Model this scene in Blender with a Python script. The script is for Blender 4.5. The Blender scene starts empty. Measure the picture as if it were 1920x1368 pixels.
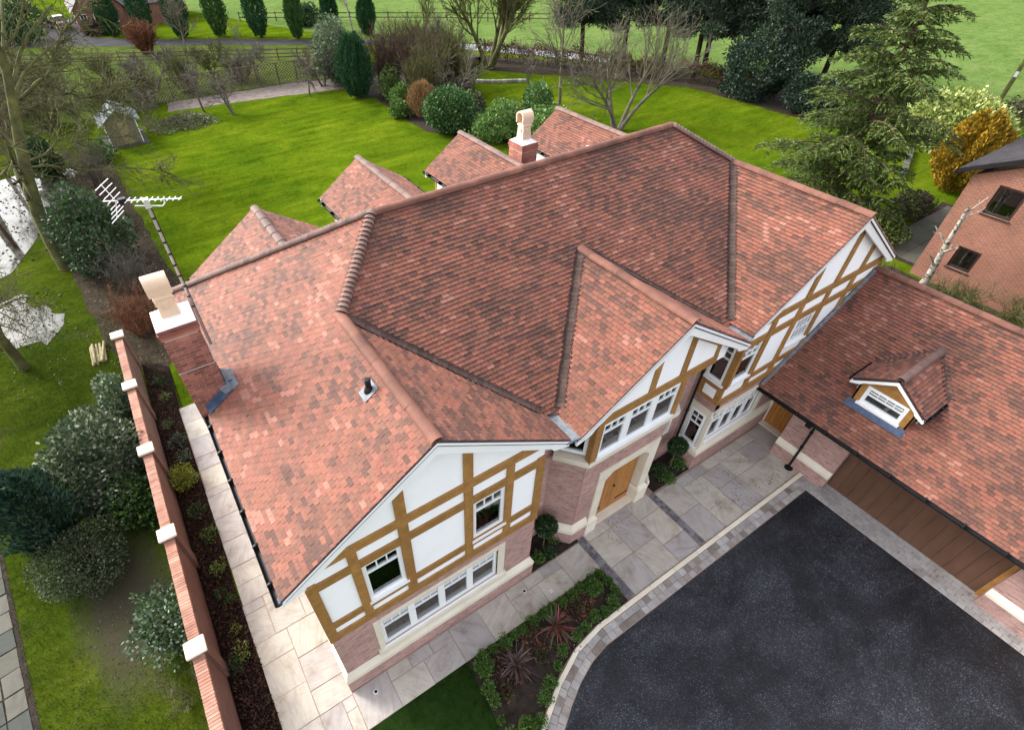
import bpy, math, random
import numpy as np
from mathutils import Vector, Matrix
random.seed(7)
RNG = np.random.default_rng(11)
SC = bpy.context.scene
COL = SC.collection

# ------------------------------------------------------------------ camera
cam_data = bpy.data.cameras.new("camera")
cam = bpy.data.objects.new("camera", cam_data)
COL.objects.link(cam)
_yaw, _pitch, _roll = 0.5504, 0.7594, -0.0239
_cy, _sy, _cp, _sp = math.cos(_yaw), math.sin(_yaw), math.cos(_pitch), math.sin(_pitch)
_f = Vector((_sy*_cp, _cy*_cp, -_sp)); _r = Vector((_cy, -_sy, 0)); _u = _r.cross(_f)
_r2 = _r*math.cos(_roll)+_u*math.sin(_roll); _u2 = _u*math.cos(_roll)-_r*math.sin(_roll)
CAM = Vector((0.2723, -4.9139, 14.2344))
cam.matrix_world = Matrix(((_r2.x, _u2.x, -_f.x, CAM.x), (_r2.y, _u2.y, -_f.y, CAM.y), (_r2.z, _u2.z, -_f.z, CAM.z), (0, 0, 0, 1)))
cam_data.sensor_width = 36
cam_data.lens = 991.44/1920*36
cam_data.shift_x = 93.6/1920
cam_data.shift_y = 13.5/1920
cam_data.clip_end = 2000
SC.camera = cam

# ------------------------------------------------------------------ light
SUN_AZ = math.radians(-32)      # from +Y towards -X
SUN_EL = math.radians(36)
world = bpy.data.worlds.new("World"); SC.world = world; world.use_nodes = True
wn = world.node_tree
sky = wn.nodes.new("ShaderNodeTexSky"); sky.sky_type = 'NISHITA'; sky.sun_disc = False
sky.sun_elevation = SUN_EL; sky.sun_rotation = SUN_AZ
sky.air_density = 1.0; sky.dust_density = 3.0; sky.ozone_density = 1.0
wn.nodes["Background"].inputs[1].default_value = 0.15
hsv = wn.nodes.new("ShaderNodeHueSaturation"); hsv.inputs["Saturation"].default_value = 0.3; hsv.inputs["Hue"].default_value = 0.52   # thin white cloud veil
wn.links.new(sky.outputs[0], hsv.inputs["Color"]); wn.links.new(hsv.outputs[0], wn.nodes["Background"].inputs[0])
sun_data = bpy.data.lights.new("sun", 'SUN'); sun_data.energy = 0.85; sun_data.angle = math.radians(12)
sun_data.color = (1.0, 0.95, 0.88)
sun = bpy.data.objects.new("sun", sun_data); COL.objects.link(sun)
sd = Vector((math.sin(SUN_AZ)*math.cos(SUN_EL), math.cos(SUN_AZ)*math.cos(SUN_EL), math.sin(SUN_EL)))
sun.rotation_euler = (-sd).to_track_quat('-Z', 'Y').to_euler()
sun.location = sd*60
SC.view_settings.view_transform = 'Standard'
SC.view_settings.look = 'None'
SC.view_settings.exposure = 2.04
SC.view_settings.gamma = 1.0
SC.view_settings.use_curve_mapping = False

# ------------------------------------------------------------------ helpers
ORG = {}
def link(o, parent=None):
    COL.objects.link(o)
    if parent is not None:
        o.parent = parent; ORG[o.name] = ORG[parent.name]
    return o
def tag(o, label=None, cat=None, group=None, kind=None):
    if label: o["label"] = label
    if cat: o["category"] = cat
    if group: o["group"] = group
    if kind: o["kind"] = kind
    return o
def thing(name, label, cat, loc=(0, 0, 0), group=None):
    o = bpy.data.objects.new(name, None); o.empty_display_size = 0.2
    COL.objects.link(o); o.location = loc; ORG[o.name] = Vector(loc)
    return tag(o, label, cat, group)

class MB:
    def __init__(s): s.v = []; s.f = []; s.c = None
    def add(s, vs, fs):
        n = len(s.v); s.v.extend(vs); s.f.extend([tuple(i+n for i in f) for f in fs]); return s
    def box(s, x0, x1, y0, y1, z0, z1):
        return s.add([(x0,y0,z0),(x1,y0,z0),(x1,y1,z0),(x0,y1,z0),(x0,y0,z1),(x1,y0,z1),(x1,y1,z1),(x0,y1,z1)],
                     [(0,3,2,1),(4,5,6,7),(0,1,5,4),(1,2,6,5),(2,3,7,6),(3,0,4,7)])
    def prism(s, lo, hi):
        n = len(lo)
        fs = [tuple(range(n-1, -1, -1)), tuple(range(n, 2*n))]
        for i in range(n):
            j = (i+1) % n; fs.append((i, j, n+j, n+i))
        return s.add(list(lo)+list(hi), fs)
    def poly_xz(s, pts, y0, y1):
        return s.prism([(x, y0, z) for x, z in pts], [(x, y1, z) for x, z in pts])
    def poly_xy(s, pts, z0, z1):
        return s.prism([(x, y, z0) for x, y in pts], [(x, y, z1) for x, y in pts])
    def bar(s, a, b, w, h, up=(0, 0, 1)):
        a = Vector(a); b = Vector(b); d = (b-a).normalized(); side = d.cross(Vector(up))
        if side.length < 1e-4: side = d.cross(Vector((1, 0, 0)))
        side.normalize(); u = side.cross(d)
        q = [(-w/2, -h/2), (w/2, -h/2), (w/2, h/2), (-w/2, h/2)]
        return s.prism([tuple(a+side*i+u*j) for i, j in q], [tuple(b+side*i+u*j) for i, j in q])
    def tube(s, pts, rad, n=6, cap=True):
        P = [Vector(p) for p in pts]; k = len(P)
        if not hasattr(rad, '__len__'): rad = [rad]*k
        base = len(s.v); prev = None
        for i in range(k):
            d = (P[min(i+1, k-1)]-P[max(i-1, 0)]).normalized()
            a = d.orthogonal()
            if prev is not None:
                a = prev-d*prev.dot(d)
                if a.length < 1e-5: a = d.orthogonal()
            a.normalize(); prev = a; b = d.cross(a)
            for j in range(n):
                t = 2*math.pi*j/n; q = P[i]+a*(math.cos(t)*rad[i])+b*(math.sin(t)*rad[i])
                s.v.append((q.x, q.y, q.z))
        for i in range(k-1):
            for j in range(n):
                j2 = (j+1) % n; o = base+i*n
                s.f.append((o+j, o+j2, o+n+j2, o+n+j))
        if cap:
            s.f.append(tuple(base+j for j in range(n-1, -1, -1))); s.f.append(tuple(base+(k-1)*n+j for j in range(n)))
        return s
    def lathe(s, c, prof, n=16):
        base = len(s.v)
        for r, z in prof:
            for j in range(n):
                t = 2*math.pi*j/n; s.v.append((c[0]+r*math.cos(t), c[1]+r*math.sin(t), c[2]+z))
        for i in range(len(prof)-1):
            for j in range(n):
                j2 = (j+1) % n; o = base+i*n; s.f.append((o+j, o+j2, o+n+j2, o+n+j))
        s.f.append(tuple(base+j for j in range(n-1, -1, -1))); s.f.append(tuple(base+(len(prof)-1)*n+j for j in range(n)))
        return s
    def build(s, name, mat, parent=None, smooth=False, bevel=0):
        o = ORG[parent.name] if parent is not None else Vector((0, 0, 0))
        me = bpy.data.meshes.new(name)
        me.from_pydata([(x-o.x, y-o.y, z-o.z) for x, y, z in s.v], [], s.f)
        if s.c is not None:
            at = me.attributes.new("Col", 'FLOAT_COLOR', 'POINT')
            c = np.ones((len(s.v), 4), np.float32); c[:, :3] = np.array(s.c, np.float32); at.data.foreach_set("color", c.ravel())
        me.materials.append(mat)
        if smooth: me.polygons.foreach_set("use_smooth", [True]*len(me.polygons))
        me.update()
        ob = bpy.data.objects.new(name, me); link(ob, parent)
        if parent is None: ORG[ob.name] = Vector((0, 0, 0))
        if bevel:
            m = ob.modifiers.new("bevel", 'BEVEL'); m.width = bevel; m.segments = 1; m.limit_method = 'ANGLE'
        return ob

def quads_mesh(name, V, C, mat, parent=None, tri=False):
    """V: (n,4,3) loose quads, C: (n,3) colour for each"""
    o = np.array(ORG[parent.name]) if parent is not None else np.zeros(3)
    n, k = V.shape[0], V.shape[1]
    me = bpy.data.meshes.new(name)
    me.vertices.add(n*k); me.vertices.foreach_set("co", (V-o).astype(np.float32).ravel())
    me.loops.add(n*k); me.loops.foreach_set("vertex_index", np.arange(n*k, dtype=np.int32))
    me.polygons.add(n); me.polygons.foreach_set("loop_start", np.arange(0, n*k, k, dtype=np.int32))
    me.polygons.foreach_set("loop_total", np.full(n, k, np.int32))
    at = me.attributes.new("Col", 'FLOAT_COLOR', 'POINT')
    c = np.ones((n*k, 4), np.float32); c[:, :3] = np.repeat(C, k, axis=0); at.data.foreach_set("color", c.ravel())
    me.materials.append(mat); me.update(calc_edges=True)
    ob = bpy.data.objects.new(name, me); link(ob, parent)
    if parent is None: ORG[ob.name] = Vector((0, 0, 0))
    return ob

# ------------------------------------------------------------------ materials
def _new(name):
    m = bpy.data.materials.new(name); m.use_nodes = True
    nt = m.node_tree; return m, nt, nt.nodes["Principled BSDF"], nt.nodes, nt.links
def _noise(nt, vec, scale, detail=4, rough=0.55, dist=0):
    n = nt.nodes.new("ShaderNodeTexNoise"); n.inputs["Scale"].default_value = scale
    n.inputs["Detail"].default_value = detail; n.inputs["Roughness"].default_value = rough; n.inputs["Distortion"].default_value = dist
    nt.links.new(vec, n.inputs["Vector"]); return n
def _ramp(nt, fac, stops):
    r = nt.nodes.new("ShaderNodeValToRGB"); e = r.color_ramp.elements
    while len(e) < len(stops): e.new(0.5)
    for i, (p, c) in enumerate(stops):
        e[i].position = p; e[i].color = (*c, 1) if len(c) == 3 else c
    nt.links.new(fac, r.inputs[0]); return r
def _mix(nt, typ, fac, a, b):
    m = nt.nodes.new("ShaderNodeMix"); m.data_type = 'RGBA'; m.blend_type = typ
    if isinstance(fac, (int, float)): m.inputs[0].default_value = fac
    else: nt.links.new(fac, m.inputs[0])
    for k, x in ((6, a), (7, b)):
        if isinstance(x, tuple): m.inputs[k].default_value = (*x, 1)
        else: nt.links.new(x, m.inputs[k])
    return m.outputs[2]
def _bump(nt, b, h, strength, dist=0.01):
    n = nt.nodes.new("ShaderNodeBump"); n.inputs["Strength"].default_value = strength; n.inputs["Distance"].default_value = dist
    nt.links.new(h, n.inputs["Height"]); nt.links.new(n.outputs[0], b.inputs["Normal"])
def pm(name, stops, scale=3.0, rough=0.7, detail=5, bump=0.0, bscale=None, bdist=0.01, spec=0.4, objrand=0.0, stretch=None, fine=0.0, fscale=60.0, metal=0.0, dist=0.0, rrange=0.0):
    m, nt, b, N, L = _new(name)
    g = N.new("ShaderNodeNewGeometry"); vec = g.outputs["Position"]
    if stretch:
        mp = N.new("ShaderNodeMapping"); mp.inputs["Scale"].default_value = stretch; L.new(vec, mp.inputs[0]); vec = mp.outputs[0]
    n = _noise(nt, vec, scale, detail, dist=dist)
    c = _ramp(nt, n.outputs[0], stops).outputs[0]
    if fine:
        n2 = _noise(nt, vec, fscale, 3)
        r2 = _ramp(nt, n2.outputs[0], [(0.25, (1-fine,)*3), (0.75, (1+fine,)*3)]); c = _mix(nt, 'MULTIPLY', 1.0, c, r2.outputs[0])
    if objrand:
        oi = N.new("ShaderNodeObjectInfo"); hs = N.new("ShaderNodeHueSaturation")
        ma = N.new("ShaderNodeMapRange"); ma.inputs[3].default_value = 1-objrand; ma.inputs[4].default_value = 1+objrand
        L.new(oi.outputs["Random"], ma.inputs[0]); L.new(ma.outputs[0], hs.inputs["Value"]); L.new(c, hs.inputs["Color"]); c = hs.outputs[0]
    L.new(c, b.inputs["Base Color"]); b.inputs["Roughness"].default_value = rough
    b.inputs["Specular IOR Level"].default_value = spec; b.inputs["Metallic"].default_value = metal
    if rrange:
        mr = N.new("ShaderNodeMapRange"); mr.inputs[1].default_value = 0.35; mr.inputs[2].default_value = 0.65
        mr.inputs[3].default_value = rough-rrange; mr.inputs[4].default_value = rough+rrange
        nn = _noise(nt, g.outputs["Position"], scale*0.7, 4); L.new(nn.outputs[0], mr.inputs[0]); L.new(mr.outputs[0], b.inputs["Roughness"])
    if bump:
        n3 = _noise(nt, vec, bscale or scale*6, 6); _bump(nt, b, n3.outputs[0], bump, bdist)
    return m
def attr_mat(name, rough=0.6, spec=0.3, nscale=25.0, namt=0.15, trans=0.0, bump=0.0, big=0.0):
    m, nt, b, N, L = _new(name)
    a = N.new("ShaderNodeAttribute"); a.attribute_name = "Col"; c = a.outputs["Color"]
    g = N.new("ShaderNodeNewGeometry")
    if namt:
        n = _noise(nt, g.outputs["Position"], nscale, 4)
        r = _ramp(nt, n.outputs[0], [(0.3, (1-namt,)*3), (0.7, (1+namt,)*3)]); c = _mix(nt, 'MULTIPLY', 1.0, c, r.outputs[0])
        if bump: _bump(nt, b, n.outputs[0], bump, 0.005)
    if big:
        n = _noise(nt, g.outputs["Position"], 1.1, 4, 0.6)
        r = _ramp(nt, n.outputs[0], [(0.3, (1-big,)*3), (0.7, (1+big*0.6,)*3)]); c = _mix(nt, 'MULTIPLY', 1.0, c, r.outputs[0])
    L.new(c, b.inputs["Base Color"]); b.inputs["Roughness"].default_value = rough; b.inputs["Specular IOR Level"].default_value = spec
    if trans:
        t = N.new("ShaderNodeBsdfTranslucent"); L.new(c, t.inputs["Color"])
        mx = N.new("ShaderNodeMixShader"); mx.inputs[0].default_value = trans
        L.new(b.outputs[0], mx.inputs[1]); L.new(t.outputs[0], mx.inputs[2]); L.new(mx.outputs[0], N["Material Output"].inputs[0])
    return m
def brick_mat(name, c1, c2, mortar, bw=0.225, bh=0.075, ms=0.010, dark=(0.12, 0.07, 0.06), darkamt=0.35):
    m, nt, b, N, L = _new(name)
    g = N.new("ShaderNodeNewGeometry"); sp = N.new("ShaderNodeSeparateXYZ"); L.new(g.outputs["Position"], sp.inputs[0])
    sn = N.new("ShaderNodeSeparateXYZ"); L.new(g.outputs["True Normal"], sn.inputs[0])
    def mth(op, a, bb=None):
        x = N.new("ShaderNodeMath"); x.operation = op
        for i, q in enumerate((a, bb)):
            if q is None: continue
            if isinstance(q, (int, float)): x.inputs[i].default_value = q
            else: L.new(q, x.inputs[i])
        return x.outputs[0]
    u = mth('SUBTRACT', mth('MULTIPLY', sp.outputs[1], sn.outputs[0]), mth('MULTIPLY', sp.outputs[0], sn.outputs[1]))
    cb = N.new("ShaderNodeCombineXYZ"); L.new(u, cb.inputs[0]); L.new(sp.outputs[2], cb.inputs[1])
    t = N.new("ShaderNodeTexBrick"); L.new(cb.outputs[0], t.inputs["Vector"])
    t.inputs["Scale"].default_value = 1; t.inputs["Brick Width"].default_value = bw; t.inputs["Row Height"].default_value = bh
    t.inputs["Mortar Size"].default_value = ms; t.inputs["Mortar Smooth"].default_value = 0.2; t.inputs["Bias"].default_value = -0.1
    t.inputs["Color1"].default_value = (*c1, 1); t.inputs["Color2"].default_value = (*c2, 1); t.inputs["Mortar"].default_value = (*mortar, 1)
    n = _noise(nt, cb.outputs[0], 4.5, 3); mp = N.new("ShaderNodeMapping"); mp.inputs["Scale"].default_value = (1, 3, 1); L.new(cb.outputs[0], mp.inputs[0]); L.new(mp.outputs[0], n.inputs["Vector"])
    r = _ramp(nt, n.outputs[0], [(0.5, (0, 0, 0)), (0.68, (darkamt,)*3)])
    c = _mix(nt, 'MIX', r.outputs[0], t.outputs["Color"], dark)
    n2 = _noise(nt, g.outputs["Position"], 0.8, 5); r2 = _ramp(nt, n2.outputs[0], [(0.3, (0.82,)*3), (0.7, (1.12,)*3)])
    c = _mix(nt, 'MULTIPLY', 1.0, c, r2.outputs[0])
    L.new(c, b.inputs["Base Color"]); b.inputs["Roughness"].default_value = 0.85; b.inputs["Specular IOR Level"].default_value = 0.2
    iv = N.new("ShaderNodeMath"); iv.operation = 'SUBTRACT'; iv.inputs[0].default_value = 1; L.new(t.outputs["Fac"], iv.inputs[1])
    _bump(nt, b, iv.outputs[0], 0.7, 0.008)
    return m
def glass_mat(name, tint=(0.75, 0.85, 0.85), mixv=0.12):
    m, nt, b, N, L = _new(name)
    tr = N.new("ShaderNodeBsdfTransparent"); tr.inputs[0].default_value = (*tint, 1)
    gl = N.new("ShaderNodeBsdfGlossy"); gl.inputs["Roughness"].default_value = 0.02
    fr = N.new("ShaderNodeFresnel"); fr.inputs[0].default_value = 1.5
    ad = N.new("ShaderNodeMath"); ad.operation = 'ADD'; ad.inputs[1].default_value = mixv; L.new(fr.outputs[0], ad.inputs[0])
    mx = N.new("ShaderNodeMixShader"); L.new(ad.outputs[0], mx.inputs[0]); L.new(tr.outputs[0], mx.inputs[1]); L.new(gl.outputs[0], mx.inputs[2])
    L.new(mx.outputs[0], N["Material Output"].inputs[0]); return m

M = {}
M['tile'] = attr_mat('clay_tile', 0.7, 0.16, 22, 0.2, 0, 0.25, 0.14)
M['ridge'] = pm('ridge_clay', [(0.3, (0.11, 0.05, 0.036)), (0.7, (0.19, 0.082, 0.056))], 2.5, 0.7, spec=0.2, bump=0.2, bscale=30, objrand=0.18, fine=0.12)
M['bonnet'] = pm('bonnet_clay', [(0.3, (0.105, 0.06, 0.048)), (0.7, (0.16, 0.092, 0.072))], 4, 0.7, bump=0.2, bscale=30, objrand=0.2)
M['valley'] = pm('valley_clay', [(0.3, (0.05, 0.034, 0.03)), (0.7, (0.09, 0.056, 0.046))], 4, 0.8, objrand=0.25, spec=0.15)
M['deck'] = pm('roof_underlay', [(0.3, (0.03, 0.02, 0.02)), (0.7, (0.05, 0.03, 0.03))], 2, 0.9)
M['brick'] = brick_mat('facing_brick', (0.47, 0.27, 0.225), (0.37, 0.185, 0.15), (0.40, 0.32, 0.285), dark=(0.15, 0.095, 0.09), darkamt=0.6)
M['brick_wall'] = brick_mat('garden_wall_brick', (0.17, 0.082, 0.062), (0.13, 0.062, 0.047), (0.16, 0.115, 0.095), darkamt=0.4, dark=(0.07, 0.045, 0.04))  # shade on the face turned from the sun is put into this darker brick
M['brick_old'] = brick_mat('old_red_brick', (0.25, 0.09, 0.052), (0.19, 0.072, 0.045), (0.22, 0.15, 0.115), darkamt=0.5, bh=0.08, ms=0.013)
M['brick_piece'] = pm('chimney_brick', [(0.3, (0.20, 0.075, 0.055)), (0.7, (0.33, 0.125, 0.09))], 3, 0.85, bump=0.3, bscale=40, objrand=0.3, spec=0.2)
M['coping'] = pm('coping_brick', [(0.3, (0.27, 0.13, 0.09)), (0.7, (0.4, 0.225, 0.165))], 2.5, 0.85, bump=0.3, bscale=40, objrand=0.2, spec=0.2)
M['mortar'] = pm('mortar', [(0.3, (0.30, 0.25, 0.21)), (0.7, (0.38, 0.32, 0.27))], 5, 0.95)
M['stone'] = pm('cream_stone', [(0.3, (0.62, 0.55, 0.42)), (0.7, (0.72, 0.66, 0.54))], 1.7, 0.8, bump=0.15, bscale=25, objrand=0.05, fine=0.05)
M['render'] = pm('white_render', [(0.25, (0.80, 0.80, 0.795)), (0.45, (0.845, 0.84, 0.835)), (0.7, (0.86, 0.86, 0.86))], 1.6, 0.85, bump=0.12, bscale=40, fine=0.025, detail=8)
M['paint'] = pm('white_paint', [(0.3, (0.78, 0.78, 0.77)), (0.7, (0.82, 0.82, 0.81))], 2, 0.35)
M['oak'] = pm('stained_oak', [(0.25, (0.22, 0.105, 0.028)), (0.55, (0.30, 0.15, 0.04)), (0.8, (0.36, 0.19, 0.06))], 5, 0.55, bump=0.2, bscale=20, objrand=0.12, stretch=(1, 1, 1), fine=0.14, fscale=28)
M['oakdoor'] = pm('oak_door', [(0.25, (0.27, 0.10, 0.018)), (0.75, (0.42, 0.185, 0.04))], 6, 0.45, objrand=0.14, stretch=(3, 3, 0.5))
M['garagedoor'] = pm('garage_door_timber', [(0.25, (0.085, 0.04, 0.022)), (0.75, (0.135, 0.068, 0.04))], 1.6, 0.5, objrand=0.07, stretch=(2, 2.5, 0.7), dist=0.6)
M['glass'] = glass_mat('window_glass')
M['interior'] = pm('room_interior', [(0.3, (0.3, 0.31, 0.3)), (0.7, (0.46, 0.47, 0.46))], 1.3, 0.9)
M['dark_interior'] = pm('dark_room', [(0.3, (0.02, 0.018, 0.018)), (0.7, (0.05, 0.042, 0.04))], 2, 0.9)
M['black'] = pm('black_plastic', [(0.3, (0.007, 0.007, 0.008)), (0.7, (0.012, 0.012, 0.013))], 5, 0.5, spec=0.2)
M['lead'] = pm('lead_flashing', [(0.3, (0.09, 0.1, 0.115)), (0.7, (0.22, 0.235, 0.25))], 6, 0.6, spec=0.25, bump=0.3, bscale=20, fine=0.15)
M['lead_blue'] = pm('new_lead', [(0.3, (0.035, 0.055, 0.10)), (0.7, (0.075, 0.105, 0.165))], 6, 0.55, spec=0.25, bump=0.2, bscale=20)
M['pot'] = pm('buff_clay_pot', [(0.3, (0.62, 0.44, 0.30)), (0.7, (0.70, 0.51, 0.36))], 3, 0.7, fine=0.04)
M['flaunch'] = pm('white_mortar_cap', [(0.3, (0.74, 0.74, 0.75)), (0.7, (0.8, 0.8, 0.8))], 4, 0.85, bump=0.2, bscale=20)
M['alu'] = pm('aluminium', [(0.3, (0.7, 0.7, 0.72)), (0.7, (0.8, 0.8, 0.82))], 9, 0.35, metal=0.6)
M['galv'] = pm('galvanised_pole', [(0.3, (0.32, 0.29, 0.27)), (0.7, (0.42, 0.38, 0.36))], 9, 0.45, metal=0.3)

def slab_mat(name, stops, rough=0.75):
    m, nt, b, N, L = _new(name)
    oi = N.new("ShaderNodeObjectInfo"); r = _ramp(nt, oi.outputs["Random"], stops); r.color_ramp.interpolation = 'CONSTANT'
    g = N.new("ShaderNodeNewGeometry")
    ml = N.new("ShaderNodeVectorMath"); ml.operation = 'ADD'; cx = N.new("ShaderNodeCombineXYZ"); sc = N.new("ShaderNodeMath"); sc.operation = 'MULTIPLY'; sc.inputs[1].default_value = 37
    L.new(oi.outputs["Random"], sc.inputs[0]); L.new(sc.outputs[0], cx.inputs[0]); L.new(sc.outputs[0], cx.inputs[1]); L.new(g.outputs["Position"], ml.inputs[0]); L.new(cx.outputs[0], ml.inputs[1])
    rt = N.new("ShaderNodeVectorRotate"); rt.rotation_type = 'Z_AXIS'; L.new(ml.outputs[0], rt.inputs[0]); L.new(sc.outputs[0], rt.inputs["Angle"])
    mp = N.new("ShaderNodeMapping"); mp.inputs["Scale"].default_value = (1.2, 7, 1); L.new(rt.outputs[0], mp.inputs[0])
    n = _noise(nt, mp.outputs[0], 1.3, 6, 0.6, 0.8); r2 = _ramp(nt, n.outputs[0], [(0.3, (0.82, 0.81, 0.80)), (0.5, (1, 1, 1)), (0.72, (1.1, 1.09, 1.05))])
    c = _mix(nt, 'MULTIPLY', 1.0, r.outputs[0], r2.outputs[0])
    n4 = _noise(nt, g.outputs["Position"], 1.6, 5, 0.65); r4 = _ramp(nt, n4.outputs[0], [(0.3, (0.62, 0.58, 0.54)), (0.42, (0.86, 0.84, 0.81)), (0.55, (0.97, 0.97, 0.97))]); c = _mix(nt, 'MULTIPLY', 1.0, c, r4.outputs[0])
    n5 = _noise(nt, g.outputs["Position"], 55, 3); r5 = _ramp(nt, n5.outputs[0], [(0.3, (0.92,)*3), (0.7, (1.06,)*3)]); c = _mix(nt, 'MULTIPLY', 1.0, c, r5.outputs[0])
    L.new(c, b.inputs["Base Color"]); b.inputs["Roughness"].default_value = rough; b.inputs["Specular IOR Level"].default_value = 0.35
    _bump(nt, b, n.outputs[0], 0.25, 0.01); return m
M['slab'] = slab_mat('sandstone_slab', [(0, (0.42, 0.385, 0.335)), (0.2, (0.375, 0.345, 0.32)), (0.4, (0.44, 0.405, 0.345)), (0.58, (0.36, 0.33, 0.315)), (0.72, (0.40, 0.37, 0.34)), (0.86, (0.46, 0.425, 0.36))])
M['sett'] = slab_mat('stone_sett', [(0, (0.30, 0.285, 0.275)), (0.2, (0.20, 0.17, 0.15)), (0.36, (0.35, 0.335, 0.325)), (0.55, (0.26, 0.22, 0.19)), (0.7, (0.39, 0.375, 0.36)), (0.88, (0.32, 0.30, 0.29))], 0.55)
M['paver'] = slab_mat('block_paver', [(0, (0.34, 0.325, 0.32)), (0.3, (0.38, 0.365, 0.355)), (0.6, (0.36, 0.34, 0.335)), (0.85, (0.31, 0.295, 0.29))], 0.6)
M['darksett'] = slab_mat('granite_sett', [(0, (0.10, 0.105, 0.13)), (0.25, (0.15, 0.155, 0.18)), (0.5, (0.2, 0.2, 0.215)), (0.75, (0.12, 0.12, 0.15))], 0.45)
M['oldslab'] = slab_mat('weathered_slab', [(0, (0.055, 0.058, 0.042)), (0.3, (0.075, 0.075, 0.056)), (0.6, (0.045, 0.05, 0.042)), (0.8, (0.09, 0.086, 0.068))], 0.85)
M['joint'] = pm('sandy_joint', [(0.3, (0.22, 0.15, 0.10)), (0.7, (0.33, 0.245, 0.18))], 1.2, 0.95, fine=0.2)
M['asphalt'] = None
def asphalt():
    m, nt, b, N, L = _new('fresh_asphalt')
    g = N.new("ShaderNodeNewGeometry"); v = g.outputs["Position"]
    n = _noise(nt, v, 0.55, 6, 0.62, 0.6); c = _ramp(nt, n.outputs[0], [(0.3, (0.0035, 0.0035, 0.0045)), (0.47, (0.009, 0.0095, 0.012)), (0.58, (0.018, 0.019, 0.023)), (0.75, (0.012, 0.013, 0.016))]).outputs[0]
    mp = N.new("ShaderNodeMapping"); mp.inputs["Rotation"].default_value = (0, 0, 0.5); mp.inputs["Scale"].default_value = (1, 3.2, 1); L.new(v, mp.inputs[0])
    ns = _noise(nt, mp.outputs[0], 0.5, 6, 0.65, 0.3); rs = _ramp(nt, ns.outputs[0], [(0.35, (0.65,)*3), (0.65, (1.35,)*3)]); c = _mix(nt, 'MULTIPLY', 1.0, c, rs.outputs[0])
    w = N.new("ShaderNodeTexVoronoi"); w.inputs["Scale"].default_value = 48; L.new(v, w.inputs["Vector"])
    sp = N.new("ShaderNodeSeparateColor"); L.new(w.outputs["Color"], sp.inputs[0])
    r = _ramp(nt, sp.outputs[0], [(0.0, (0.35,)*3), (0.6, (1.0,)*3), (0.9, (1.9, 1.95, 2.0)), (1.0, (5, 5, 5))]); c = _mix(nt, 'MULTIPLY', 1.0, c, r.outputs[0])
    L.new(c, b.inputs["Base Color"])
    n2 = _noise(nt, v, 0.8, 5, 0.6); rr = N.new("ShaderNodeMapRange"); rr.inputs[1].default_value = 0.35; rr.inputs[2].default_value = 0.65; rr.inputs[3].default_value = 0.5; rr.inputs[4].default_value = 0.85
    L.new(n2.outputs[0], rr.inputs[0]); L.new(rr.outputs[0], b.inputs["Roughness"]); b.inputs["Specular IOR Level"].default_value = 0.35
    _bump(nt, b, w.outputs["Distance"], 0.6, 0.006); return m
M['asphalt'] = asphalt()
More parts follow.
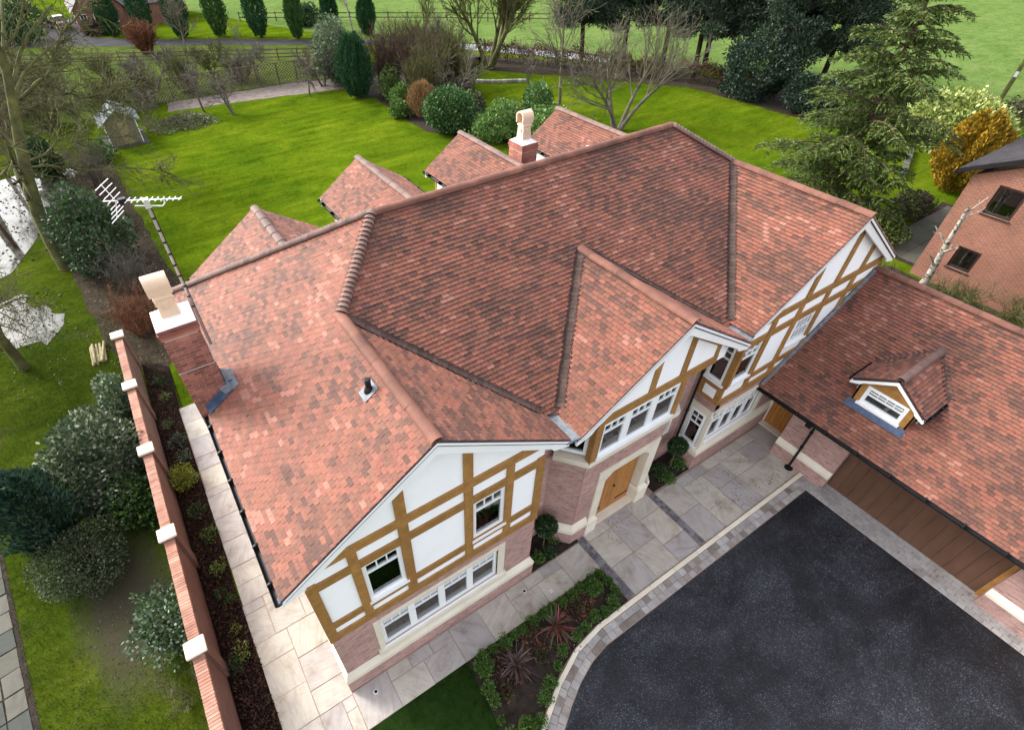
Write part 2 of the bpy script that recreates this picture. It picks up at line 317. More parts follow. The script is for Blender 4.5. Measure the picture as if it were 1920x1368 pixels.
def grass(name, a, bcol, c3, stripe=0.0, worn=None):
    m, nt, b, N, L = _new(name)
    g = N.new("ShaderNodeNewGeometry"); v = g.outputs["Position"]
    n = _noise(nt, v, 0.22, 6, 0.6, 0.4); c = _ramp(nt, n.outputs[0], [(0.3, a), (0.5, bcol), (0.7, c3)]).outputs[0]
    mp = N.new("ShaderNodeMapping"); mp.inputs["Rotation"].default_value = (0, 0, -0.25); mp.inputs["Scale"].default_value = (0.25, 1.2, 1); L.new(v, mp.inputs[0])
    n3 = _noise(nt, mp.outputs[0], 1.0, 5, 0.6); r3 = _ramp(nt, n3.outputs[0], [(0.35, (1-stripe,)*3), (0.65, (1+stripe,)*3)]); c = _mix(nt, 'MULTIPLY', 1.0, c, r3.outputs[0])
    n2 = _noise(nt, v, 5, 8, 0.8); r2 = _ramp(nt, n2.outputs[0], [(0.3, (0.36, 0.42, 0.35)), (0.46, (0.88, 0.9, 0.85)), (0.6, (1.1, 1.08, 1.2)), (0.72, (1.6, 1.45, 1.9))]); c = _mix(nt, 'MULTIPLY', 1.0, c, r2.outputs[0])
    n6 = _noise(nt, v, 1.1, 7, 0.7, 1.0); r6 = _ramp(nt, n6.outputs[0], [(0.33, (0.62, 0.72, 0.6)), (0.5, (0.92, 0.95, 0.95)), (0.65, (1.08, 1.03, 1.1))]); c = _mix(nt, 'MULTIPLY', 1.0, c, r6.outputs[0])
    if worn:
        n5 = _noise(nt, v, 0.6, 6, 0.65, 0.5); r5 = _ramp(nt, n5.outputs[0], [(0.56, (0, 0, 0)), (0.74, (0.7,)*3)]); c = _mix(nt, 'MIX', r5.outputs[0], c, worn)
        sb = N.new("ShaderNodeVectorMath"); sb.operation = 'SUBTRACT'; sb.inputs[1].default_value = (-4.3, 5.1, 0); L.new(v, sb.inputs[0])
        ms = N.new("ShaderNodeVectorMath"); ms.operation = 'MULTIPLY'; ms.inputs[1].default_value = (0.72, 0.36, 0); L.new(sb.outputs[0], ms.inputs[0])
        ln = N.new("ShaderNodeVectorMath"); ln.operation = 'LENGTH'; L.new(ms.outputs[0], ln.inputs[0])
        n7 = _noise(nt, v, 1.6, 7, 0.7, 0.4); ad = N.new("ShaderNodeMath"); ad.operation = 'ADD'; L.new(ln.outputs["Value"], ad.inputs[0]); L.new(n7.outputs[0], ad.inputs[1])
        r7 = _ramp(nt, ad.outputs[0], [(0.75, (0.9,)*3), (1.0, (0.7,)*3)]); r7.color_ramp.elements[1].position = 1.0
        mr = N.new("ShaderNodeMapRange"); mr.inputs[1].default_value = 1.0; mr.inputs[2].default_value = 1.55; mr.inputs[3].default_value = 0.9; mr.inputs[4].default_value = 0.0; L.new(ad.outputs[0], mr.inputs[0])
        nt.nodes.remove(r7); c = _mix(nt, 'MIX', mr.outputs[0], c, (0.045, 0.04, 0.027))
    L.new(c, b.inputs["Base Color"]); b.inputs["Roughness"].default_value = 0.9; b.inputs["Specular IOR Level"].default_value = 0.0
    n4 = _noise(nt, v, 14, 6, 0.75); _bump(nt, b, n4.outputs[0], 0.6, 0.04); return m
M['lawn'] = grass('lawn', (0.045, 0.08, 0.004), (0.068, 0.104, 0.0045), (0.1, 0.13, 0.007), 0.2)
M['paddock'] = grass('paddock', (0.05, 0.072, 0.014), (0.07, 0.094, 0.02), (0.09, 0.105, 0.03), 0.12)
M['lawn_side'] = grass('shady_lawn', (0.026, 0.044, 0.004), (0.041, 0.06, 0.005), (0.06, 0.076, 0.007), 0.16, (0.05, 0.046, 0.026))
M['newturf'] = grass('new_turf', (0.011, 0.025, 0.005), (0.0135, 0.03, 0.0055), (0.017, 0.035, 0.007), 0.1)  # new turf; the deep house shade over it is put into these dark greens
M['field'] = grass('pasture', (0.085, 0.135, 0.032), (0.105, 0.155, 0.04), (0.125, 0.17, 0.05), 0.10)
M['mulch'] = pm('bark_mulch', [(0.3, (0.006, 0.004, 0.003)), (0.6, (0.016, 0.009, 0.006)), (0.8, (0.036, 0.019, 0.012))], 9, 0.95, detail=8, bump=1.0, bscale=30, bdist=0.04, spec=0.1)
M['soil'] = pm('dark_soil', [(0.3, (0.018, 0.014, 0.011)), (0.6, (0.04, 0.03, 0.024)), (0.8, (0.075, 0.055, 0.043))], 5, 0.95, detail=8, bump=0.8, bscale=22, bdist=0.04, spec=0.1)
M['gravelsoil'] = pm('pale_soil', [(0.3, (0.11, 0.09, 0.08)), (0.7, (0.2, 0.165, 0.145))], 2, 0.95, detail=8, bump=0.6, bscale=20, bdist=0.03, spec=0.1)
M['litter'] = pm('leaf_litter', [(0.3, (0.02, 0.016, 0.009)), (0.55, (0.038, 0.029, 0.017)), (0.75, (0.062, 0.044, 0.028))], 3, 0.95, detail=8, bump=0.9, bscale=18, bdist=0.05, spec=0.1)  # litter browns darkened so the colour carries the shadow under the hedge
M['lane'] = pm('lane_tarmac', [(0.3, (0.035, 0.034, 0.038)), (0.7, (0.06, 0.057, 0.06))], 0.6, 0.95, bump=0.2, bscale=20, spec=0.03)
M['water'] = pm('standing_water', [(0.3, (0.02, 0.02, 0.016)), (0.5, (0.05, 0.05, 0.04)), (0.7, (0.09, 0.085, 0.07))], 1.6, 0.06, bump=0.05, bscale=2.0, bdist=0.03, spec=0.16, detail=7)
M['leaf'] = attr_mat('leaf', 0.5, 0.3, 30, 0.1, 0.22)
M['needle'] = attr_mat('needle', 0.6, 0.25, 12, 0.15, 0.15)
M['dryleaf'] = attr_mat('dry_leaf', 0.8, 0.15, 30, 0.1, 0.1)
def bark(name, a, b_, c, **k): return pm(name, [(0.3, a), (0.55, b_), (0.75, c)], 2.2, 0.9, detail=6, bump=0.6, bscale=12, bdist=0.02, spec=0.15, **k)
M['bark_moss'] = bark('mossy_bark', (0.045, 0.04, 0.02), (0.085, 0.085, 0.03), (0.13, 0.14, 0.035))
M['bark_grey'] = bark('grey_bark', (0.06, 0.05, 0.04), (0.11, 0.095, 0.075), (0.17, 0.15, 0.12))
M['bark_brown'] = bark('brown_bark', (0.045, 0.03, 0.022), (0.085, 0.055, 0.04), (0.12, 0.08, 0.055))
M['bark_pale'] = bark('pale_twig', (0.075, 0.066, 0.045), (0.125, 0.112, 0.075), (0.185, 0.165, 0.12))
M['bark_red'] = bark('red_twig', (0.09, 0.035, 0.018), (0.15, 0.06, 0.03), (0.22, 0.1, 0.05))
M['bark_birch'] = pm('birch_bark', [(0.38, (0.04, 0.035, 0.03)), (0.5, (0.27, 0.24, 0.19)), (0.8, (0.4, 0.365, 0.3))], 4, 0.8, stretch=(1, 1, 2.5), bump=0.3, bscale=15)
M['bark_pine'] = bark('pine_bark', (0.03, 0.02, 0.016), (0.065, 0.04, 0.028), (0.12, 0.065, 0.04))
# ================================================================== ground and setting
def sheet(name, pts, z, mat, kind='structure'):
    o = MB().add([(x, y, z) for x, y in pts], [tuple(range(len(pts)))]).build(name, mat)
    me = o.data
    if me.polygons[0].normal.z < 0: me.flip_normals()
    return tag(o, kind=kind)
def wobble(pts, step=1.2, amp=0.25, seed=1):
    r = random.Random(seed); out = []
    for i in range(len(pts)):
        a, b = Vector(pts[i]), Vector(pts[(i+1) % len(pts)]); n = max(1, int((b-a).length/step))
        for k in range(n):
            p = a.lerp(b, k/n); out.append((p.x+r.uniform(-amp, amp), p.y+r.uniform(-amp, amp)))
    return out
sheet('ground', [(-300, -200), (500, -200), (500, 500), (-300, 500)], 0.0, M['lawn'])
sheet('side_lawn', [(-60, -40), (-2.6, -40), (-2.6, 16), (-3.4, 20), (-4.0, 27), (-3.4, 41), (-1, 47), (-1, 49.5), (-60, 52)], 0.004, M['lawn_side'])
sheet('paddock', [(-60, 52.5), (0.4, 49.4), (5.6, 51), (9.8, 50.8), (16.5, 50), (21.5, 48.4), (25, 53), (28, 58.5), (20.5, 64.4), (13.4, 69.8), (5.5, 74.8), (-2.4, 80.8), (-60, 94)], 0.004, M['paddock'])
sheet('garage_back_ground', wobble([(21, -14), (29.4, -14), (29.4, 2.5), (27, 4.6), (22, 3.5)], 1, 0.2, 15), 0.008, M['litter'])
sheet('pasture', [(28, 62), (34.5, 56), (40, 47.5), (46, 39.5), (50, 30), (52, 20), (58, 9), (70, -12), (400, -120), (480, 480), (-20, 480), (10, 110)], 0.004, M['field'])
sheet('lane', [(-60, 95), (-30, 92), (-2.3, 81.2), (5.7, 75.2), (13.6, 70.2), (20.7, 64.8), (30, 58.5), (30.8, 60), (21.6, 67.6), (14.3, 73.4), (6.3, 79.1), (2.2, 84), (2.0, 100), (-2.6, 100), (-2.5, 88), (-30, 98), (-60, 101)], 0.008, M['lane'])
sheet('soil_border', wobble([(4.5, 47.9), (9.6, 47.3), (15, 46.2), (19.1, 45.3), (21, 44), (21, 48.6), (16.5, 49.9), (5, 50.6)], 1, 0.12, 5), 0.008, M['gravelsoil'])
sheet('shrub_bed', wobble([(19.0, 42.0), (20.4, 41.2), (20.0, 34.2), (19.9, 31.4), (21.5, 29.2), (26, 22), (29, 19), (31.5, 22), (29, 28), (26, 33), (28, 38), (33, 44), (36, 47), (26, 52), (21, 47)], 1, 0.15, 6), 0.008, M['soil'])
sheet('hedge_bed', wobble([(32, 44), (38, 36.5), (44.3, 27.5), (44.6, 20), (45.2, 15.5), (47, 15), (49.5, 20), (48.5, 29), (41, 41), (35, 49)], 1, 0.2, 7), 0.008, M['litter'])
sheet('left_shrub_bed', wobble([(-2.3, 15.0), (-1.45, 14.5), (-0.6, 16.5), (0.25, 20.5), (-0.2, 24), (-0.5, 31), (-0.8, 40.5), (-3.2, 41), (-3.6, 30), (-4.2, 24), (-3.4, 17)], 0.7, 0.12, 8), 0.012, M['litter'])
sheet('mulch_bed', [(-2.5, -3), (-1.7, -3)]+wobble([(-1.7, -1), (-1.72, 4), (-1.62, 12), (-1.5, 14.6)], 0.6, 0.03, 9)[:-9]+[(-1.5, 14.6), (-2.4, 15.6), (-2.5, 12)], 0.016, M['mulch'])
sheet('pond', wobble([(-12, 27), (-7.6, 25.6), (-6.0, 28.5), (-4.9, 32.5), (-3.4, 35.5), (-2.9, 38.8), (-4.2, 40.6), (-8, 39.8), (-14, 39)], 0.9, 0.25, 10), 0.020, M['water'])
sheet('puddle', wobble([(-7.6, 23.6), (-6.3, 23.9), (-6.0, 22.4), (-4.8, 21.2), (-4.7, 20.2), (-5.6, 19.0), (-6.7, 19.5), (-7.4, 21)], 0.35, 0.2, 11), 0.012, M['water'])
sheet('brook', wobble([(33.0, 54.6), (37, 49.2), (41, 43.2), (44.4, 37.6), (46.0, 38.6), (43, 44.2), (39, 50.4), (35, 56)], 0.9, 0.15, 12), 0.012, M['water'])
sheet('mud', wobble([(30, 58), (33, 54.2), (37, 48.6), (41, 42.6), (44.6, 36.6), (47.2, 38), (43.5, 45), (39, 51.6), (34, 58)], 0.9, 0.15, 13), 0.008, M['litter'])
sheet('neighbour_paving_base', [(30.2, -6), (30.2, 4.3), (33, 4.0), (38.6, 4.6), (38.6, -6)], 0.008, M['soil'])

# ---- drive, kerb, setts
CURVE = [(15.2, 0), (6.4, 0), (5.73, 0.0), (5.1, -0.11), (4.46, -0.33), (3.89, -0.62), (3.25, -1.02), (2.6, -1.55), (2.0, -2.2), (1.5, -3.0)]
def crv(off):
    """kerb line, offset towards the drive"""
    base = [Vector((x, -2.09+y)) for x, y in CURVE]; out = []
    for i, p in enumerate(base):
        d = (base[min(i+1, len(base)-1)]-base[max(i-1, 0)]).normalized(); n = Vector((-d.y, d.x))
        if n.y > 0: n = -n
        if n.dot(Vector((0.6, -1))) < 0: n = -n
        out.append(p+n*off)
    return out
def resample(pts, step):
    L = [0]
    for a, b in zip(pts, pts[1:]): L.append(L[-1]+(b-a).length)
    n = max(1, int(round(L[-1]/step))); out = []
    for k in range(n+1):
        t = L[-1]*k/n; i = max(j for j in range(len(L)) if L[j] <= t+1e-9); i = min(i, len(pts)-2)
        out.append(pts[i].lerp(pts[i+1], (t-L[i])/max(1e-9, L[i+1]-L[i])))
    return out
edge = crv(0.49)
drive = tag(MB().add([(p.x, p.y, 0.012) for p in edge]+[(1.5, -30, 0.012), (14.18, -30, 0.012), (14.18, -2.58, 0.012)], [tuple(range(len(edge)-1+1))+tuple(len(edge)+i for i in range(3))]).build('drive', M['asphalt']), kind='structure')
if drive.data.polygons[0].normal.z < 0: drive.data.flip_normals()
# trim the drive to the apron line
for v in drive.data.vertices:
    if v.co.x > 14.18: v.co.x = 14.18
kerb = tag(MB().add([(p.x, p.y, 0.016) for p in crv(-0.03)]+[(p.x, p.y, 0.016) for p in reversed(crv(0.50))], [tuple(range(2*len(CURVE)))]).build('kerb', M['joint']), kind='structure')
if kerb.data.polygons[0].normal.z < 0: kerb.data.flip_normals()
def strip_blocks(name, o0, o1, step, z0, z1, mat, gap, jit=0.0):
    a = resample(crv(o0), step); b = crv(o1); La = len(a)
    bb = resample(crv(o1), 0.05)
    mid = resample(crv((o0+o1)/2), step)
    for i in range(len(mid)-1):
        p, q = mid[i], mid[i+1]; d = (q-p).normalized(); n = Vector((-d.y, d.x)); l = (q-p).length/2-gap; w = (o1-o0)/2-gap
        c = (p+q)/2; hz = z1+random.uniform(-jit, jit)
        vs = [c-d*l-n*w, c+d*l-n*w, c+d*l+n*w, c-d*l+n*w]
        vs = [v+Vector((random.uniform(-jit, jit)*1.5, random.uniform(-jit, jit)*1.5)) for v in vs]
        if (vs[1]-vs[0]).cross(vs[2]-vs[1]) < 0: vs.reverse()
        MB().prism([(v.x, v.y, z0) for v in vs], [(v.x, v.y, hz) for v in vs]).build(name, mat, kerb, bevel=0.006)
strip_blocks('kerb_stone', 0.0, 0.12, 0.9, 0.0, 0.075, M['stone'], 0.004)
strip_blocks('sett', 0.125, 0.305, 0.2, 0.0, 0.03, M['sett'], 0.006, 0.006)
strip_blocks('sett', 0.305, 0.485, 0.2, 0.0, 0.028, M['sett'], 0.006, 0.006)

# ---- garage apron of block pavers
apron = sheet('apron', [(14.18, -2.1), (14.18, -12), (14.95, -12), (14.95, -2.1)], 0.018, M['joint'])
ORG[apron.name] = Vector((0, 0, 0))
pv = MB().box(-0.074, 0.074, -0.099, 0.099, 0, 0.03); pvo = pv.build('paver', M['paver'], apron, bevel=0.005)
first = True; cnt = 0
for i in range(5):
    for j in range(48):
        x = 14.26+i*0.154; y = -2.35-j*0.205-(0.1 if i % 2 else 0)
        if y < -11.8 or cnt >= 299: continue
        if x > 14.66 and y > -2.85: continue
        if first: o = pvo; first = False
        else:
            o = pvo.copy(); COL.objects.link(o)
        o.location = (x, y, 0.012+random.uniform(-0.003, 0.003)); o.rotation_euler = (random.uniform(-.01, .01), random.uniform(-.01, .01), random.uniform(-.015, .015)); cnt += 1

# ---- sandstone paving
def paving(base, x0, x1, y0, y1, unit=0.3, seed=1, z=0.03, mat='slab', name='paving_slab', skip=None, maxu=3):
    r = random.Random(seed); nx = max(1, round((x1-x0)/unit)); ny = max(1, round((y1-y0)/unit)); ux = (x1-x0)/nx; uy = (y1-y0)/ny
    used = [[False]*ny for _ in range(nx)]
    shapes = [(3, 2), (2, 3), (2, 2), (3, 3), (2, 1), (1, 2), (3, 2), (2, 2), (1, 1)]
    for i in range(nx):
        for j in range(ny):
            if used[i][j]: continue
            r.shuffle(shapes)
            for a, b in sorted(shapes, key=lambda s: -s[0]*s[1]*r.uniform(0.45, 1.0))+[(1, 1)]:
                if a > maxu or b > maxu or i+a > nx or j+b > ny: continue
                if any(used[i+p][j+q] for p in range(a) for q in range(b)): continue
                break
            for p in range(a):
                for q in range(b): used[i+p][j+q] = True
            g = 0.007
            c = [(x0+i*ux+g, y0+j*uy+g), (x0+(i+a)*ux-g, y0+j*uy+g), (x0+(i+a)*ux-g, y0+(j+b)*uy-g), (x0+i*ux+g, y0+(j+b)*uy-g)]
            cxm, cym = sum(t[0] for t in c)/4, sum(t[1] for t in c)/4
            if skip and skip(cxm, cym): continue
            c = [(px+r.uniform(-.006, .006), py+r.uniform(-.006, .006)) for px, py in c]
            h = z+r.uniform(-0.004, 0.004)
            MB().prism([(px, py, 0.0) for px, py in c], [(px, py, h+r.uniform(-.002, .002)) for px, py in c]).build(name, M[mat], base, bevel=0.006)
patio = sheet('patio', [(-1.7, -1.0), (7.06, -1.0), (7.06, -2.1), (15.6, -2.1), (15.6, 0.6), (-0.02, 0.6), (-0.02, 11.95), (-1.66, 11.95)], 0.020, M['joint'])
ORG[patio.name] = Vector((0, 0, 0))
paving(patio, -1.72, -0.06, -1.0, 3.4, seed=3)
paving(patio, -1.69, -0.06, 3.4, 7.7, seed=4)
paving(patio, -1.65, -0.06, 7.7, 11.95, seed=5)
paving(patio, -0.05, 7.06, -1.0, -0.08, seed=6)
paving(patio, 7.32, 9.92, -2.07, 0.38, seed=7, skip=lambda x, y: y > 0.1 and (x < 7.7 or x > 9.5))
paving(patio, 10.16, 14.62, -2.07, -0.12, seed=8)
paving(patio, 14.62, 15.58, -1.02, -0.12, seed=9)
# dark granite sett bands
def sett_band(x0, x1, y0, y1, nx):
    w = (x1-x0)/nx; ny = int((y1-y0)/w); cnt = 0
    proto = MB().box(-w/2+0.006, w/2-0.006, -w/2+0.006, w/2-0.006, 0, 0.034).build('granite_sett', M['darksett'], patio, bevel=0.006); fst = True
    for i in range(nx):
        for j in range(ny):
            o = proto if fst else proto.copy()
            if not fst: COL.objects.link(o)
            fst = False
            o.location = (x0+(i+.5)*w+random.uniform(-.004, .004), y0+(j+.5)*w+(w/2 if i % 2 else 0)*0.6+random.uniform(-.004, .004), random.uniform(-.004, .004)); o.rotation_euler = (random.uniform(-.04, .04), random.uniform(-.04, .04), random.uniform(-.12, .12))
sett_band(7.07, 7.31, -2.06, 0.08, 2)
sett_band(9.93, 10.15, -2.06, 0.03, 2)
# neighbour's terrace and the weathered path on the left
nb = sheet('neighbour_terrace', [(30.4, -5), (30.4, 4.2), (38.4, 4.4), (38.4, -5)], 0.014, M['soil']); ORG[nb.name] = Vector((0, 0, 0))
paving(nb, 30.5, 38.2, -1.0, 4.2, unit=0.62, seed=21, mat='oldslab', z=0.04)
sp = sheet('side_path', [(-7.35, 10), (-6.42, 3.0), (-5.8, -2), (-9.5, -2), (-10.5, 10)], 0.012, M['soil']); ORG[sp.name] = Vector((0, 0, 0))
spl = MB()
def side_path():
    r = random.Random(5); ang = math.radians(7.1); ex = Vector((math.cos(ang), math.sin(ang))); ey = Vector((-ex.y, ex.x)); o = Vector((-5.98, -1.6))
    for row in range(20):
        x = 0
        while x < 2.2:
            w = r.choice([0.45, 0.6, 0.9]); a = o+ey*(row*0.6)-ex*x; g = 0.012
            # left of the edge line
            c = [a-ex*(w-g)+ey*g, a-ex*g+ey*g, a-ex*g+ey*(0.6-g), a-ex*(w-g)+ey*(0.6-g)]
            c = [(p.x+r.uniform(-.012, .012), p.y+r.uniform(-.012, .012)) for p in c]; h = 0.03+r.uniform(-.006, .006)
            MB().prism([(px, py, 0.0) for px, py in c], [(px, py, h) for px, py in c]).build('path_slab', M['oldslab'], sp, bevel=0.008); x += w
side_path()
# planting beds
def bed(name, pts, z, mat, amp=0.03, seed=1, step=0.12):
    r = np.random.default_rng(seed)
    xs = [p[0] for p in pts]; ys = [p[1] for p in pts]
    def inside(x, y):
        c = False; n = len(pts); j = n-1
        for i in range(n):
            (xi, yi), (xj, yj) = pts[i], pts[j]
            if (yi > y) != (yj > y) and x < (xj-xi)*(y-yi)/(yj-yi)+xi: c = not c
            j = i
        return c
    mb = MB(); nx = int((max(xs)-min(xs))/step)+1; ny = int((max(ys)-min(ys))/step)+1; idx = {}
    for i in range(nx):
        for j in range(ny):
            x = min(xs)+i*step; y = min(ys)+j*step
            if inside(x, y): idx[i, j] = len(mb.v); mb.v.append((x, y, z+r.uniform(-amp, amp)))
    for (i, j) in list(idx):
        k = [(i, j), (i+1, j), (i+1, j+1), (i, j+1)]
        if all(q in idx for q in k): mb.f.append(tuple(idx[q] for q in k))
    o = mb.build(name, mat, smooth=True); return tag(o, kind='structure')
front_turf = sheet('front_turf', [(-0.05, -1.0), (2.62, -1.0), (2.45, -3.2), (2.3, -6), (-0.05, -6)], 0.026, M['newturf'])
planter_pts = [(2.62, -1.02), (7.04, -1.02), (7.04, -2.06), (6.4, -2.08), (5.73, -2.08), (5.1, -2.19), (4.46, -2.40), (3.89, -2.69), (3.25, -3.09), (2.6, -3.62), (2.42, -3.3)]
sheet('planter_soil', planter_pts, 0.024, M['soil'])
bed('planter_bed', planter_pts, 0.06, M['soil'], 0.03, 2)
bed('porch_bed', [(5.42, -0.06), (7.05, -0.06), (7.05, 0.5), (6.4, 1.2), (5.42, 1.2)], 0.06, M['soil'], 0.02, 3, 0.09)
bed('bay_bed', [(10.2, -0.06), (11.9, -0.06), (11.9, 1.0), (10.2, 1.0)], 0.06, M['soil'], 0.02, 4, 0.09)
sheet('porch_bed_soil', [(5.35, -0.06), (7.1, -0.06), (7.1, 1.2), (5.35, 1.2)], 0.028, M['soil'])
sheet('bay_bed_soil', [(10.16, -0.06), (11.95, -0.06), (11.95, 1.0), (10.16, 1.0)], 0.028, M['soil'])
bed('mulch_mound', [(-2.46, -2), (-1.74, -2), (-1.74, 4), (-1.64, 12), (-1.52, 14.4), (-2.3, 15.2), (-2.4, 12)], 0.05, M['mulch'], 0.035, 5, 0.1)
# ================================================================== roofs
P = 0.665; CP = 1/math.sqrt(1+P*P); SP = P*CP
PALETTE = []
_pr = random.Random(5)
for i in range(32):
    t = i/31
    v = _pr.uniform(0.92, 1.08); h = _pr.uniform(-0.06, 0.06)
    if t < 0.32: c = (0.11*v, 0.056*v, 0.043*v)
    elif t < 0.56: c = (0.165*v, (0.074+h*0.05)*v, 0.052*v)
    elif t < 0.90: c = (0.215*v, (0.085+h*0.06)*v, 0.058*v)
    else: c = (0.27*v, (0.125+h*0.06)*v, 0.09*v)
    PALETTE.append(c)
TW, TG, TL, TT, H0, H1 = 0.168, 0.1, 0.158, 0.012, 0.042, 0.004
def clip(poly, edges):
    for (ax, ay, bx, by) in edges:
        out = []; n = len(poly)
        if n == 0: return poly
        f = lambda p: (bx-ax)*(p[1]-ay)-(by-ay)*(p[0]-ax)
        for i in range(n):
            a, b = poly[i], poly[(i+1) % n]; fa, fb = f(a), f(b)
            if fa >= 0: out.append(a)
            if (fa >= 0) != (fb >= 0):
                t = fa/(fa-fb); out.append((a[0]+(b[0]-a[0])*t, a[1]+(b[1]-a[1])*t))
        poly = out
    return poly
def hash01(i, j, k=0):
    x = math.sin(i*127.1+j*311.7+k*74.7)*43758.5453; return x-math.floor(x)
def vnoise(x, y, k):
    i, j = math.floor(x), math.floor(y); fx, fy = x-i, y-j; fx = fx*fx*(3-2*fx); fy = fy*fy*(3-2*fy)
    return (hash01(i, j, k)*(1-fx)+hash01(i+1, j, k)*fx)*(1-fy)+(hash01(i, j+1, k)*(1-fx)+hash01(i+1, j+1, k)*fx)*fy
class Slope:
    """one roof plane: convex plan polygon, eave point, uphill direction"""
    def __init__(s, poly, eave, up, pitch=P, holes=()):
        s.O = Vector(eave); u = Vector((up[0], up[1], 0)).normalized(); c = 1/math.sqrt(1+pitch*pitch); sn = pitch*c
        s.V = Vector((u.x*c, u.y*c, sn)); s.U = Vector((u.y, -u.x, 0)); s.N = s.U.cross(s.V)
        s.cu = c; s.up = u; s.poly = poly; s.holes = holes
    def uv(s, x, y):
        d = Vector((x-s.O.x, y-s.O.y, 0)); return (d.dot(s.U), d.dot(s.up)/s.cu)
    def p3(s, u, v, h): return s.O+s.U*u+s.V*v+s.N*h
    def z(s, x, y): return s.p3(*s.uv(x, y), 0).z
    def tiles(s, out, seed=0):
        q = [s.uv(x, y) for x, y in s.poly]; n = len(q)
        area = sum(q[i][0]*q[(i+1) % n][1]-q[(i+1) % n][0]*q[i][1] for i in range(n))
        if area < 0: q.reverse()
        ed = [(*q[i], *q[(i+1) % n]) for i in range(n)]
        u0, u1 = min(a[0] for a in q), max(a[0] for a in q); v0, v1 = min(a[1] for a in q), max(a[1] for a in q)
        hol = []
        for h in s.holes:
            hh = [s.uv(x, y) for x, y in h]; hol.append(hh)
        for r in range(math.floor(v0/TG+0.01), int(v1/TG)+1):
            vb = r*TG; off = 0.5*TW if r % 2 else 0; kk = math.floor(u0/TW)
            for k in range(kk-1, int(u1/TW)+2):
                ub = k*TW+off; g = 0.003
                quad = [(ub+g, vb), (ub+TW-g, vb), (ub+TW-g, vb+TL), (ub+g, vb+TL)]
                cc = (ub+TW/2, vb+0.06)
                if hol and any(_in(cc, hh) for hh in hol): continue
                pl = clip(quad, ed)
                if len(pl) < 3: continue
                ar = abs(sum(pl[i][0]*pl[(i+1) % len(pl)][1]-pl[(i+1) % len(pl)][0]*pl[i][1] for i in range(len(pl))))/2
                if ar < 0.0012: continue
                full = ar > 0.98*(TW-2*g)*TL
                val = 0.62*hash01(k, r, seed)+0.55*vnoise(ub*1.3, vb*1.9, seed+3)+0.25*vnoise(ub*0.35, vb*0.35, seed+9)-0.22
                out.append((s, pl, vb, max(0, min(31, int(val*32))), full, ub, hash01(k, r, seed+50)))
def _in(p, poly):
    c = False; n = len(poly); j = n-1
    for i in range(n):
        xi, yi = poly[i]; xj, yj = poly[j]
        if (yi > p[1]) != (yj > p[1]) and p[0] < (xj-xi)*(p[1]-yi)/(yj-yi)+xi: c = not c
        j = i
    return c
TILE_MESH = {}
def tile_mesh(ci):
    if ci not in TILE_MESH:
        g = 0.003; mb = MB(); w = TW-2*g
        lo = [(0, 0, H0-TT), (w, 0, H0-TT), (w, TL, H1-TT), (0, TL, H1-TT)]; hi = [(0, 0, H0), (w, 0, H0), (w, TL, H1), (0, TL, H1)]
        mb.prism(lo, hi); me = bpy.data.meshes.new('roof_tile'); me.from_pydata(mb.v, [], mb.f)
        at = me.attributes.new("Col", 'FLOAT_COLOR', 'POINT'); at.data.foreach_set("color", list((*PALETTE[ci], 1))*8)
        me.materials.append(M['tile']); me.update(); TILE_MESH[ci] = me
    return TILE_MESH[ci]
def lay_tiles(recs, roof, nsingle=300):
    o = ORG[roof.name]
    def key(t):
        c = t[0].p3(t[5]+TW/2, t[2]+0.05, 0.03); d = c-CAM
        return d.length/max(0.15, -(d.normalized().dot(t[0].N))) if t[4] else 1e9
    order = sorted(range(len(recs)), key=lambda i: key(recs[i])); single = set(order[:nsingle])
    V, F, C = [], [], []
    for i, (s, pl, vb, ci, full, ub, hr) in enumerate(recs):
        lift = (hr-0.5)*0.008
        if i in single:
            ob = bpy.data.objects.new('roof_tile', tile_mesh(ci)); COL.objects.link(ob); ob.parent = roof
            t = s.p3(ub+0.003, vb, lift)-o
            ob.matrix_local = Matrix(((s.U.x, s.V.x, s.N.x, t.x), (s.U.y, s.V.y, s.N.y, t.y), (s.U.z, s.V.z, s.N.z, t.z), (0, 0, 0, 1)))
            continue
        n = len(pl); b = len(V)
        for dz in (-TT, 0):
            for u, v in pl:
                q = s.p3(u, v, H0+(H1-H0)*(v-vb)/TL+dz+lift)-o; V.append((q.x, q.y, q.z)); C.append(PALETTE[ci])
        F.append(tuple(b+n+j for j in range(n))); F.append(tuple(b+j for j in range(n-1, -1, -1)))
        for j in range(n): F.append((b+j, b+(j+1) % n, b+n+(j+1) % n, b+n+j))
    mb = MB(); mb.v = [(x+o.x, y+o.y, z+o.z) for x, y, z in V]; mb.f = F; mb.c = C
    return tag(mb.build('roof_tiles', M['tile'], roof), kind='stuff')
def deck_add(mb, s, under=0.10):
    lo = [tuple(s.p3(*s.uv(x, y), -under)) for x, y in s.poly]; hi = [tuple(s.p3(*s.uv(x, y), -0.012)) for x, y in s.poly]
    mb.prism(lo, hi)
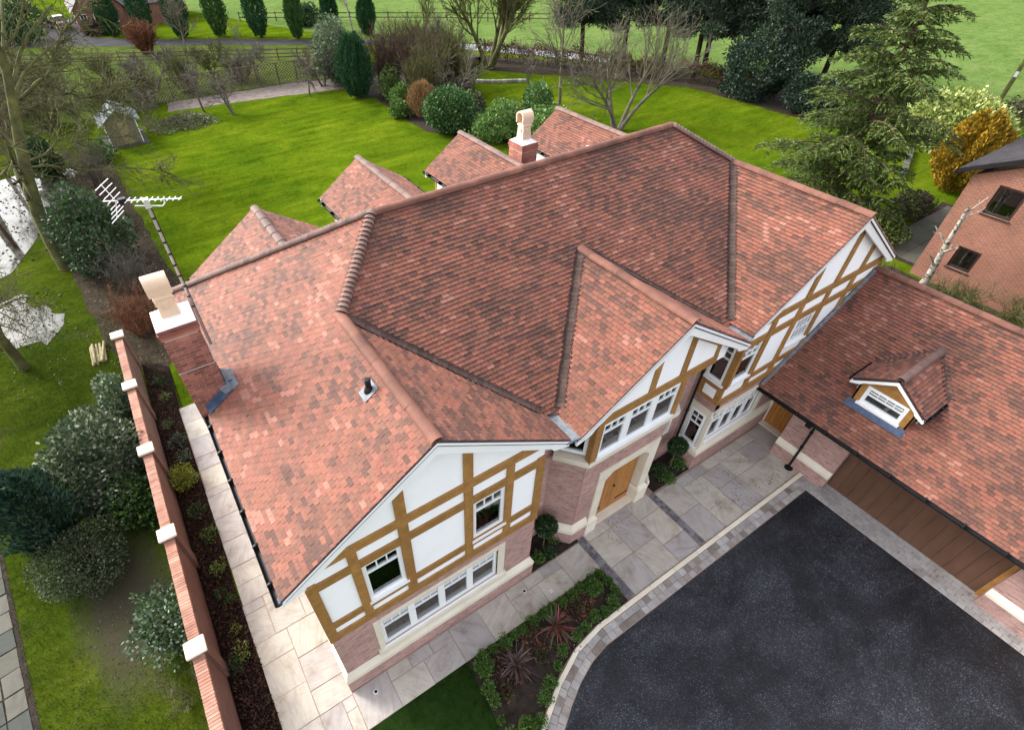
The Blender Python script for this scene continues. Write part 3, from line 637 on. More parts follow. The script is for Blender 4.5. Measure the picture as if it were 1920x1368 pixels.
def arc_mesh(name, r0, r1, length, mat, n=9, th=0.014, flat=0.75):
    mb = MB()
    for x, r in ((0, r0), (length, r1)):
        for k in range(n+1):
            t = math.pi*k/n; mb.v.append((x, r*math.cos(t), r*math.sin(t)*flat))
        for k in range(n+1):
            t = math.pi*k/n; mb.v.append((x, (r-th)*math.cos(t), (r-th)*math.sin(t)*flat))
    m = 2*(n+1)
    for k in range(n):
        mb.f.append((k, k+1, m+k+1, m+k)); mb.f.append((n+1+k+1, n+1+k, m+n+1+k, m+n+1+k+1))
    side = list(mb.v)
    for k in range(n):
        for q in ((k+1, k, n+1+k, n+1+k+1), (m+k, m+k+1, m+n+1+k+1, m+n+1+k)): mb.add([side[i] for i in q], [(0, 1, 2, 3)])
    me = bpy.data.meshes.new(name); me.from_pydata(mb.v, [], mb.f); me.materials.append(mat)
    me.polygons.foreach_set("use_smooth", [True]*len(me.polygons)); me.update(); return me
RIDGE_ME = arc_mesh('ridge_tile', 0.122, 0.122, 0.441, M['ridge'])
RIDGE_BR = arc_mesh('ridge_tile', 0.122, 0.122, 0.441, M['bonnet'])
BONNET_ME = arc_mesh('hip_tile', 0.135, 0.065, 0.20, M['bonnet'], 7, 0.012, 0.6)
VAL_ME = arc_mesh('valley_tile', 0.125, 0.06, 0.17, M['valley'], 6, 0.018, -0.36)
def along(name, me, a, b, step, parent, lift=0.0, tilt=0.0, rev=False, wob=0.006):
    a, b = Vector(a), Vector(b)
    if rev: a, b = b, a
    d = (b-a); L = d.length; d.normalize(); side = Vector((0, 0, 1)).cross(d).normalized(); up = d.cross(side); o = ORG[parent.name]
    d2 = (d*math.cos(tilt)+up*math.sin(tilt)).normalized(); u2 = d2.cross(side)
    n = max(1, int(round(L/step)))
    for k in range(n):
        t = a+d*(L*k/n)+up*(lift+random.uniform(-wob, wob)*0.5)+side*random.uniform(-wob, wob)-o
        ob = bpy.data.objects.new(name, me); COL.objects.link(ob); ob.parent = parent
        ob.matrix_local = Matrix(((d2.x, side.x, u2.x, t.x), (d2.y, side.y, u2.y, t.y), (d2.z, side.z, u2.z, t.z), (0, 0, 0, 1)))

# ---------------------------------------------------------------- the house roof
house = thing('detached_house', 'large new timber-framed brick house with red clay tiled hipped roof', 'house', (8, 5, 0))
EX, EZ = -0.352, 5.807            # left eave
LX, LZ, LY = 2.652, 7.80, -0.25   # left wing ridge and verge
RY, RZ, RX1, RX2 = 5.158, 8.877, 4.278, 13.586
A2Y = RY-(RZ-LZ)/P
WX, WZ, WY = 14.937, 7.98, -0.194
WC = RY-(RZ-WZ)/P
MX, MZ, MY, MW = 8.654, 7.545, -0.30, 2.754
M1Y = RY-(RZ-MZ)/P
ME_Z = MZ-P*MW
BY = RY+(RZ-EZ)/P                 # back eave
FE = RY-(RZ-EZ)/P                 # front eave
RE = RX2+(RZ-EZ)/P                # right eave x
_ch = [[(-0.6, 4.62), (0.20, 4.62), (0.20, 5.38), (-0.6, 5.38)]]
S_left = Slope([(EX, LY), (LX, LY), (LX, A2Y), (EX, A2Y)], (EX, 0, EZ), (1, 0), holes=_ch)
S_left2 = Slope([(EX, A2Y), (LX, A2Y), (RX1, RY), (EX, RY+(RX1-EX))], (EX, 0, EZ), (1, 0), holes=_ch)
S_lright = Slope([(LX, LY), (2*LX-EX, LY), (2*LX-EX, FE+0.12), (LX, A2Y)], (2*LX-EX, 0, EZ), (-1, 0))
vl_b = (2*LX-EX-0.18, A2Y-(2*LX-EX-0.18-LX))
S_front = Slope([(LX, A2Y), (RX1, RY), (RX2, RY), (WX, WC), (WX-3.42, WC-3.42), (11.6, 0.25), (5.66, 0.52)], (8, FE, EZ), (0, 1))
S_mleft = Slope([(MX, MY), (MX, M1Y), (MX-MW, M1Y-MW), (MX-MW, MY)], (MX-MW, 0, ME_Z), (1, 0))
S_mright = Slope([(MX, MY), (MX+MW, MY), (MX+MW, M1Y-MW), (MX, M1Y)], (MX+MW, 0, ME_Z), (-1, 0))
S_wleft = Slope([(WX, WY), (WX, WC), (WX-3.35, WC-3.35), (WX-3.35, WY)], (WX-3.35, 0, WZ-P*3.35), (1, 0))
S_right = Slope([(WX, WY), (RE, WY), (RE, WC), (WX, WC)], (RE, 0, EZ), (-1, 0))
S_right2 = Slope([(WX, WC), (RE, WC), (RE, BY), (RX2, RY)], (RE, 0, EZ), (-1, 0))
S_back = Slope([(RX1, RY), (EX, BY), (RE, BY), (RX2, RY)], (0, BY, EZ), (0, -1))
slopes = [S_left, S_left2, S_right2, S_lright, S_mleft, S_mright, S_wleft, S_right, S_back]
recs = []
# the front slope is cut by the middle gable: two halves
S_f1 = Slope([(LX, A2Y), (RX1, RY), (MX, RY), (MX, M1Y), (5.94, 0.47), (5.6, 0.57)], (8, FE, EZ), (0, 1))
S_f2 = Slope([(MX, RY), (RX2, RY), (WX, WC), (11.55, 0.35), (11.4, 0.42), (MX, M1Y)], (8, FE, EZ), (0, 1))
gab = []
for gx, gh, gy, gz in ((2.77, 2.3, 10.3, 7.33), (7.15, 1.64, 13.05, 6.89), (11.43, 1.64, 13.0, 6.89), (16.28, 1.64, 13.0, 6.89)):
    yb = RY+(RZ-gz)/P; ye = RY+(RZ-(gz-P*gh))/P
    gab.append((gx, gh, gy, gz, yb, ye))
    slopes.append(Slope([(gx, yb), (gx, gy), (gx-gh, gy), (gx-gh, ye)], (gx-gh, 0, gz-P*gh), (1, 0)))
    slopes.append(Slope([(gx, yb), (gx, gy), (gx+gh, gy), (gx+gh, ye)], (gx+gh, 0, gz-P*gh), (-1, 0)))
dk = MB()
for s in slopes+[S_f1, S_f2]: deck_add(dk, s)
roof = dk.build('roof', M['deck'], house)
for i, s in enumerate(slopes+[S_f1, S_f2]):
    if s in (S_back, S_right, S_right2): continue
    s.tiles(recs, {id(S_f2): len(slopes), id(S_left2): 0}.get(id(s), i))
S_right.tiles(recs, 77)
lay_tiles(recs, roof)
RL = 0.015
along('ridge_tile', RIDGE_ME, (LX, LY-0.02, LZ+RL), (LX, A2Y+0.1, LZ+RL), 0.45, roof)
along('ridge_tile', RIDGE_ME, (RX1, RY, RZ+RL), (RX2, RY, RZ+RL), 0.45, roof)
along('ridge_tile', RIDGE_ME, (MX, MY-0.02, MZ+RL), (MX, M1Y, MZ+RL), 0.45, roof)
along('ridge_tile', RIDGE_ME, (WX, WY-0.02, WZ+RL), (WX, WC, WZ+RL), 0.45, roof)
for gx, gh, gy, gz, yb, ye in gab:
    along('ridge_tile', RIDGE_BR, (gx, yb-0.05, gz+RL), (gx, gy+0.02, gz+RL), 0.45, roof)
along('hip_tile', BONNET_ME, (LX+0.05, A2Y+0.05, LZ+0.03), (RX1, RY, RZ+0.03), 0.112, roof, 0.05, -0.16)
along('hip_tile', BONNET_ME, (EX, RY+RX1-EX, EZ+0.03), (RX1, RY, RZ+0.03), 0.112, roof, 0.03, -0.16)
along('hip_tile', BONNET_ME, (WX, WC, WZ+0.03), (RX2, RY, RZ+0.03), 0.112, roof, 0.03, -0.16)
VZ = 0.085
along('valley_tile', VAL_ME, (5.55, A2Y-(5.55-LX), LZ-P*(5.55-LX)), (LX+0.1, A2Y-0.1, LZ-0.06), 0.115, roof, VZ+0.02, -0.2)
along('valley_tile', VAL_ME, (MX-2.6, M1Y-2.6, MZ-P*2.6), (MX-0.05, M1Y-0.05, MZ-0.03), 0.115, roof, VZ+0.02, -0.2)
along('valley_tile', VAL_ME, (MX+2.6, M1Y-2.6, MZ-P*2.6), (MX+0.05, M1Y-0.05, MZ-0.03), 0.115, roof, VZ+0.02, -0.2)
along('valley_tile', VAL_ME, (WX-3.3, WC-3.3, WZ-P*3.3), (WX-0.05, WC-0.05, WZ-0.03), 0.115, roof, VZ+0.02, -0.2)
# lead gutters where the eaves of neighbouring gables meet
MB().poly_xy([(5.60, -0.26), (5.98, -0.30), (5.98, 0.50), (5.60, 0.56)], 5.70, 5.765).build('lead_gutter', M['lead'], roof)
MB().poly_xy([(11.34, -0.28), (11.72, -0.19), (11.72, 0.42), (11.34, 0.45)], 5.67, 5.74).build('lead_gutter', M['lead'], roof)
# verge undercloak and barge boards
def gable_trim(cx, hw, z0, y, parent, left=True, right=True, bh=0.30, th=0.05, apexz=None, end=0.05):
    for sgn, on in ((-1, left), (1, right)):
        if not on: continue
        def pt(t, dz): return (cx+sgn*t, z0-P*t+dz)
        a, b = 0.0, hw+end
        up_ = [pt(a, -0.035), pt(b, -0.035), pt(b-0.02, -0.035-bh*0.55), pt(b-0.42, -0.035-bh*1.05), pt(b-0.50, -0.035-bh*0.85), pt(a, -0.035-bh)]
        if sgn > 0: up_ = up_[::-1]
        MB().poly_xz(up_, y+0.02, y+0.02+th).build('barge_board', M['paint'], parent)
        rail = [pt(a, -0.03), pt(b, -0.03), pt(b, -0.09), pt(a, -0.09)]
        MB().poly_xz(rail if sgn < 0 else rail[::-1], y-0.005, y+0.02).build('verge_moulding', M['paint'], parent)
        uc = [pt(a, 0.006), pt(b, 0.006), pt(b, -0.028), pt(a, -0.028)]
        MB().poly_xz(uc if sgn < 0 else uc[::-1], y+0.006, y+0.12).build('verge_undercloak', M['lead_blue'], parent)
        so = [pt(a, -0.06), pt(b-0.06, -0.06), pt(b-0.06, -0.10), pt(a, -0.10)]
        MB().poly_xz(so if sgn < 0 else so[::-1], y+0.075, y+0.30).build('soffit', M['paint'], parent)
gable_trim(LX, LX-EX, LZ, LY, roof)
gable_trim(MX, MW, MZ, MY, roof)
gable_trim(WX, RE-WX-0.05, WZ, WY, roof, left=True, right=True)
for gx, gh, gy, gz, yb, ye in gab:
    for sgn in (-1, 1):
        pts = [(gx, gz-0.03), (gx+sgn*gh, gz-P*gh-0.03), (gx+sgn*gh, gz-P*gh-0.25), (gx, gz-0.3)]
        MB().poly_xz(pts, gy-0.06, gy-0.01).build('barge_board', M['paint'], roof)
# gutters
def gutter(parent, a, b, r=0.062, name='gutter', hang=0.0):
    a, b = Vector(a), Vector(b); d = (b-a).normalized(); side = Vector((0, 0, 1)).cross(d); mb = MB(); n = 8; th = 0.006
    for p in (a, b):
        for rr in (r, r-th):
            for k in range(n+1):
                t = math.pi+math.pi*k/n; q = p+side*(rr*math.cos(t))+Vector((0, 0, rr*math.sin(t))); mb.v.append(tuple(q))
    m = 2*(n+1)
    for k in range(n):
        mb.f.append((k, k+1, m+k+1, m+k)); mb.f.append((n+1+k+1, n+1+k, m+n+1+k, m+n+1+k+1))
    for e in (0, m): mb.f.append(tuple(range(e, e+n+1)))
    mb.f.append((0, n+1, m+n+1, m)); mb.f.append((n, m+n, m+2*n+1, 2*n+1))
    # brackets and joint collars
    L = (b-a).length; k = int(L/0.9)
    for i in range(k+1):
        p = a+d*(L*(i+.5)/(k+1)); mb.tube([p-d*0.02, p+d*0.02], r+0.006, 8)
    return mb.build(name, M['black'], parent)
gutter(roof, (EX-0.055, LY-0.02, EZ-0.01), (EX-0.055, 4.55, EZ-0.01))
gutter(roof, (EX-0.055, 5.45, EZ-0.01), (EX-0.055, RY+RX1-EX, EZ-0.01))
for gx, gh, gy, gz, yb, ye in gab:
    gutter(roof, (gx-gh-0.05, gy+0.03, gz-P*gh-0.02), (gx-gh-0.05, ye, gz-P*gh-0.02))
    gutter(roof, (gx+gh+0.05, gy+0.03, gz-P*gh-0.02), (gx+gh+0.05, ye, gz-P*gh-0.02))
gutter(roof, (RE+0.05, WY, EZ-0.02), (RE+0.05, BY, EZ-0.02))
# soil vent pipe with its flashing on the left slope
vp = S_left.p3(*S_left.uv(1.93, 2.05), 0.03)
vp = S_left.p3(*S_left.uv(2.33, 1.55), 0.04)
MB().prism([tuple(S_left.p3(*S_left.uv(2.33+dx, 1.55+dy), 0.036)) for dx, dy in ((-.16, -.15), (.12, -.15), (.12, .13), (-.16, .13))],
           [tuple(S_left.p3(*S_left.uv(2.33+dx, 1.55+dy), 0.05)) for dx, dy in ((-.16, -.15), (.12, -.15), (.12, .13), (-.16, .13))]).build('vent_flashing', M['lead'], roof)
MB().lathe((vp.x, vp.y, vp.z-0.1), [(0.10, 0.06), (0.075, 0.14), (0.055, 0.17), (0.052, 0.30), (0.06, 0.31), (0.06, 0.35), (0.04, 0.36)], 14).build('soil_vent', M['black'], roof)
for dx, dy in ((5.35, 5.95), (11.25, 5.85)):
    zz = S_back.z(dx, dy)
    MB().lathe((dx, dy, zz-0.19), [(0.22, 0), (0.22, 0.26), (0.20, 0.31), (0.15, 0.35), (0.08, 0.372), (0.01, 0.38)], 20).build('sun_tunnel_dome', M['paint'], roof, smooth=True)

# ---------------------------------------------------------------- walls
def wall_xz(x0, x1, z0, z1, y0, y1, holes, name, mat, parent):
    xs = sorted({x0, x1, *[h[0] for h in holes], *[h[1] for h in holes]}); zs = sorted({z0, z1, *[h[2] for h in holes], *[h[3] for h in holes]})
    mb = MB()
    for a, b in zip(xs, xs[1:]):
        runs = []
        for c, d in zip(zs, zs[1:]):
            mx, mz = (a+b)/2, (c+d)/2
            if any(h[0] < mx < h[1] and h[2] < mz < h[3] for h in holes): continue
            if runs and abs(runs[-1][1]-c) < 1e-6: runs[-1][1] = d
            else: runs.append([c, d])
        for c, d in runs: mb.box(a, b, y0, y1, c, d)
    return mb.build(name, mat, parent)
def X_(pt): return pt
class Frame:
    """wall frame: u along wall, w up, d outwards"""
    def __init__(s, o, u, n): s.o = Vector(o); s.u = Vector(u); s.n = Vector(n)
    def __call__(s, u, d, w): p = s.o+s.u*u+s.n*d; return (p.x, p.y, p.z+w)
    def box(s, mb, u0, u1, d0, d1, w0, w1):
        c = [(u0, d0), (u1, d0), (u1, d1), (u0, d1)]
        lo = [s(u, d, w0) for u, d in c]; hi = [s(u, d, w1) for u, d in c]
        if s.u.cross(s.n).z < 0: lo.reverse(); hi.reverse()
        return mb.prism(lo, hi)
F_FRONT = lambda y: Frame((0, y, 0), (1, 0, 0), (0, -1, 0))
def window(fr, u0, u1, w0, w1, parent, lights=1, cols=3, rows=1, top=0.24, sill=True, frame=0.055, mull=0.09, depth=0.06, room=True, mat='paint', name='window', sillw=0.05, rmg=0.25, D=0.75, rmat='interior'):
    mb = MB(); fr.box(mb, u0, u0+frame, -depth, 0, w0, w1); fr.box(mb, u1-frame, u1, -depth, 0, w0, w1)
    fr.box(mb, u0+frame, u1-frame, -depth, 0, w0, w0+frame); fr.box(mb, u0+frame, u1-frame, -depth, 0, w1-frame, w1)
    inn = (u1-u0-2*frame-(lights-1)*mull)/lights; panes = []
    for i in range(lights):
        a = u0+frame+i*(inn+mull); b = a+inn
        if i < lights-1: fr.box(mb, b, b+mull, -depth, 0.004, w0+frame, w1-frame)
        sa, sb, sw0, sw1 = a+0.035, b-0.035, w0+frame+0.035, w1-frame-0.035
        for q in ((a, sa, w0+frame, w1-frame), (sb, b, w0+frame, w1-frame)): fr.box(mb, q[0], q[1], -depth+0.01, 0.008, q[2], q[3])
        fr.box(mb, sa, sb, -depth+0.01, 0.008, w0+frame, sw0); fr.box(mb, sa, sb, -depth+0.01, 0.008, sw1, w1-frame)
        if top:
            tz = sw1-(sw1-sw0)*top; fr.box(mb, sa, sb, -depth+0.01, 0.006, tz-0.02, tz+0.02); panes.append((sa, sb, sw0, tz-0.02))
            cw = (sb-sa)/cols; rh = (sw1-tz-0.02)/rows
            for c in range(cols):
                if c: fr.box(mb, sa+c*cw-0.011, sa+c*cw+0.011, -depth+0.015, 0.004, tz+0.02, sw1)
                for r in range(rows): panes.append((sa+c*cw+(0.011 if c else 0), sa+(c+1)*cw-(0.011 if c < cols-1 else 0), tz+0.02+r*rh, tz+0.02+(r+1)*rh))
            for r in range(1, rows):
                for c in range(cols): fr.box(mb, sa+c*cw+0.011, sa+(c+1)*cw-0.011, -depth+0.015, 0.003, tz+0.02+r*rh-0.01, tz+0.02+r*rh+0.01)
        else: panes.append((sa, sb, sw0, sw1))
    win = mb.build(name, M[mat], parent)
    for a, b, c, d in panes:
        fr.box(MB(), a+0.001, b-0.001, -depth+0.022, -depth+0.03, c+0.001, d-0.001).build('pane', M['glass'], win)
    if sill: fr.box(MB(), u0-0.04, u1+0.04, -depth, sillw+0.03, w0-0.055, w0-0.002).build('sill', M[mat], win)
    if room:
        rm = MB(); g_ = rmg
        fr.box(rm, u0-g_, u1+g_, -D-0.03, -D, w0-0.35, w1+0.15)
        fr.box(rm, u0-g_-0.03, u0-g_, -D, -0.25, w0-0.35, w1+0.15); fr.box(rm, u1+g_, u1+g_+0.03, -D, -0.25, w0-0.35, w1+0.15)
        fr.box(rm, u0-g_, u1+g_, -D, -0.25, w1+0.12, w1+0.15); fr.box(rm, u0-g_, u1+g_, -D, -0.25, w0-0.38, w0-0.35)
        rm.build('room_lining', M[rmat], win)
        fr.box(MB(), u0+0.01, u1-0.01, -0.30, -depth-0.003, w0-0.02, w0+0.015).build('window_board', M['paint'], win)
    return win
def plinth(pts, parent, z0=0.56, z1=0.90, out=0.10, base_out=0.09):
    """sloped stone plinth course; pts = plan polyline of the wall face, outward to the right of travel"""
    n = len(pts); P2 = [Vector(p) for p in pts]; nr = []
    for i in range(n):
        ds = []
        if i > 0: ds.append((P2[i]-P2[i-1]).normalized())
        if i < n-1: ds.append((P2[i+1]-P2[i]).normalized())
        ns = [Vector((d.y, -d.x)) for d in ds]; m = sum(ns, Vector((0, 0))); m.normalize(); m = m/max(0.3, m.dot(ns[0])); nr.append(m)
    for i in range(n-1):
        a, b, na, nb2 = P2[i], P2[i+1], nr[i], nr[i+1]
        L = (b-a).length; k = max(1, int(L/0.95))
        for j in range(k):
            t0, t1 = j/k, (j+1)/k
            p0, p1 = a.lerp(b, t0), a.lerp(b, t1); m0, m1 = na.lerp(nb2, t0), na.lerp(nb2, t1)
            if 0 < j: m0 = m0
            dd = (b-a).normalized()*0.002
            sec = [(-0.04, z0), (out, z0), (out, z0+(z1-z0)*0.45), (0.006, z1), (-0.04, z1)]
            lo = [(p0.x+dd.x+m0.x*o, p0.y+dd.y+m0.y*o, z) for o, z in sec]; hi = [(p1.x-dd.x+m1.x*o, p1.y-dd.y+m1.y*o, z) for o, z in sec]
            MB().prism(lo, hi).build('plinth_stone', M['stone'], parent)
        mb = MB(); mb.prism([(a.x-na.x*0.05, a.y-na.y*0.05, -0.02), (a.x+na.x*base_out, a.y+na.y*base_out, -0.02), (a.x+na.x*base_out, a.y+na.y*base_out, z0), (a.x-na.x*0.05, a.y-na.y*0.05, z0)],
                            [(b.x-nb2.x*0.05, b.y-nb2.y*0.05, -0.02), (b.x+nb2.x*base_out, b.y+nb2.y*base_out, -0.02), (b.x+nb2.x*base_out, b.y+nb2.y*base_out, z0), (b.x-nb2.x*0.05, b.y-nb2.y*0.05, z0)])
        mb.build('brick_plinth', M['brick'], parent)
JB = 2.87   # underside of the timber storey
# left wing front: brick below, render above
BH = [(0.92, 4.37, 0.95, 2.56)]
wf = wall_xz(0.03, 5.27, 0.0, JB+0.05, 0.03, 0.30, [(1.0, 4.2, 1.12, 2.46)], 'front_wall', M['brick'], house)
def rend_gable(cx, x0, x1, zr, yf, holes, name='gable_wall'):
    g = wall_xz(x0, x1, JB+0.02, 5.35, yf, yf+0.2, holes, name, M['render'], house)
    zt = lambda x: zr-P*abs(x-cx)-0.08
    MB().poly_xz([(x0, 5.35), (x0, max(5.36, zt(x0))), (cx, zt(cx)), (x1, max(5.36, zt(x1))), (x1, 5.35)][::-1], yf, yf+0.2).build('gable_peak', M['render'], g)
    return g
W1, W2 = (1.02, 1.84, 3.62, 5.03), (3.47, 4.29, 3.60, 5.02)
gw = rend_gable(LX, 0.02, 5.28, LZ, 0.025, [W1, W2])
def beam(x0, x1, z0, z1, y0, y1, parent, name='timber_beam'):
    return MB().box(x0, x1, y0, y1, z0, z1).build(name, M['oak'], parent, bevel=0.008)
def posts(cx, zr, yf, xs, segs, parent):
    for (a, b, z0, z1) in segs:
        if z1 is None:
            zt = min(zr-P*abs(a-cx), zr-P*abs(b-cx))-0.14
            zl, zh = zr-P*abs(a-cx)-0.14, zr-P*abs(b-cx)-0.14
            MB().poly_xz([(a, z0), (b, z0), (b, zh), (a, zl)], yf-0.022, yf+0.05).build('timber_post', M['oak'], parent)
        else: beam(a, b, z0, z1, yf-0.022, yf+0.05, parent, 'timber_post')
for z0, z1 in ((JB, 3.13), (3.38, 3.61), (5.03, 5.28), (5.63, 5.88)):
    zz = (z0+z1)/2; ext = min(5.30, LX+(LZ-zz-0.1)/P); lo = max(0.0, 2*LX-ext)
    beam(lo, ext, z0, z1, -0.012, 0.06, gw)
segs = [(0.0, 0.2, JB, 5.32), (0.83, 1.02, 3.13, 5.63), (1.84, 2.05, 3.13, 5.63), (1.84, 2.05, 5.88, None), (3.27, 3.47, 3.13, 5.63), (3.27, 3.47, 5.88, None),
        (4.29, 4.48, 3.13, 5.63), (5.10, 5.30, JB, 5.32)]
posts(LX, LZ, 0.0, None, segs, gw)
ff = F_FRONT(0.03)
window(ff, *W1, gw); window(ff, *W2, gw)
MB().box(0.0, 0.2, 0.03, 0.4, JB, 5.32).build('corner_post', M['oak'], gw)
# big ground floor window with its stone surround
sur = MB()
for a, b, c, d in ((0.90, 1.04, 0.9, 2.58), (4.20, 4.40, 0.9, 2.58)): sur.box(a, b, 0.0, 0.16, c, d)
sur.box(1.04, 4.20, 0.0, 0.16, 2.42, 2.58); sur.box(0.84, 4.46, -0.05, 0.16, 0.905, 1.10)
sur.build('window_surround', M['stone'], wf, bevel=0.01)
window(F_FRONT(0.07), 1.04, 4.20, 1.12, 2.42, wf, lights=4, cols=3, rows=2, top=0.30, mull=0.10)
plinth([(0.03, 10), (0.03, 0.03), (5.27, 0.03), (5.27, 0.9)], house)
# left wing sides and the rest of the walls
MB().box(0.04, 0.30, 0.3, 9.4, 0.0, 5.72).build('side_wall', M['brick'], house)
MB().box(5.0, 5.26, 0.3, 1.0, 0.0, 5.75).build('side_wall', M['brick'], house)
MB().box(5.26, 6.6, 0.78, 1.0, 0.0, 5.75).build('main_wall', M['brick'], house)
MB().box(10.4, 11.9, 0.78, 1.0, 0.0, 5.75).build('main_wall', M['brick'], house)
MB().box(0.3, 18.0, 9.3, 9.5, 0.0, 5.7).build('rear_wall', M['render'], house)
MB().box(17.85, 18.1, 0.25, 9.3, 0.0, 5.7).build('side_wall', M['brick'], house)
for gx, gh, gy, gz, yb, ye in gab:
    w = MB(); w.box(gx-gh+0.3, gx+gh-0.3, 9.3, gy-0.25, 0.0, gz-P*gh+0.05)
    w.poly_xz([(gx-gh+0.3, gz-P*gh), (gx+gh-0.3, gz-P*gh), (gx, gz-0.28)], gy-0.4, gy-0.25)
    g = w.build('rear_gable', M['render'], house)
    for x in (gx-gh+0.29, gx+gh-0.45):
        MB().box(x, x+0.16, gy-0.38, gy-0.235, 0, gz-P*gh+0.02).build('corner_post', M['oak'], g)
# small stone-framed slit windows either side of the porch
fs = Frame((5.27, 0, 0), (0, 1, 0), (1, 0, 0))
mb = MB(); fs.box(mb, 0.35, 0.75, 0.0, 0.05, 1.25, 2.35); s1 = mb.build('slit_surround', M['stone'], house)
fs.box(MB(), 0.46, 0.64, 0.05, 0.056, 1.38, 2.22).build('pane', M['interior'], s1)
ff2 = F_FRONT(0.78)
mb = MB(); ff2.box(mb, 10.75, 11.15, 0.0, 0.05, 1.5, 2.7); s2 = mb.build('slit_surround', M['stone'], house)
ff2.box(MB(), 10.86, 11.04, 0.05, 0.056, 1.62, 2.58).build('pane', M['interior'], s2)

# ---------------------------------------------------------------- middle gable and porch
mg = MB().poly_xz([(MX-MW+0.45, 5.30), (MX+MW-0.45, 5.30), (MX+MW-0.45, 5.60), (MX, MZ-0.1), (MX-MW+0.45, 5.60)], -0.03, 0.14).build('gable_wall', M['render'], house)
beam(6.75, 10.62, 5.28, 5.56, -0.06, 0.10, mg)
for a, b in ((8.21, 8.42), (9.24, 9.46)):
    MB().poly_xz([(a, 5.56), (b, 5.56), (b, MZ-P*abs(b-MX)-0.2), (a, MZ-P*abs(a-MX)-0.2)], -0.05, 0.02).build('timber_post', M['oak'], mg)
# right-hand raking timber and end post
MB().poly_xz([(9.35, MZ-P*(9.35-MX)-0.28), (10.55, MZ-P*(10.55-MX)-0.28), (10.55, MZ-P*(10.55-MX)-0.44), (9.35, MZ-P*(9.35-MX)-0.44)][::-1], -0.048, 0.02).build('raking_timber', M['oak'], mg)
beam(10.45, 10.62, 5.56, 6.0, -0.05, 0.02, mg, 'timber_post')
# bay: front x 6.80..9.78 at y=.10, canted cheeks going back to the main wall
BYF = 0.10
fb = F_FRONT(-0.02)
window(fb, 6.92, 9.46, 4.10, 5.24, mg, lights=3, cols=3, rows=1, top=0.26, mull=0.16, rmg=-0.03, D=0.6)
beam(6.70, 6.92, 4.0, 5.28, -0.07, 0.10, mg, 'timber_post'); beam(9.46, 9.62, 4.0, 5.28, -0.07, 0.10, mg, 'timber_post')
cant = Vector((6.80-6.25, BYF-0.75, 0)); cl = cant.length; cu = cant.normalized(); cn = Vector((cu.y, -cu.x, 0))
fc = Frame((6.25, 0.75, 0), tuple(cu), tuple(cn))
window(fc, 0.06, cl-0.05, 4.10, 5.24, mg, lights=1, top=0, sill=False, room=False)
cant2 = Vector((10.33-9.78, 0.75-BYF, 0)); cu2 = cant2.normalized(); fc2 = Frame((9.78, BYF, 0), tuple(cu2), (cu2.y, -cu2.x, 0))
window(fc2, 0.05, cl-0.06, 4.10, 5.24, mg, lights=1, top=0, sill=False, room=False)
# stone sill course round the bay
def band(pts, z0, z1, out, name, mat, parent, inn=0.05):
    n = len(pts); P2 = [Vector(p) for p in pts]; nr = []
    for i in range(n):
        ds = []
        if i > 0: ds.append((P2[i]-P2[i-1]).normalized())
        if i < n-1: ds.append((P2[i+1]-P2[i]).normalized())
        ns = [Vector((d.y, -d.x)) for d in ds]; m = sum(ns, Vector((0, 0))); m.normalize(); m = m/m.dot(ns[0]); nr.append(m)
    mb = MB()
    for i in range(n-1):
        a, b, na, nb2 = P2[i], P2[i+1], nr[i], nr[i+1]
        q = lambda p, m, o, z: (p.x+m.x*o, p.y+m.y*o, z)
        mb.prism([q(a, na, -inn, z0), q(a, na, out*0.55, z0), q(a, na, out, z0+(z1-z0)*0.35), q(a, na, out, z1), q(a, na, -inn, z1)],
                 [q(b, nb2, -inn, z0), q(b, nb2, out*0.55, z0), q(b, nb2, out, z0+(z1-z0)*0.35), q(b, nb2, out, z1), q(b, nb2, -inn, z1)])
    return mb.build(name, mat, parent)
BAY = [(6.25, 0.75), (6.80, BYF), (9.78, BYF), (10.33, 0.75)]
band([(6.25, 0.68), (6.78, 0.02), (9.78, 0.02), (10.33, 0.68)], 3.76, 4.03, 0.10, 'bay_sill_course', M['stone'], mg, 0.25)
# bay brickwork with the door opening
DO = (7.72, 9.40, 0.0, 2.62)
pw = wall_xz(6.86, 9.74, 0.0, 3.76, BYF+0.02, BYF+0.30, [DO], 'porch_wall', M['brick'], house)
cb1 = MB(); cb1.prism([(6.27, 0.78, 0), (6.84, BYF+0.02, 0), (7.06, BYF+0.3, 0), (6.55, 0.98, 0)], [(6.27, 0.78, 3.76), (6.84, BYF+0.02, 3.76), (7.06, BYF+0.3, 3.76), (6.55, 0.98, 3.76)]); cb1.build('canted_wall', M['brick'], pw)
cb2 = MB(); cb2.prism([(9.755, BYF+0.02, 0), (10.31, 0.78, 0), (10.1, 0.98, 0), (9.6, BYF+0.3, 0)], [(9.755, BYF+0.02, 3.76), (10.31, 0.78, 3.76), (10.1, 0.98, 3.76), (9.6, BYF+0.3, 3.76)]); cb2.build('canted_wall', M['brick'], pw)
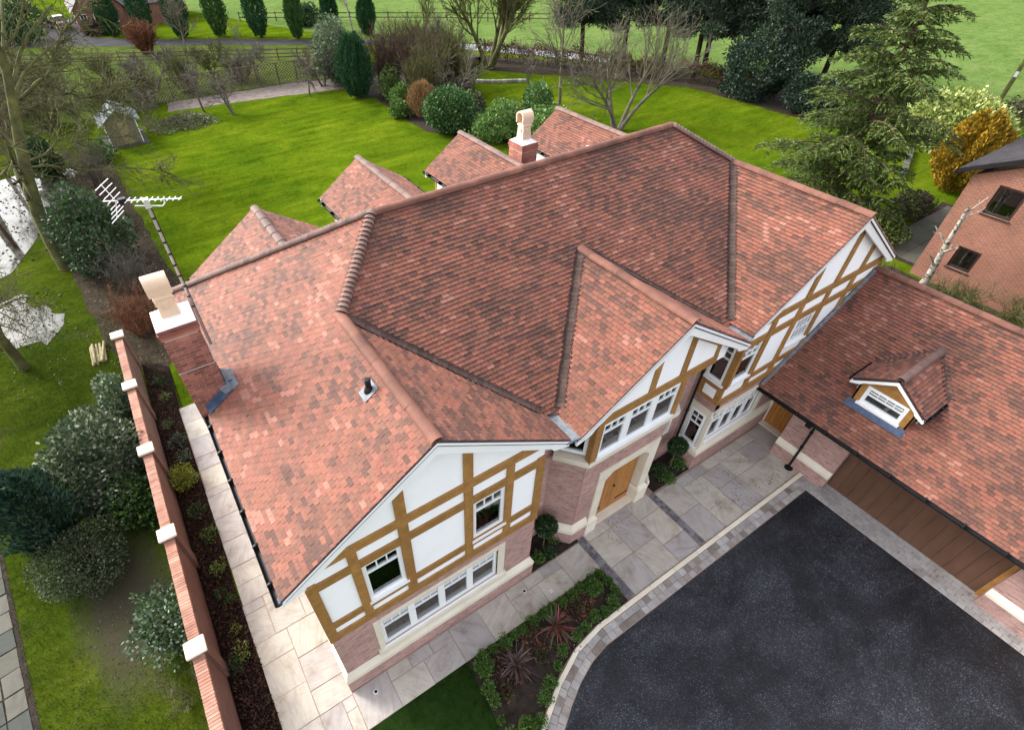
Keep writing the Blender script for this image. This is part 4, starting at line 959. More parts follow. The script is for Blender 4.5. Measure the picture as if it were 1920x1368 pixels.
# stone door surround with chamfered head and plinth blocks
ds = MB()
ds.box(7.46, 7.735, BYF-0.02, BYF+0.29, 0.72, 2.40); ds.box(9.385, 9.70, BYF-0.02, BYF+0.29, 0.72, 2.40)
ds.poly_xz([(7.46, 2.40), (7.735, 2.40), (7.735, 2.38), (7.98, 2.62), (9.14, 2.62), (9.385, 2.38), (9.385, 2.40), (9.70, 2.40), (9.70, 2.88), (7.46, 2.88)], BYF-0.02, BYF+0.29)
ds.build('door_surround', M['stone'], pw, bevel=0.008)
for a, b in ((7.36, 7.76), (9.36, 9.80)):
    MB().prism([(a, BYF-0.10, 0), (b, BYF-0.10, 0), (b, BYF+0.3, 0), (a, BYF+0.3, 0)], [(a, BYF-0.10, 0.62), (b, BYF-0.10, 0.62), (b, BYF+0.3, 0.62), (a, BYF+0.3, 0.62)]).build('plinth_block', M['stone'], pw, bevel=0.01)
    MB().prism([(a, BYF-0.10, 0.62), (b, BYF-0.10, 0.62), (b, BYF+0.3, 0.62), (a, BYF+0.3, 0.62)], [(a+0.08, BYF-0.022, 0.74), (b-0.08, BYF-0.022, 0.74), (b-0.08, BYF+0.3, 0.74), (a+0.08, BYF+0.3, 0.74)]).build('plinth_block', M['stone'], pw)
plinth([(6.25, 0.76), (6.84, BYF+0.02), (7.36, BYF+0.02)], house)
plinth([(9.80, BYF+0.02), (9.81, BYF+0.02), (10.33, 0.76)], house)
door = MB().box(7.76, 9.36, BYF+0.26, BYF+0.29, 0.02, 2.60).build('front_door', M['oakdoor'], house)
nb_ = 11
for i in range(nb_):
    a = 7.76+1.6*i/nb_; b = 7.76+1.6*(i+1)/nb_
    MB().box(a+0.004, b-0.004, BYF+0.235, BYF+0.26, 0.03, 2.60).build('door_board', M['oakdoor'], door)
for z in (0.32, 2.12):
    MB().box(8.80, 9.34, BYF+0.222, BYF+0.235, z, z+0.045).build('strap_hinge', M['black'], door)
    MB().box(7.78, 8.2, BYF+0.222, BYF+0.235, z, z+0.045).build('strap_hinge', M['black'], door)
MB().lathe((8.56, BYF+0.215, 1.2), [(0.03, 0), (0.035, 0.02), (0.03, 0.04)], 10).build('door_knob', M['black'], door)
MB().box(7.74, 9.38, BYF-0.02, BYF+0.3, 0.0, 0.045).build('threshold', M['stone'], door)

# ---------------------------------------------------------------- right wing
WLX = 11.88
wl = wall_xz(WLX+0.03, 15.7, 0.0, JB+0.03, 0.03, 0.3, [(12.06, 14.36, 1.18, 2.52)], 'bay_wall', M['brick'], house)
W3 = (11.98, 12.87, 3.66, 5.02); W4 = (14.42, 15.30, 3.98, 4.92)
gr = rend_gable(WX, WLX+0.02, 17.95, WZ, 0.025, [W3, W4])
for z0, z1 in ((JB, 3.13), (3.36, 3.58), (4.95, 5.20), (5.55, 5.80)):
    zz = (z0+z1)/2; ext = min(17.9, WX+(WZ-zz-0.12)/P); lo = max(WLX, 2*WX-ext)
    if z0 == 3.36: beam(12.87, ext, z0, z1, -0.012, 0.06, gr)
    else: beam(lo, ext, z0, z1, -0.012, 0.06, gr)
posts(WX, WZ, 0.0, None, [(12.87, 13.08, 3.13, 5.55), (14.04, 14.24, 3.13, 5.55), (14.10, 14.30, 5.80, None), (15.30, 15.49, 3.13, 5.55), (15.40, 15.60, 5.80, None),
     (16.50, 16.70, 3.58, 5.55), (16.66, 16.84, 5.80, None), (17.75, 17.95, 3.13, 5.4)], gr)
MB().box(WLX-0.012, WLX+0.13, -0.035, 0.14, 3.60, 5.32).build('corner_post', M['oak'], gr)
window(ff, *W3, gr, cols=3, rows=2, top=0.34, rmg=-0.035, D=0.6); window(ff, *W4, gr, cols=4, rows=2, top=0.98, sill=True)
MB().box(12.0, 14.5, -0.03, 0.16, 2.5, 2.62).build('stone_lintel', M['stone'], wl)
window(F_FRONT(0.05), 12.06, 14.36, 1.18, 2.50, wl, lights=4, cols=3, rows=2, top=0.36, mull=0.08, rmg=-0.035, D=0.6)
MB().box(14.36, 14.58, -0.01, 0.16, 1.05, 2.5).build('stone_jamb', M['stone'], wl)
# left face of the right wing
fl = Frame((WLX, 0, 0), (0, -1, 0), (-1, 0, 0))
def fl_box(u0, u1, d0, d1, w0, w1, name, mat, parent): return fl.box(MB(), -u1, -u0, d0, d1, w0, w1).build(name, M[mat], parent)
lf = fl_box(0.03, 0.80, -0.3, 0.0, 0.0, 0.95, 'side_wall', 'brick', house)
fl_box(0.10, 0.66, -0.32, -0.28, 0.95, 2.40, 'window_backing', 'interior', lf)
fl_box(0.06, 0.78, -0.26, -0.24, 3.56, 5.06, 'window_backing', 'interior', lf)
fl_box(0.03, 0.80, -0.3, -0.001, 2.38, 2.62, 'brick_head', 'brick', lf)
fl_box(0.03, 0.80, -0.25, 0.0, 2.62, 2.92, 'brick_band', 'brick', lf)
fl_box(0.0, 0.76, -0.05, 0.035, 2.92, 3.56, 'oak_panel', 'oak', lf)
fl_box(0.18, 0.56, 0.035, 0.045, 3.08, 3.42, 'panel_infill', 'render', lf)
window(fl, -0.70, -0.10, 3.66, 5.04, lf, cols=2, rows=2, top=0.36, room=False)
fl_box(0.72, 0.80, -0.2, 0.0, 3.56, 5.7, 'oak_jamb', 'oak', lf)
fl_box(0.04, 0.80, -0.2, 0.01, 5.04, 5.7, 'oak_head', 'oak', lf)
fl_box(0.02, 0.76, -0.1, 0.03, 2.36, 2.60, 'stone_head', 'stone', lf)
window(Frame((WLX-0.03, 0, 0), (0, -1, 0), (-1, 0, 0)), -0.66, -0.12, 0.98, 2.36, lf, cols=2, rows=2, top=0.36, room=False)
fl_box(-0.02, 0.10, -0.1, 0.03, 0.95, 2.36, 'stone_jamb', 'stone', lf); fl_box(0.66, 0.76, -0.1, 0.03, 0.95, 2.36, 'stone_jamb', 'stone', lf)
plinth([(WLX, 0.78), (WLX, 0.03), (15.6, 0.03)], house, 0.66, 1.0)
# black downpipe in the corner
dp = MB(); dp.tube([(11.66, 0.62, 5.6), (11.70, 0.68, 5.2), (11.70, 0.68, 0.1)], 0.038, 8)
for z in (0.6, 2.2, 3.8): dp.lathe((11.70, 0.68, z), [(0.05, 0), (0.05, 0.06)], 8)
dp.build('downpipe', M['black'], house)

# ---------------------------------------------------------------- chimneys
def brick_faces(parent, x0, x1, y0, y1, z0, z1, faces, single):
    bl, bh, gp, pr = 0.215, 0.065, 0.010, 0.006; stuff = MB(); cnt = 0
    meshes = {}
    for c in range(int((z1-z0)/(bh+gp))):
        z = z0+c*(bh+gp)
        for fi, (a, b) in faces.items():
            L = b-a; n = max(1, round(L/(bl+gp))); w = L/n; off = (w/2 if c % 2 else 0)
            xs = [a+k*w-off for k in range(n+2)]
            for u in xs:
                u0, u1 = max(a, u+gp/2), min(b, u+w-gp/2)
                if u1-u0 < 0.04: continue
                if fi == 'f': bx = (u0, u1, y0-pr, y0+0.03, z, z+bh)
                elif fi == 'b': bx = (u0, u1, y1-0.03, y1+pr, z, z+bh)
                elif fi == 'l': bx = (x0-pr, x0+0.03, u0, u1, z, z+bh)
                else: bx = (x1-0.03, x1+pr, u0, u1, z, z+bh)
                if fi in single:
                    key = tuple(round(q, 4) for q in (bx[1]-bx[0], bx[3]-bx[2], bx[5]-bx[4])); o = ORG[parent.name]
                    if key not in meshes:
                        me = bpy.data.meshes.new('brick'); m2 = MB().box(0, key[0], 0, key[1], 0, key[2]); me.from_pydata(m2.v, [], m2.f); me.materials.append(M['brick_piece']); meshes[key] = me
                    ob = bpy.data.objects.new('brick', meshes[key]); COL.objects.link(ob); ob.parent = parent; ob.location = (bx[0]-o.x, bx[2]-o.y+random.uniform(-.002, .002), bx[4]-o.z); cnt += 1
                else: stuff.box(*bx)
    if stuff.v: tag(stuff.build('bricks', M['brick_piece'], parent), kind='stuff')
def chimney_pot(parent, cx, cy, cz, s=1.0):
    mb = MB()
    def sq(h, z): return [(cx-h, cy-h, z), (cx+h, cy-h, z), (cx+h, cy+h, z), (cx-h, cy+h, z)]
    mb.prism(sq(0.165*s, cz-0.05), sq(0.135*s, cz+0.36*s)); mb.prism(sq(0.155*s, cz+0.36*s), sq(0.165*s, cz+0.39*s)); mb.prism(sq(0.165*s, cz+0.39*s), sq(0.145*s, cz+0.45*s))
    p = mb.build('chimney_pot', M['pot'], parent, bevel=0.008)
    for (ax, ay) in ((0, -1), (-1, 0), (1, 0)):
        w, t = 0.055*s, 0.02
        if ax == 0: MB().box(cx-w, cx+w, cy-0.148*s-t, cy-0.12*s, cz+0.19*s, cz+0.31*s).build('pot_panel', M['pot'], parent, bevel=0.01)
        else: MB().box(cx+ax*0.12*s if ax > 0 else cx-0.148*s-t, cx+0.148*s+t if ax > 0 else cx-0.12*s, cy-w, cy+w, cz+0.19*s, cz+0.31*s).build('pot_panel', M['pot'], parent, bevel=0.01)
    # barrel hood, axis along x, open ends
    hb = MB(); n = 18; r, ri, h = 0.175*s, 0.135*s, 0.20*s; zc = cz+0.45*s+0.17*s
    prof = [(math.cos(t)*r, math.sin(t)*r) for t in [math.pi*k/n for k in range(n+1)]]; prof = [(r*0.92, -0.17*s)]+prof+[(-r*0.92, -0.17*s)]
    pin = [(a*ri/r, b*ri/r) for a, b in prof]
    for x in (-h, h):
        for a, b in prof: hb.v.append((cx+x, cy+a, zc+b))
        for a, b in pin: hb.v.append((cx+x, cy+a, zc+b))
    k = len(prof); m = 2*k
    for i in range(k-1):
        hb.f += [(i, i+1, m+i+1, m+i), (k+i+1, k+i, m+k+i, m+k+i+1), (i+1, i, k+i, k+i+1), (m+i, m+i+1, m+k+i+1, m+k+i)]
    hb.f += [(0, k, m+k, m), (k-1, m+k-1, m+2*k-1, 2*k-1)]
    hb.build('pot_hood', M['pot'], parent, smooth=False)
CX0, CX1, CY0, CY1 = -0.50, 0.18, 4.64, 5.36
ch = MB().box(CX0, CX1, CY0, CY1, 0.0, 8.06).build('chimney', M['mortar'], house)
brick_faces(ch, CX0, CX1, CY0, CY1, 4.6, 7.86, {'f': (CX0, CX1)}, {'f'})
brick_faces(ch, CX0, CX1, CY0, CY1, 0.05, 7.86, {'l': (CY0, CY1), 'r': (CY0, CY1), 'b': (CX0, CX1)}, set())
brick_faces(ch, CX0, CX1, CY0, CY1, 0.05, 4.6, {'f': (CX0, CX1)}, set())
for o_, z in ((0.02, 7.865), (0.04, 7.945), (0.02, 8.025)):
    MB().box(CX0-o_, CX1+o_, CY0-o_, CY1+o_, z, z+0.066).build('corbel_course', M['brick_piece'], ch)
MB().prism([(CX0-0.02, CY0-0.02, 8.09), (CX1+0.02, CY0-0.02, 8.09), (CX1+0.02, CY1+0.02, 8.09), (CX0-0.02, CY1+0.02, 8.09)], [(CX0+0.14, CY0+0.14, 8.19), (CX1-0.14, CY0+0.14, 8.19), (CX1-0.14, CY1-0.14, 8.19), (CX0+0.14, CY1-0.14, 8.19)]).build('mortar_flaunching', M['flaunch'], ch)
chimney_pot(ch, -0.17, 5.02, 8.19, 1.05)
# lead: stepped flashing up the front and a lead-covered gutter block on the right
fl_ = MB(); x = CX0-0.01
for i in range(7):
    xa = -0.34+i*0.10; zb = EZ+P*(xa-EX)
    fl_.poly_xz([(xa, zb-0.02), (xa+0.10, zb+0.05), (xa+0.10, zb+0.23), (xa, zb+0.23)], CY0-0.016, CY0-0.007)
fl_.build('stepped_flashing', M['lead_blue'], ch)
lp = MB()
q0 = [S_left.p3(*S_left.uv(a, b), 0.045) for a, b in ((-0.3, 4.47), (0.30, 4.45), (0.34, 4.63), (-0.3, 4.63))]; q1 = [v+S_left.N*0.016 for v in q0]
lp.prism([tuple(v) for v in q0], [tuple(v) for v in q1]); lp.build('apron_flashing', M['lead_blue'], ch)
lb = [S_left.p3(*S_left.uv(a, b), 0.03) for a, b in ((0.16, 4.50), (0.46, 4.46), (0.46, 5.05), (0.16, 5.42))]; lt = [S_left.p3(*S_left.uv(a, b), h) for a, b, h in ((0.17, 4.54, 0.20), (0.40, 4.50, 0.11), (0.42, 5.02, 0.11), (0.17, 5.38, 0.2))]
MB().prism([tuple(v) for v in lb], [tuple(v) for v in lt]).build('lead_saddle', M['lead'], ch)
st = MB(); st.tube([(CX0-0.012, CY0-0.02, 7.02), (CX1+0.012, CY0-0.02, 7.02)], 0.012, 6); st.tube([(CX1+0.015, CY0-0.01, 7.02), (CX1+0.015, CY1, 7.02)], 0.012, 6); st.build('mast_strap', M['galv'], ch)
MB().tube([(0.2, 4.66, 7.0), (0.21, 4.70, 6.6), (0.22, 4.75, 6.25), (0.3, 4.95, 6.3)], 0.008, 5).build('aerial_cable', M['black'], ch)
# rear chimney
RCX0, RCX1, RCY0, RCY1 = 11.50, 12.14, 9.2, 9.92
ch2 = MB().box(RCX0, RCX1, RCY0, RCY1, 5.5, 7.50).build('chimney', M['mortar'], house)
brick_faces(ch2, RCX0, RCX1, RCY0, RCY1, 6.6, 7.30, {'f': (RCX0, RCX1), 'l': (RCY0, RCY1)}, {'f', 'l'})
brick_faces(ch2, RCX0, RCX1, RCY0, RCY1, 5.5, 6.6, {'f': (RCX0, RCX1), 'l': (RCY0, RCY1)}, set())
for o_, z in ((0.018, 7.305), (0.034, 7.385), (0.018, 7.465)):
    MB().box(RCX0-o_, RCX1+o_, RCY0-o_, RCY1+o_, z, z+0.066).build('corbel_course', M['brick_piece'], ch2)
MB().prism([(RCX0, RCY0, 7.53), (RCX1, RCY0, 7.53), (RCX1, RCY1, 7.53), (RCX0, RCY1, 7.53)], [(RCX0+0.16, RCY0+0.16, 7.63), (RCX1-0.16, RCY0+0.16, 7.63), (RCX1-0.16, RCY1-0.16, 7.63), (RCX0+0.16, RCY1-0.16, 7.63)]).build('mortar_flaunching', M['flaunch'], ch2)
chimney_pot(ch2, 11.82, 9.56, 7.63, 1.1)
MB().box(RCX0-0.014, RCX0-0.007, RCY0-0.01, RCY1, 6.35, 6.80).build('lead_flashing', M['lead'], ch2)
MB().box(RCX0-0.01, RCX0+0.2, RCY0-0.016, RCY0-0.008, 6.35, 6.72).build('lead_flashing', M['lead_blue'], ch2)
# television aerial on its mast
ae = thing('television_aerial', 'aluminium rooftop television aerial on a tall pole strapped to the left chimney', 'aerial', (0.25, 5.42, 7.0))
MTOP = 10.08
pole = MB().tube([(0.25, 5.42, 6.9), (0.25, 5.42, MTOP)], 0.026, 8).build('mast', M['galv'], ae)
for k in range(9):
    z = 7.9+k*0.24; MB().lathe((0.25, 5.42, z), [(0.033, 0), (0.033, 0.035)], 8).build('cable_tie', M['black'], pole)
MB().tube([(0.285, 5.41, 6.9), (0.285, 5.41, MTOP-0.05)], 0.007, 5).build('cable', M['black'], pole)
bd = Vector((0.80, -0.46, 0)).normalized(); bs = Vector((0.46, 0.80, 0)).normalized(); bo = Vector((0.25, 5.42, MTOP+0.10))
def pt(a, b, c): return tuple(bo+bd*a+bs*b+Vector((0, 0, c)))
boom = MB().tube([pt(-0.72, 0, 0), pt(0.62, 0, 0)], 0.014, 6).build('boom', M['alu'], ae)
for k in range(10): MB().tube([pt(0.60-k*0.10, -0.075-k*0.004, 0.005), pt(0.60-k*0.10, 0.075+k*0.004, 0.005)], 0.008, 5).build('director', M['alu'], boom)
for sg in (1, -1):
    rf = MB().tube([pt(-0.50, 0, 0), pt(-0.62, 0, sg*0.30)], 0.009, 5).build('reflector_arm', M['alu'], boom)
    for k in range(4): MB().tube([pt(-0.51-0.03*k, -0.24, sg*(0.05+0.082*k)), pt(-0.51-0.03*k, 0.24, sg*(0.05+0.082*k))], 0.008, 5).build('reflector_rod', M['alu'], boom)
MB().box(*[f for f in (bo.x-0.40, bo.x-0.28, bo.y+0.13, bo.y+0.23, bo.z-0.04, bo.z+0.05)]).build('dipole_box', M['black'], boom)
MB().tube([pt(-0.22, 0, -0.10), pt(0.26, 0, -0.12), pt(0.32, 0, -0.06), pt(0.30, 0, 0)], 0.013, 6).build('cradle', M['alu'], boom)
MB().box(bo.x-0.05, bo.x+0.05, bo.y-0.05, bo.y+0.05, bo.z-0.14, bo.z+0.02).build('clamp', M['alu'], boom)

# ================================================================== garage
gar = thing('garage', 'long single-storey garage wing with red tiled roof and a small dormer', 'garage', (16.5, -5, 0))
GX, GZ, GP = 17.85, 5.40, 0.715; GEX = 13.93; GEZ = GZ-GP*(GX-GEX); GY0, GY1 = 0.0, -13.0
DXF, DY0, DY1, DRZ = 14.86, -3.43, -2.01, 4.62   # dormer front x, y range, ridge height
DC = (DY0+DY1)/2; DPI = 0.70; DH = (DY1-DY0)/2+0.20; DEZ = DRZ-DPI*DH
xr = GX-(GZ-DRZ)/GP; xe = GX-(GZ-DEZ)/GP
S_gl = Slope([(GEX, GY0), (GX, GY0), (GX, GY1), (GEX, GY1)], (GEX, 0, GEZ), (1, 0), GP,
             holes=[[(DXF+0.02, DY0+0.02), (xe, DY0+0.02), (xr-0.05, DC), (xe, DY1-0.02), (DXF+0.02, DY1-0.02)]])
S_gr = Slope([(GX, GY0), (2*GX-GEX, GY0), (2*GX-GEX, GY1), (GX, GY1)], (2*GX-GEX, 0, GEZ), (-1, 0), GP)
dvx = DXF-0.16
S_d1 = Slope([(dvx, DC), (xr, DC), (xe, DC+DH), (dvx, DC+DH)], (0, DC+DH, DEZ), (0, -1), DPI)
S_d2 = Slope([(dvx, DC), (xr, DC), (xe, DC-DH), (dvx, DC-DH)], (0, DC-DH, DEZ), (0, 1), DPI)
gk = MB(); deck_add(gk, S_gl); deck_add(gk, S_gr); deck_add(gk, S_d1, 0.06); deck_add(gk, S_d2, 0.06)
groof = gk.build('roof', M['deck'], gar)
gre = []
S_gl.tiles(gre, 101); S_d1.tiles(gre, 131); S_d2.tiles(gre, 151); S_gr.tiles(gre, 171)
lay_tiles(gre, groof)
along('ridge_tile', RIDGE_ME, (GX, GY0-0.05, GZ+RL), (GX, GY1, GZ+RL), 0.45, groof)
RSM = arc_mesh('ridge_tile', 0.11, 0.11, 0.438, M['bonnet'])
along('ridge_tile', RSM, (dvx-0.01, DC, DRZ+0.01), (xr+0.08, DC, DRZ+0.01), 0.45, groof)
for sg in (1, -1):
    along('valley_tile', VAL_ME, (xe, DC+sg*DH, DEZ), (xr, DC, DRZ), 0.12, groof, 0.09, -0.2)
    gutter(groof, (dvx-0.03, DC+sg*(DH+0.045), DEZ-0.015), (xe-0.12, DC+sg*(DH+0.045), DEZ-0.015), 0.045)
gutter(groof, (GEX-0.035, GY0-0.03, GEZ-0.02), (GEX-0.035, GY1, GEZ-0.02), 0.075)
MB().box(GEX+0.045, GEX+0.07, GY1, GY0-0.03, GEZ-0.16, GEZ-0.025).build('fascia', M['paint'], groof)
MB().box(GEX+0.07, 14.72, GY1, GY0-0.03, GEZ-0.15, GEZ-0.13).build('soffit', M['paint'], groof)
MB().prism([tuple(S_gl.p3(*S_gl.uv(a, b), 0.045)) for a, b in ((14.0, -0.02), (17.8, -0.02), (17.8, -0.11), (14.0, -0.11))], [tuple(S_gl.p3(*S_gl.uv(a, b), 0.056)) for a, b in ((14.0, -0.02), (17.8, -0.02), (17.8, -0.11), (14.0, -0.11))]).build('abutment_flashing', M['lead'], groof)
# dormer front
dm = MB(); fd = Frame((DXF, 0, 0), (0, -1, 0), (-1, 0, 0))
zb = GZ-GP*(GX-DXF)-0.02
DW = (2.20, 3.24, zb+0.10, 3.93)
dw = MB()
for (u0, u1, w0, w1) in ((-DY1, DW[0], zb, DEZ+0.12), (DW[1], -DY0, zb, DEZ+0.12)): fd.box(dw, u0, u1, -0.06, 0, w0, w1)
fd.box(dw, DW[0], DW[1], -0.06, 0, DW[3], DEZ+0.16); fd.box(dw, DW[0], DW[1], -0.06, 0, zb, DW[2])
dw.prism([fd(u, -0.06, w) for u, w in ((-DC-DH+0.2, DEZ+0.1), (-DC+DH-0.2, DEZ+0.1), (-DC, DRZ-0.1))], [fd(u, -0.001, w) for u, w in ((-DC-DH+0.2, DEZ+0.1), (-DC+DH-0.2, DEZ+0.1), (-DC, DRZ-0.1))])
dormer = dw.build('dormer', M['oak'], gar)
for y in (DY0, DY1):
    ck = MB(); t = 0.04 if y == DY0 else -0.04
    ck.prism([(DXF, y, zb), (xe+0.1, y, zb+GP*(xe+0.1-DXF)), (xe, y, DEZ+0.12), (DXF, y, DEZ+0.12)], [(DXF, y+t, zb), (xe+0.1, y+t, zb+GP*(xe+0.1-DXF)), (xe, y+t, DEZ+0.12), (DXF, y+t, DEZ+0.12)])
    ck.build('dormer_cheek', M['oak'], dormer)
window(fd, DW[0], DW[1], DW[2], DW[3], dormer, cols=4, rows=2, top=0.42, sillw=0.06)
ap = MB(); ap.prism([tuple(S_gl.p3(*S_gl.uv(a, b), 0.045)) for a, b in ((DXF-0.19, DY0-0.06), (DXF-0.19, DY1+0.06), (DXF, DY1+0.06), (DXF, DY0-0.06))], [tuple(S_gl.p3(*S_gl.uv(a, b), 0.058)) for a, b in ((DXF-0.19, DY0-0.06), (DXF-0.19, DY1+0.06), (DXF, DY1+0.06), (DXF, DY0-0.06))]); ap.build('apron_flashing', M['lead_blue'], dormer)
for sg in (1, -1):
    def g(t, dz): return (DC+sg*t, DRZ-DPI*t+dz)
    pts = [g(0, -0.03), g(DH+0.03, -0.03), g(DH+0.02, -0.15), g(DH-0.22, -0.21), g(DH-0.27, -0.17), g(0, -0.19)]
    if sg > 0: pts = pts[::-1]
    MB().prism([(dvx+0.005, y, z) for y, z in pts], [(dvx+0.05, y, z) for y, z in pts]).build('barge_board', M['paint'], dormer)
# garage walls, piers, doors
MB().box(14.66, 15.0, -2.80, -1.05, 0.0, 2.6).build('pier', M['brick'], gar)
MB().box(14.66, 15.0, -13.0, -7.0, 0.0, 2.6).build('pier', M['brick'], gar)
MB().box(15.0, 15.62, -1.2, -1.05, 0.0, 2.6).build('return_wall', M['brick'], gar)
MB().box(20.9, 21.1, -13, 0, 0, 2.6).build('rear_wall', M['brick'], gar)
MB().box(15.0, 21.0, -0.06, 0.0, 0.0, 2.6).build('party_wall', M['brick'], gar) if False else None
plinth([(15.0, -1.05), (14.66, -1.05), (14.66, -2.80), (15.0, -2.80)][::1], gar, 0.46, 0.74) if False else None
def gplinth(y0, y1):
    for a, b in [(y0+(y1-y0)*k/max(1, int((y1-y0)/0.9)), y0+(y1-y0)*(k+1)/max(1, int((y1-y0)/0.9))) for k in range(max(1, int((y1-y0)/0.9)))]:
        MB().prism([(14.70, a+.002, 0.50), (14.58, a+.002, 0.50), (14.58, a+.002, 0.60), (14.655, a+.002, 0.76), (14.70, a+.002, 0.76)], [(14.70, b-.002, 0.50), (14.58, b-.002, 0.50), (14.58, b-.002, 0.60), (14.655, b-.002, 0.76), (14.70, b-.002, 0.76)]).build('plinth_stone', M['stone'], gar)
    MB().box(14.59, 14.68, y0, y1, -0.02, 0.50).build('brick_plinth', M['brick'], gar)
gplinth(-2.81, -1.04); gplinth(-13, -6.99)
MB().box(14.94, 15.0, -7.0, -2.8, 2.25, 2.6).build('door_head', M['brick'], gar)
gd = MB().box(14.955, 15.0, -6.99, -2.81, 0.03, 2.27).build('garage_door', M['garagedoor'], gar)
nb_ = 14
for i in range(nb_):
    a = -6.98+4.16*i/nb_; b = -6.98+4.16*(i+1)/nb_
    MB().box(14.925, 14.955, a+0.004, b-0.004, 0.05, 2.26).build('door_board', M['garagedoor'], gd)
MB().box(14.80, 15.02, -7.0, -2.8, 0.0, 0.045).build('door_sill', M['paver'], gd)
MB().box(14.87, 14.93, -7.0, -6.9, 0.045, 2.27).build('door_jamb', M['oak'], gd)
sd_ = MB().box(15.60, 15.66, -0.92, -0.10, 0.06, 2.15).build('side_door', M['oakdoor'], gar)
for i in range(6):
    a = -0.90+0.78*i/6; MB().box(15.575, 15.60, a+0.004, a+0.13-0.004, 0.08, 2.13).build('door_board', M['oakdoor'], sd_)
for y in (-1.02, -0.10): MB().box(15.55, 15.66, y, y+0.09, 0.0, 2.25).build('door_frame', M['stone'], sd_)
MB().box(15.36, 15.66, -1.04, 0.0, 0.0, 0.06).build('door_step', M['stone'], sd_)
MB().box(15.66, 15.75, -1.05, 0.03, 0.0, 2.6).build('lobby_wall', M['brick'], gar)
# downpipe on the pier
gp_ = MB(); gp_.tube([(GEX-0.05, -1.75, GEZ-0.1), (GEX+0.02, -1.75, GEZ-0.25), (14.55, -1.75, GEZ-0.5), (14.55, -1.75, 0.62), (14.53, -1.75, 0.12)], 0.036, 8)
for z in (1.0, 1.7): gp_.lathe((14.55, -1.75, z), [(0.05, 0), (0.05, 0.06)], 8)
gp_.build('downpipe', M['black'], gar)
MB().box(GEX-0.13, GEX+0.01, -1.83, -1.67, GEZ-0.16, GEZ-0.05).build('gutter_outlet', M['black'], gar)
MB().lathe((14.50, -1.78, 0.0), [(0.13, 0.0), (0.13, 0.05), (0.10, 0.055)], 12).build('drain_gully', M['black'], gar)

# ================================================================== garden wall
gwall = thing('garden_wall', 'red brick boundary wall with brick-on-edge coping and stone-capped piers', 'wall', (-2.6, 6, 0))
wx0, wx1, wtop = -2.74, -2.50, 1.56
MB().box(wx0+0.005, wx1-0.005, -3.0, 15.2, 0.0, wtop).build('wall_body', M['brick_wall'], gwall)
cpm = MB().box(0, 0.25, 0, 0.064, 0, 0.10); cpo = cpm.v
me = bpy.data.meshes.new('coping_brick'); me.from_pydata(cpm.v, [], cpm.f); me.materials.append(M['coping'])
y = -3.0
while y < 15.05:
    ob = bpy.data.objects.new('coping_brick', me); COL.objects.link(ob); ob.parent = gwall
    ob.location = (wx0-0.005+random.uniform(-.003, .003)+2.6, y-6, wtop+random.uniform(-.003, .003)); ob.rotation_euler = (0, 0, random.uniform(-.012, .012)); y += 0.0745
MB().box(wx0+0.01, wx1-0.01, -3.0, 15.1, wtop, wtop+0.085).build('coping_mortar', M['mortar'], gwall)
for py in (15.2, 12.0, 8.72, 5.40, 2.06, -1.25):
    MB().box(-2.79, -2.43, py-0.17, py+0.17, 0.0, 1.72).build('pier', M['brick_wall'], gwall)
    MB().prism([(-2.83, py-0.20, 1.72), (-2.39, py-0.20, 1.72), (-2.39, py+0.20, 1.72), (-2.83, py+0.20, 1.72)], [(-2.83, py-0.20, 1.80), (-2.39, py-0.20, 1.80), (-2.39, py+0.20, 1.80), (-2.83, py+0.20, 1.80)]).build('pier_cap', M['stone'], gwall, bevel=0.012)
# ================================================================== vegetation tools
def leaf_quads(pos, dirs, length, width, rng):
    n = len(pos); d = dirs/np.maximum(1e-6, np.linalg.norm(dirs, axis=1, keepdims=True))
    r = rng.normal(size=(n, 3)); s = np.cross(d, r); s /= np.maximum(1e-6, np.linalg.norm(s, axis=1, keepdims=True))
    L = (length*rng.uniform(0.7, 1.25, n))[:, None]; W = (width*rng.uniform(0.75, 1.2, n))[:, None]
    return np.stack([pos, pos+d*L*0.45+s*W, pos+d*L, pos+d*L*0.45-s*W], axis=1)
def pal_pick(pal, n, rng, w=None, jit=0.12):
    pal = np.array(pal, float); i = rng.choice(len(pal), n, p=w); return np.clip(pal[i]*(1+rng.uniform(-jit, jit, (n, 1))), 0.003, 0.95)
def lumpy(rng, k=26, amp=0.28, width=0.45):
    c = rng.normal(size=(k, 3)); c /= np.linalg.norm(c, axis=1, keepdims=True); a = rng.uniform(-amp*0.8, amp, k)
    def f(d): return 1+np.sum(a[None]*np.exp(-((1-d@c.T)/(width*width))*1.0), axis=1)
    return f
DARK = [(0.018, 0.045, 0.016), (0.028, 0.065, 0.02), (0.04, 0.085, 0.026), (0.06, 0.11, 0.034)]
GREEN = [(0.035, 0.085, 0.016), (0.055, 0.12, 0.02), (0.085, 0.16, 0.028), (0.12, 0.2, 0.04)]
VARI = [(0.04, 0.075, 0.035), (0.07, 0.115, 0.055), (0.16, 0.2, 0.12), (0.3, 0.34, 0.22)]
YVAR = [(0.09, 0.13, 0.02), (0.3, 0.34, 0.08), (0.48, 0.52, 0.2), (0.2, 0.26, 0.06)]
ORANGE = [(0.22, 0.13, 0.012), (0.32, 0.19, 0.014), (0.40, 0.26, 0.02), (0.17, 0.13, 0.015)]
BLUEG = [(0.016, 0.04, 0.03), (0.025, 0.06, 0.042), (0.04, 0.085, 0.055)]
CEDAR = [(0.035, 0.062, 0.012), (0.055, 0.09, 0.017), (0.082, 0.118, 0.022), (0.125, 0.155, 0.034)]
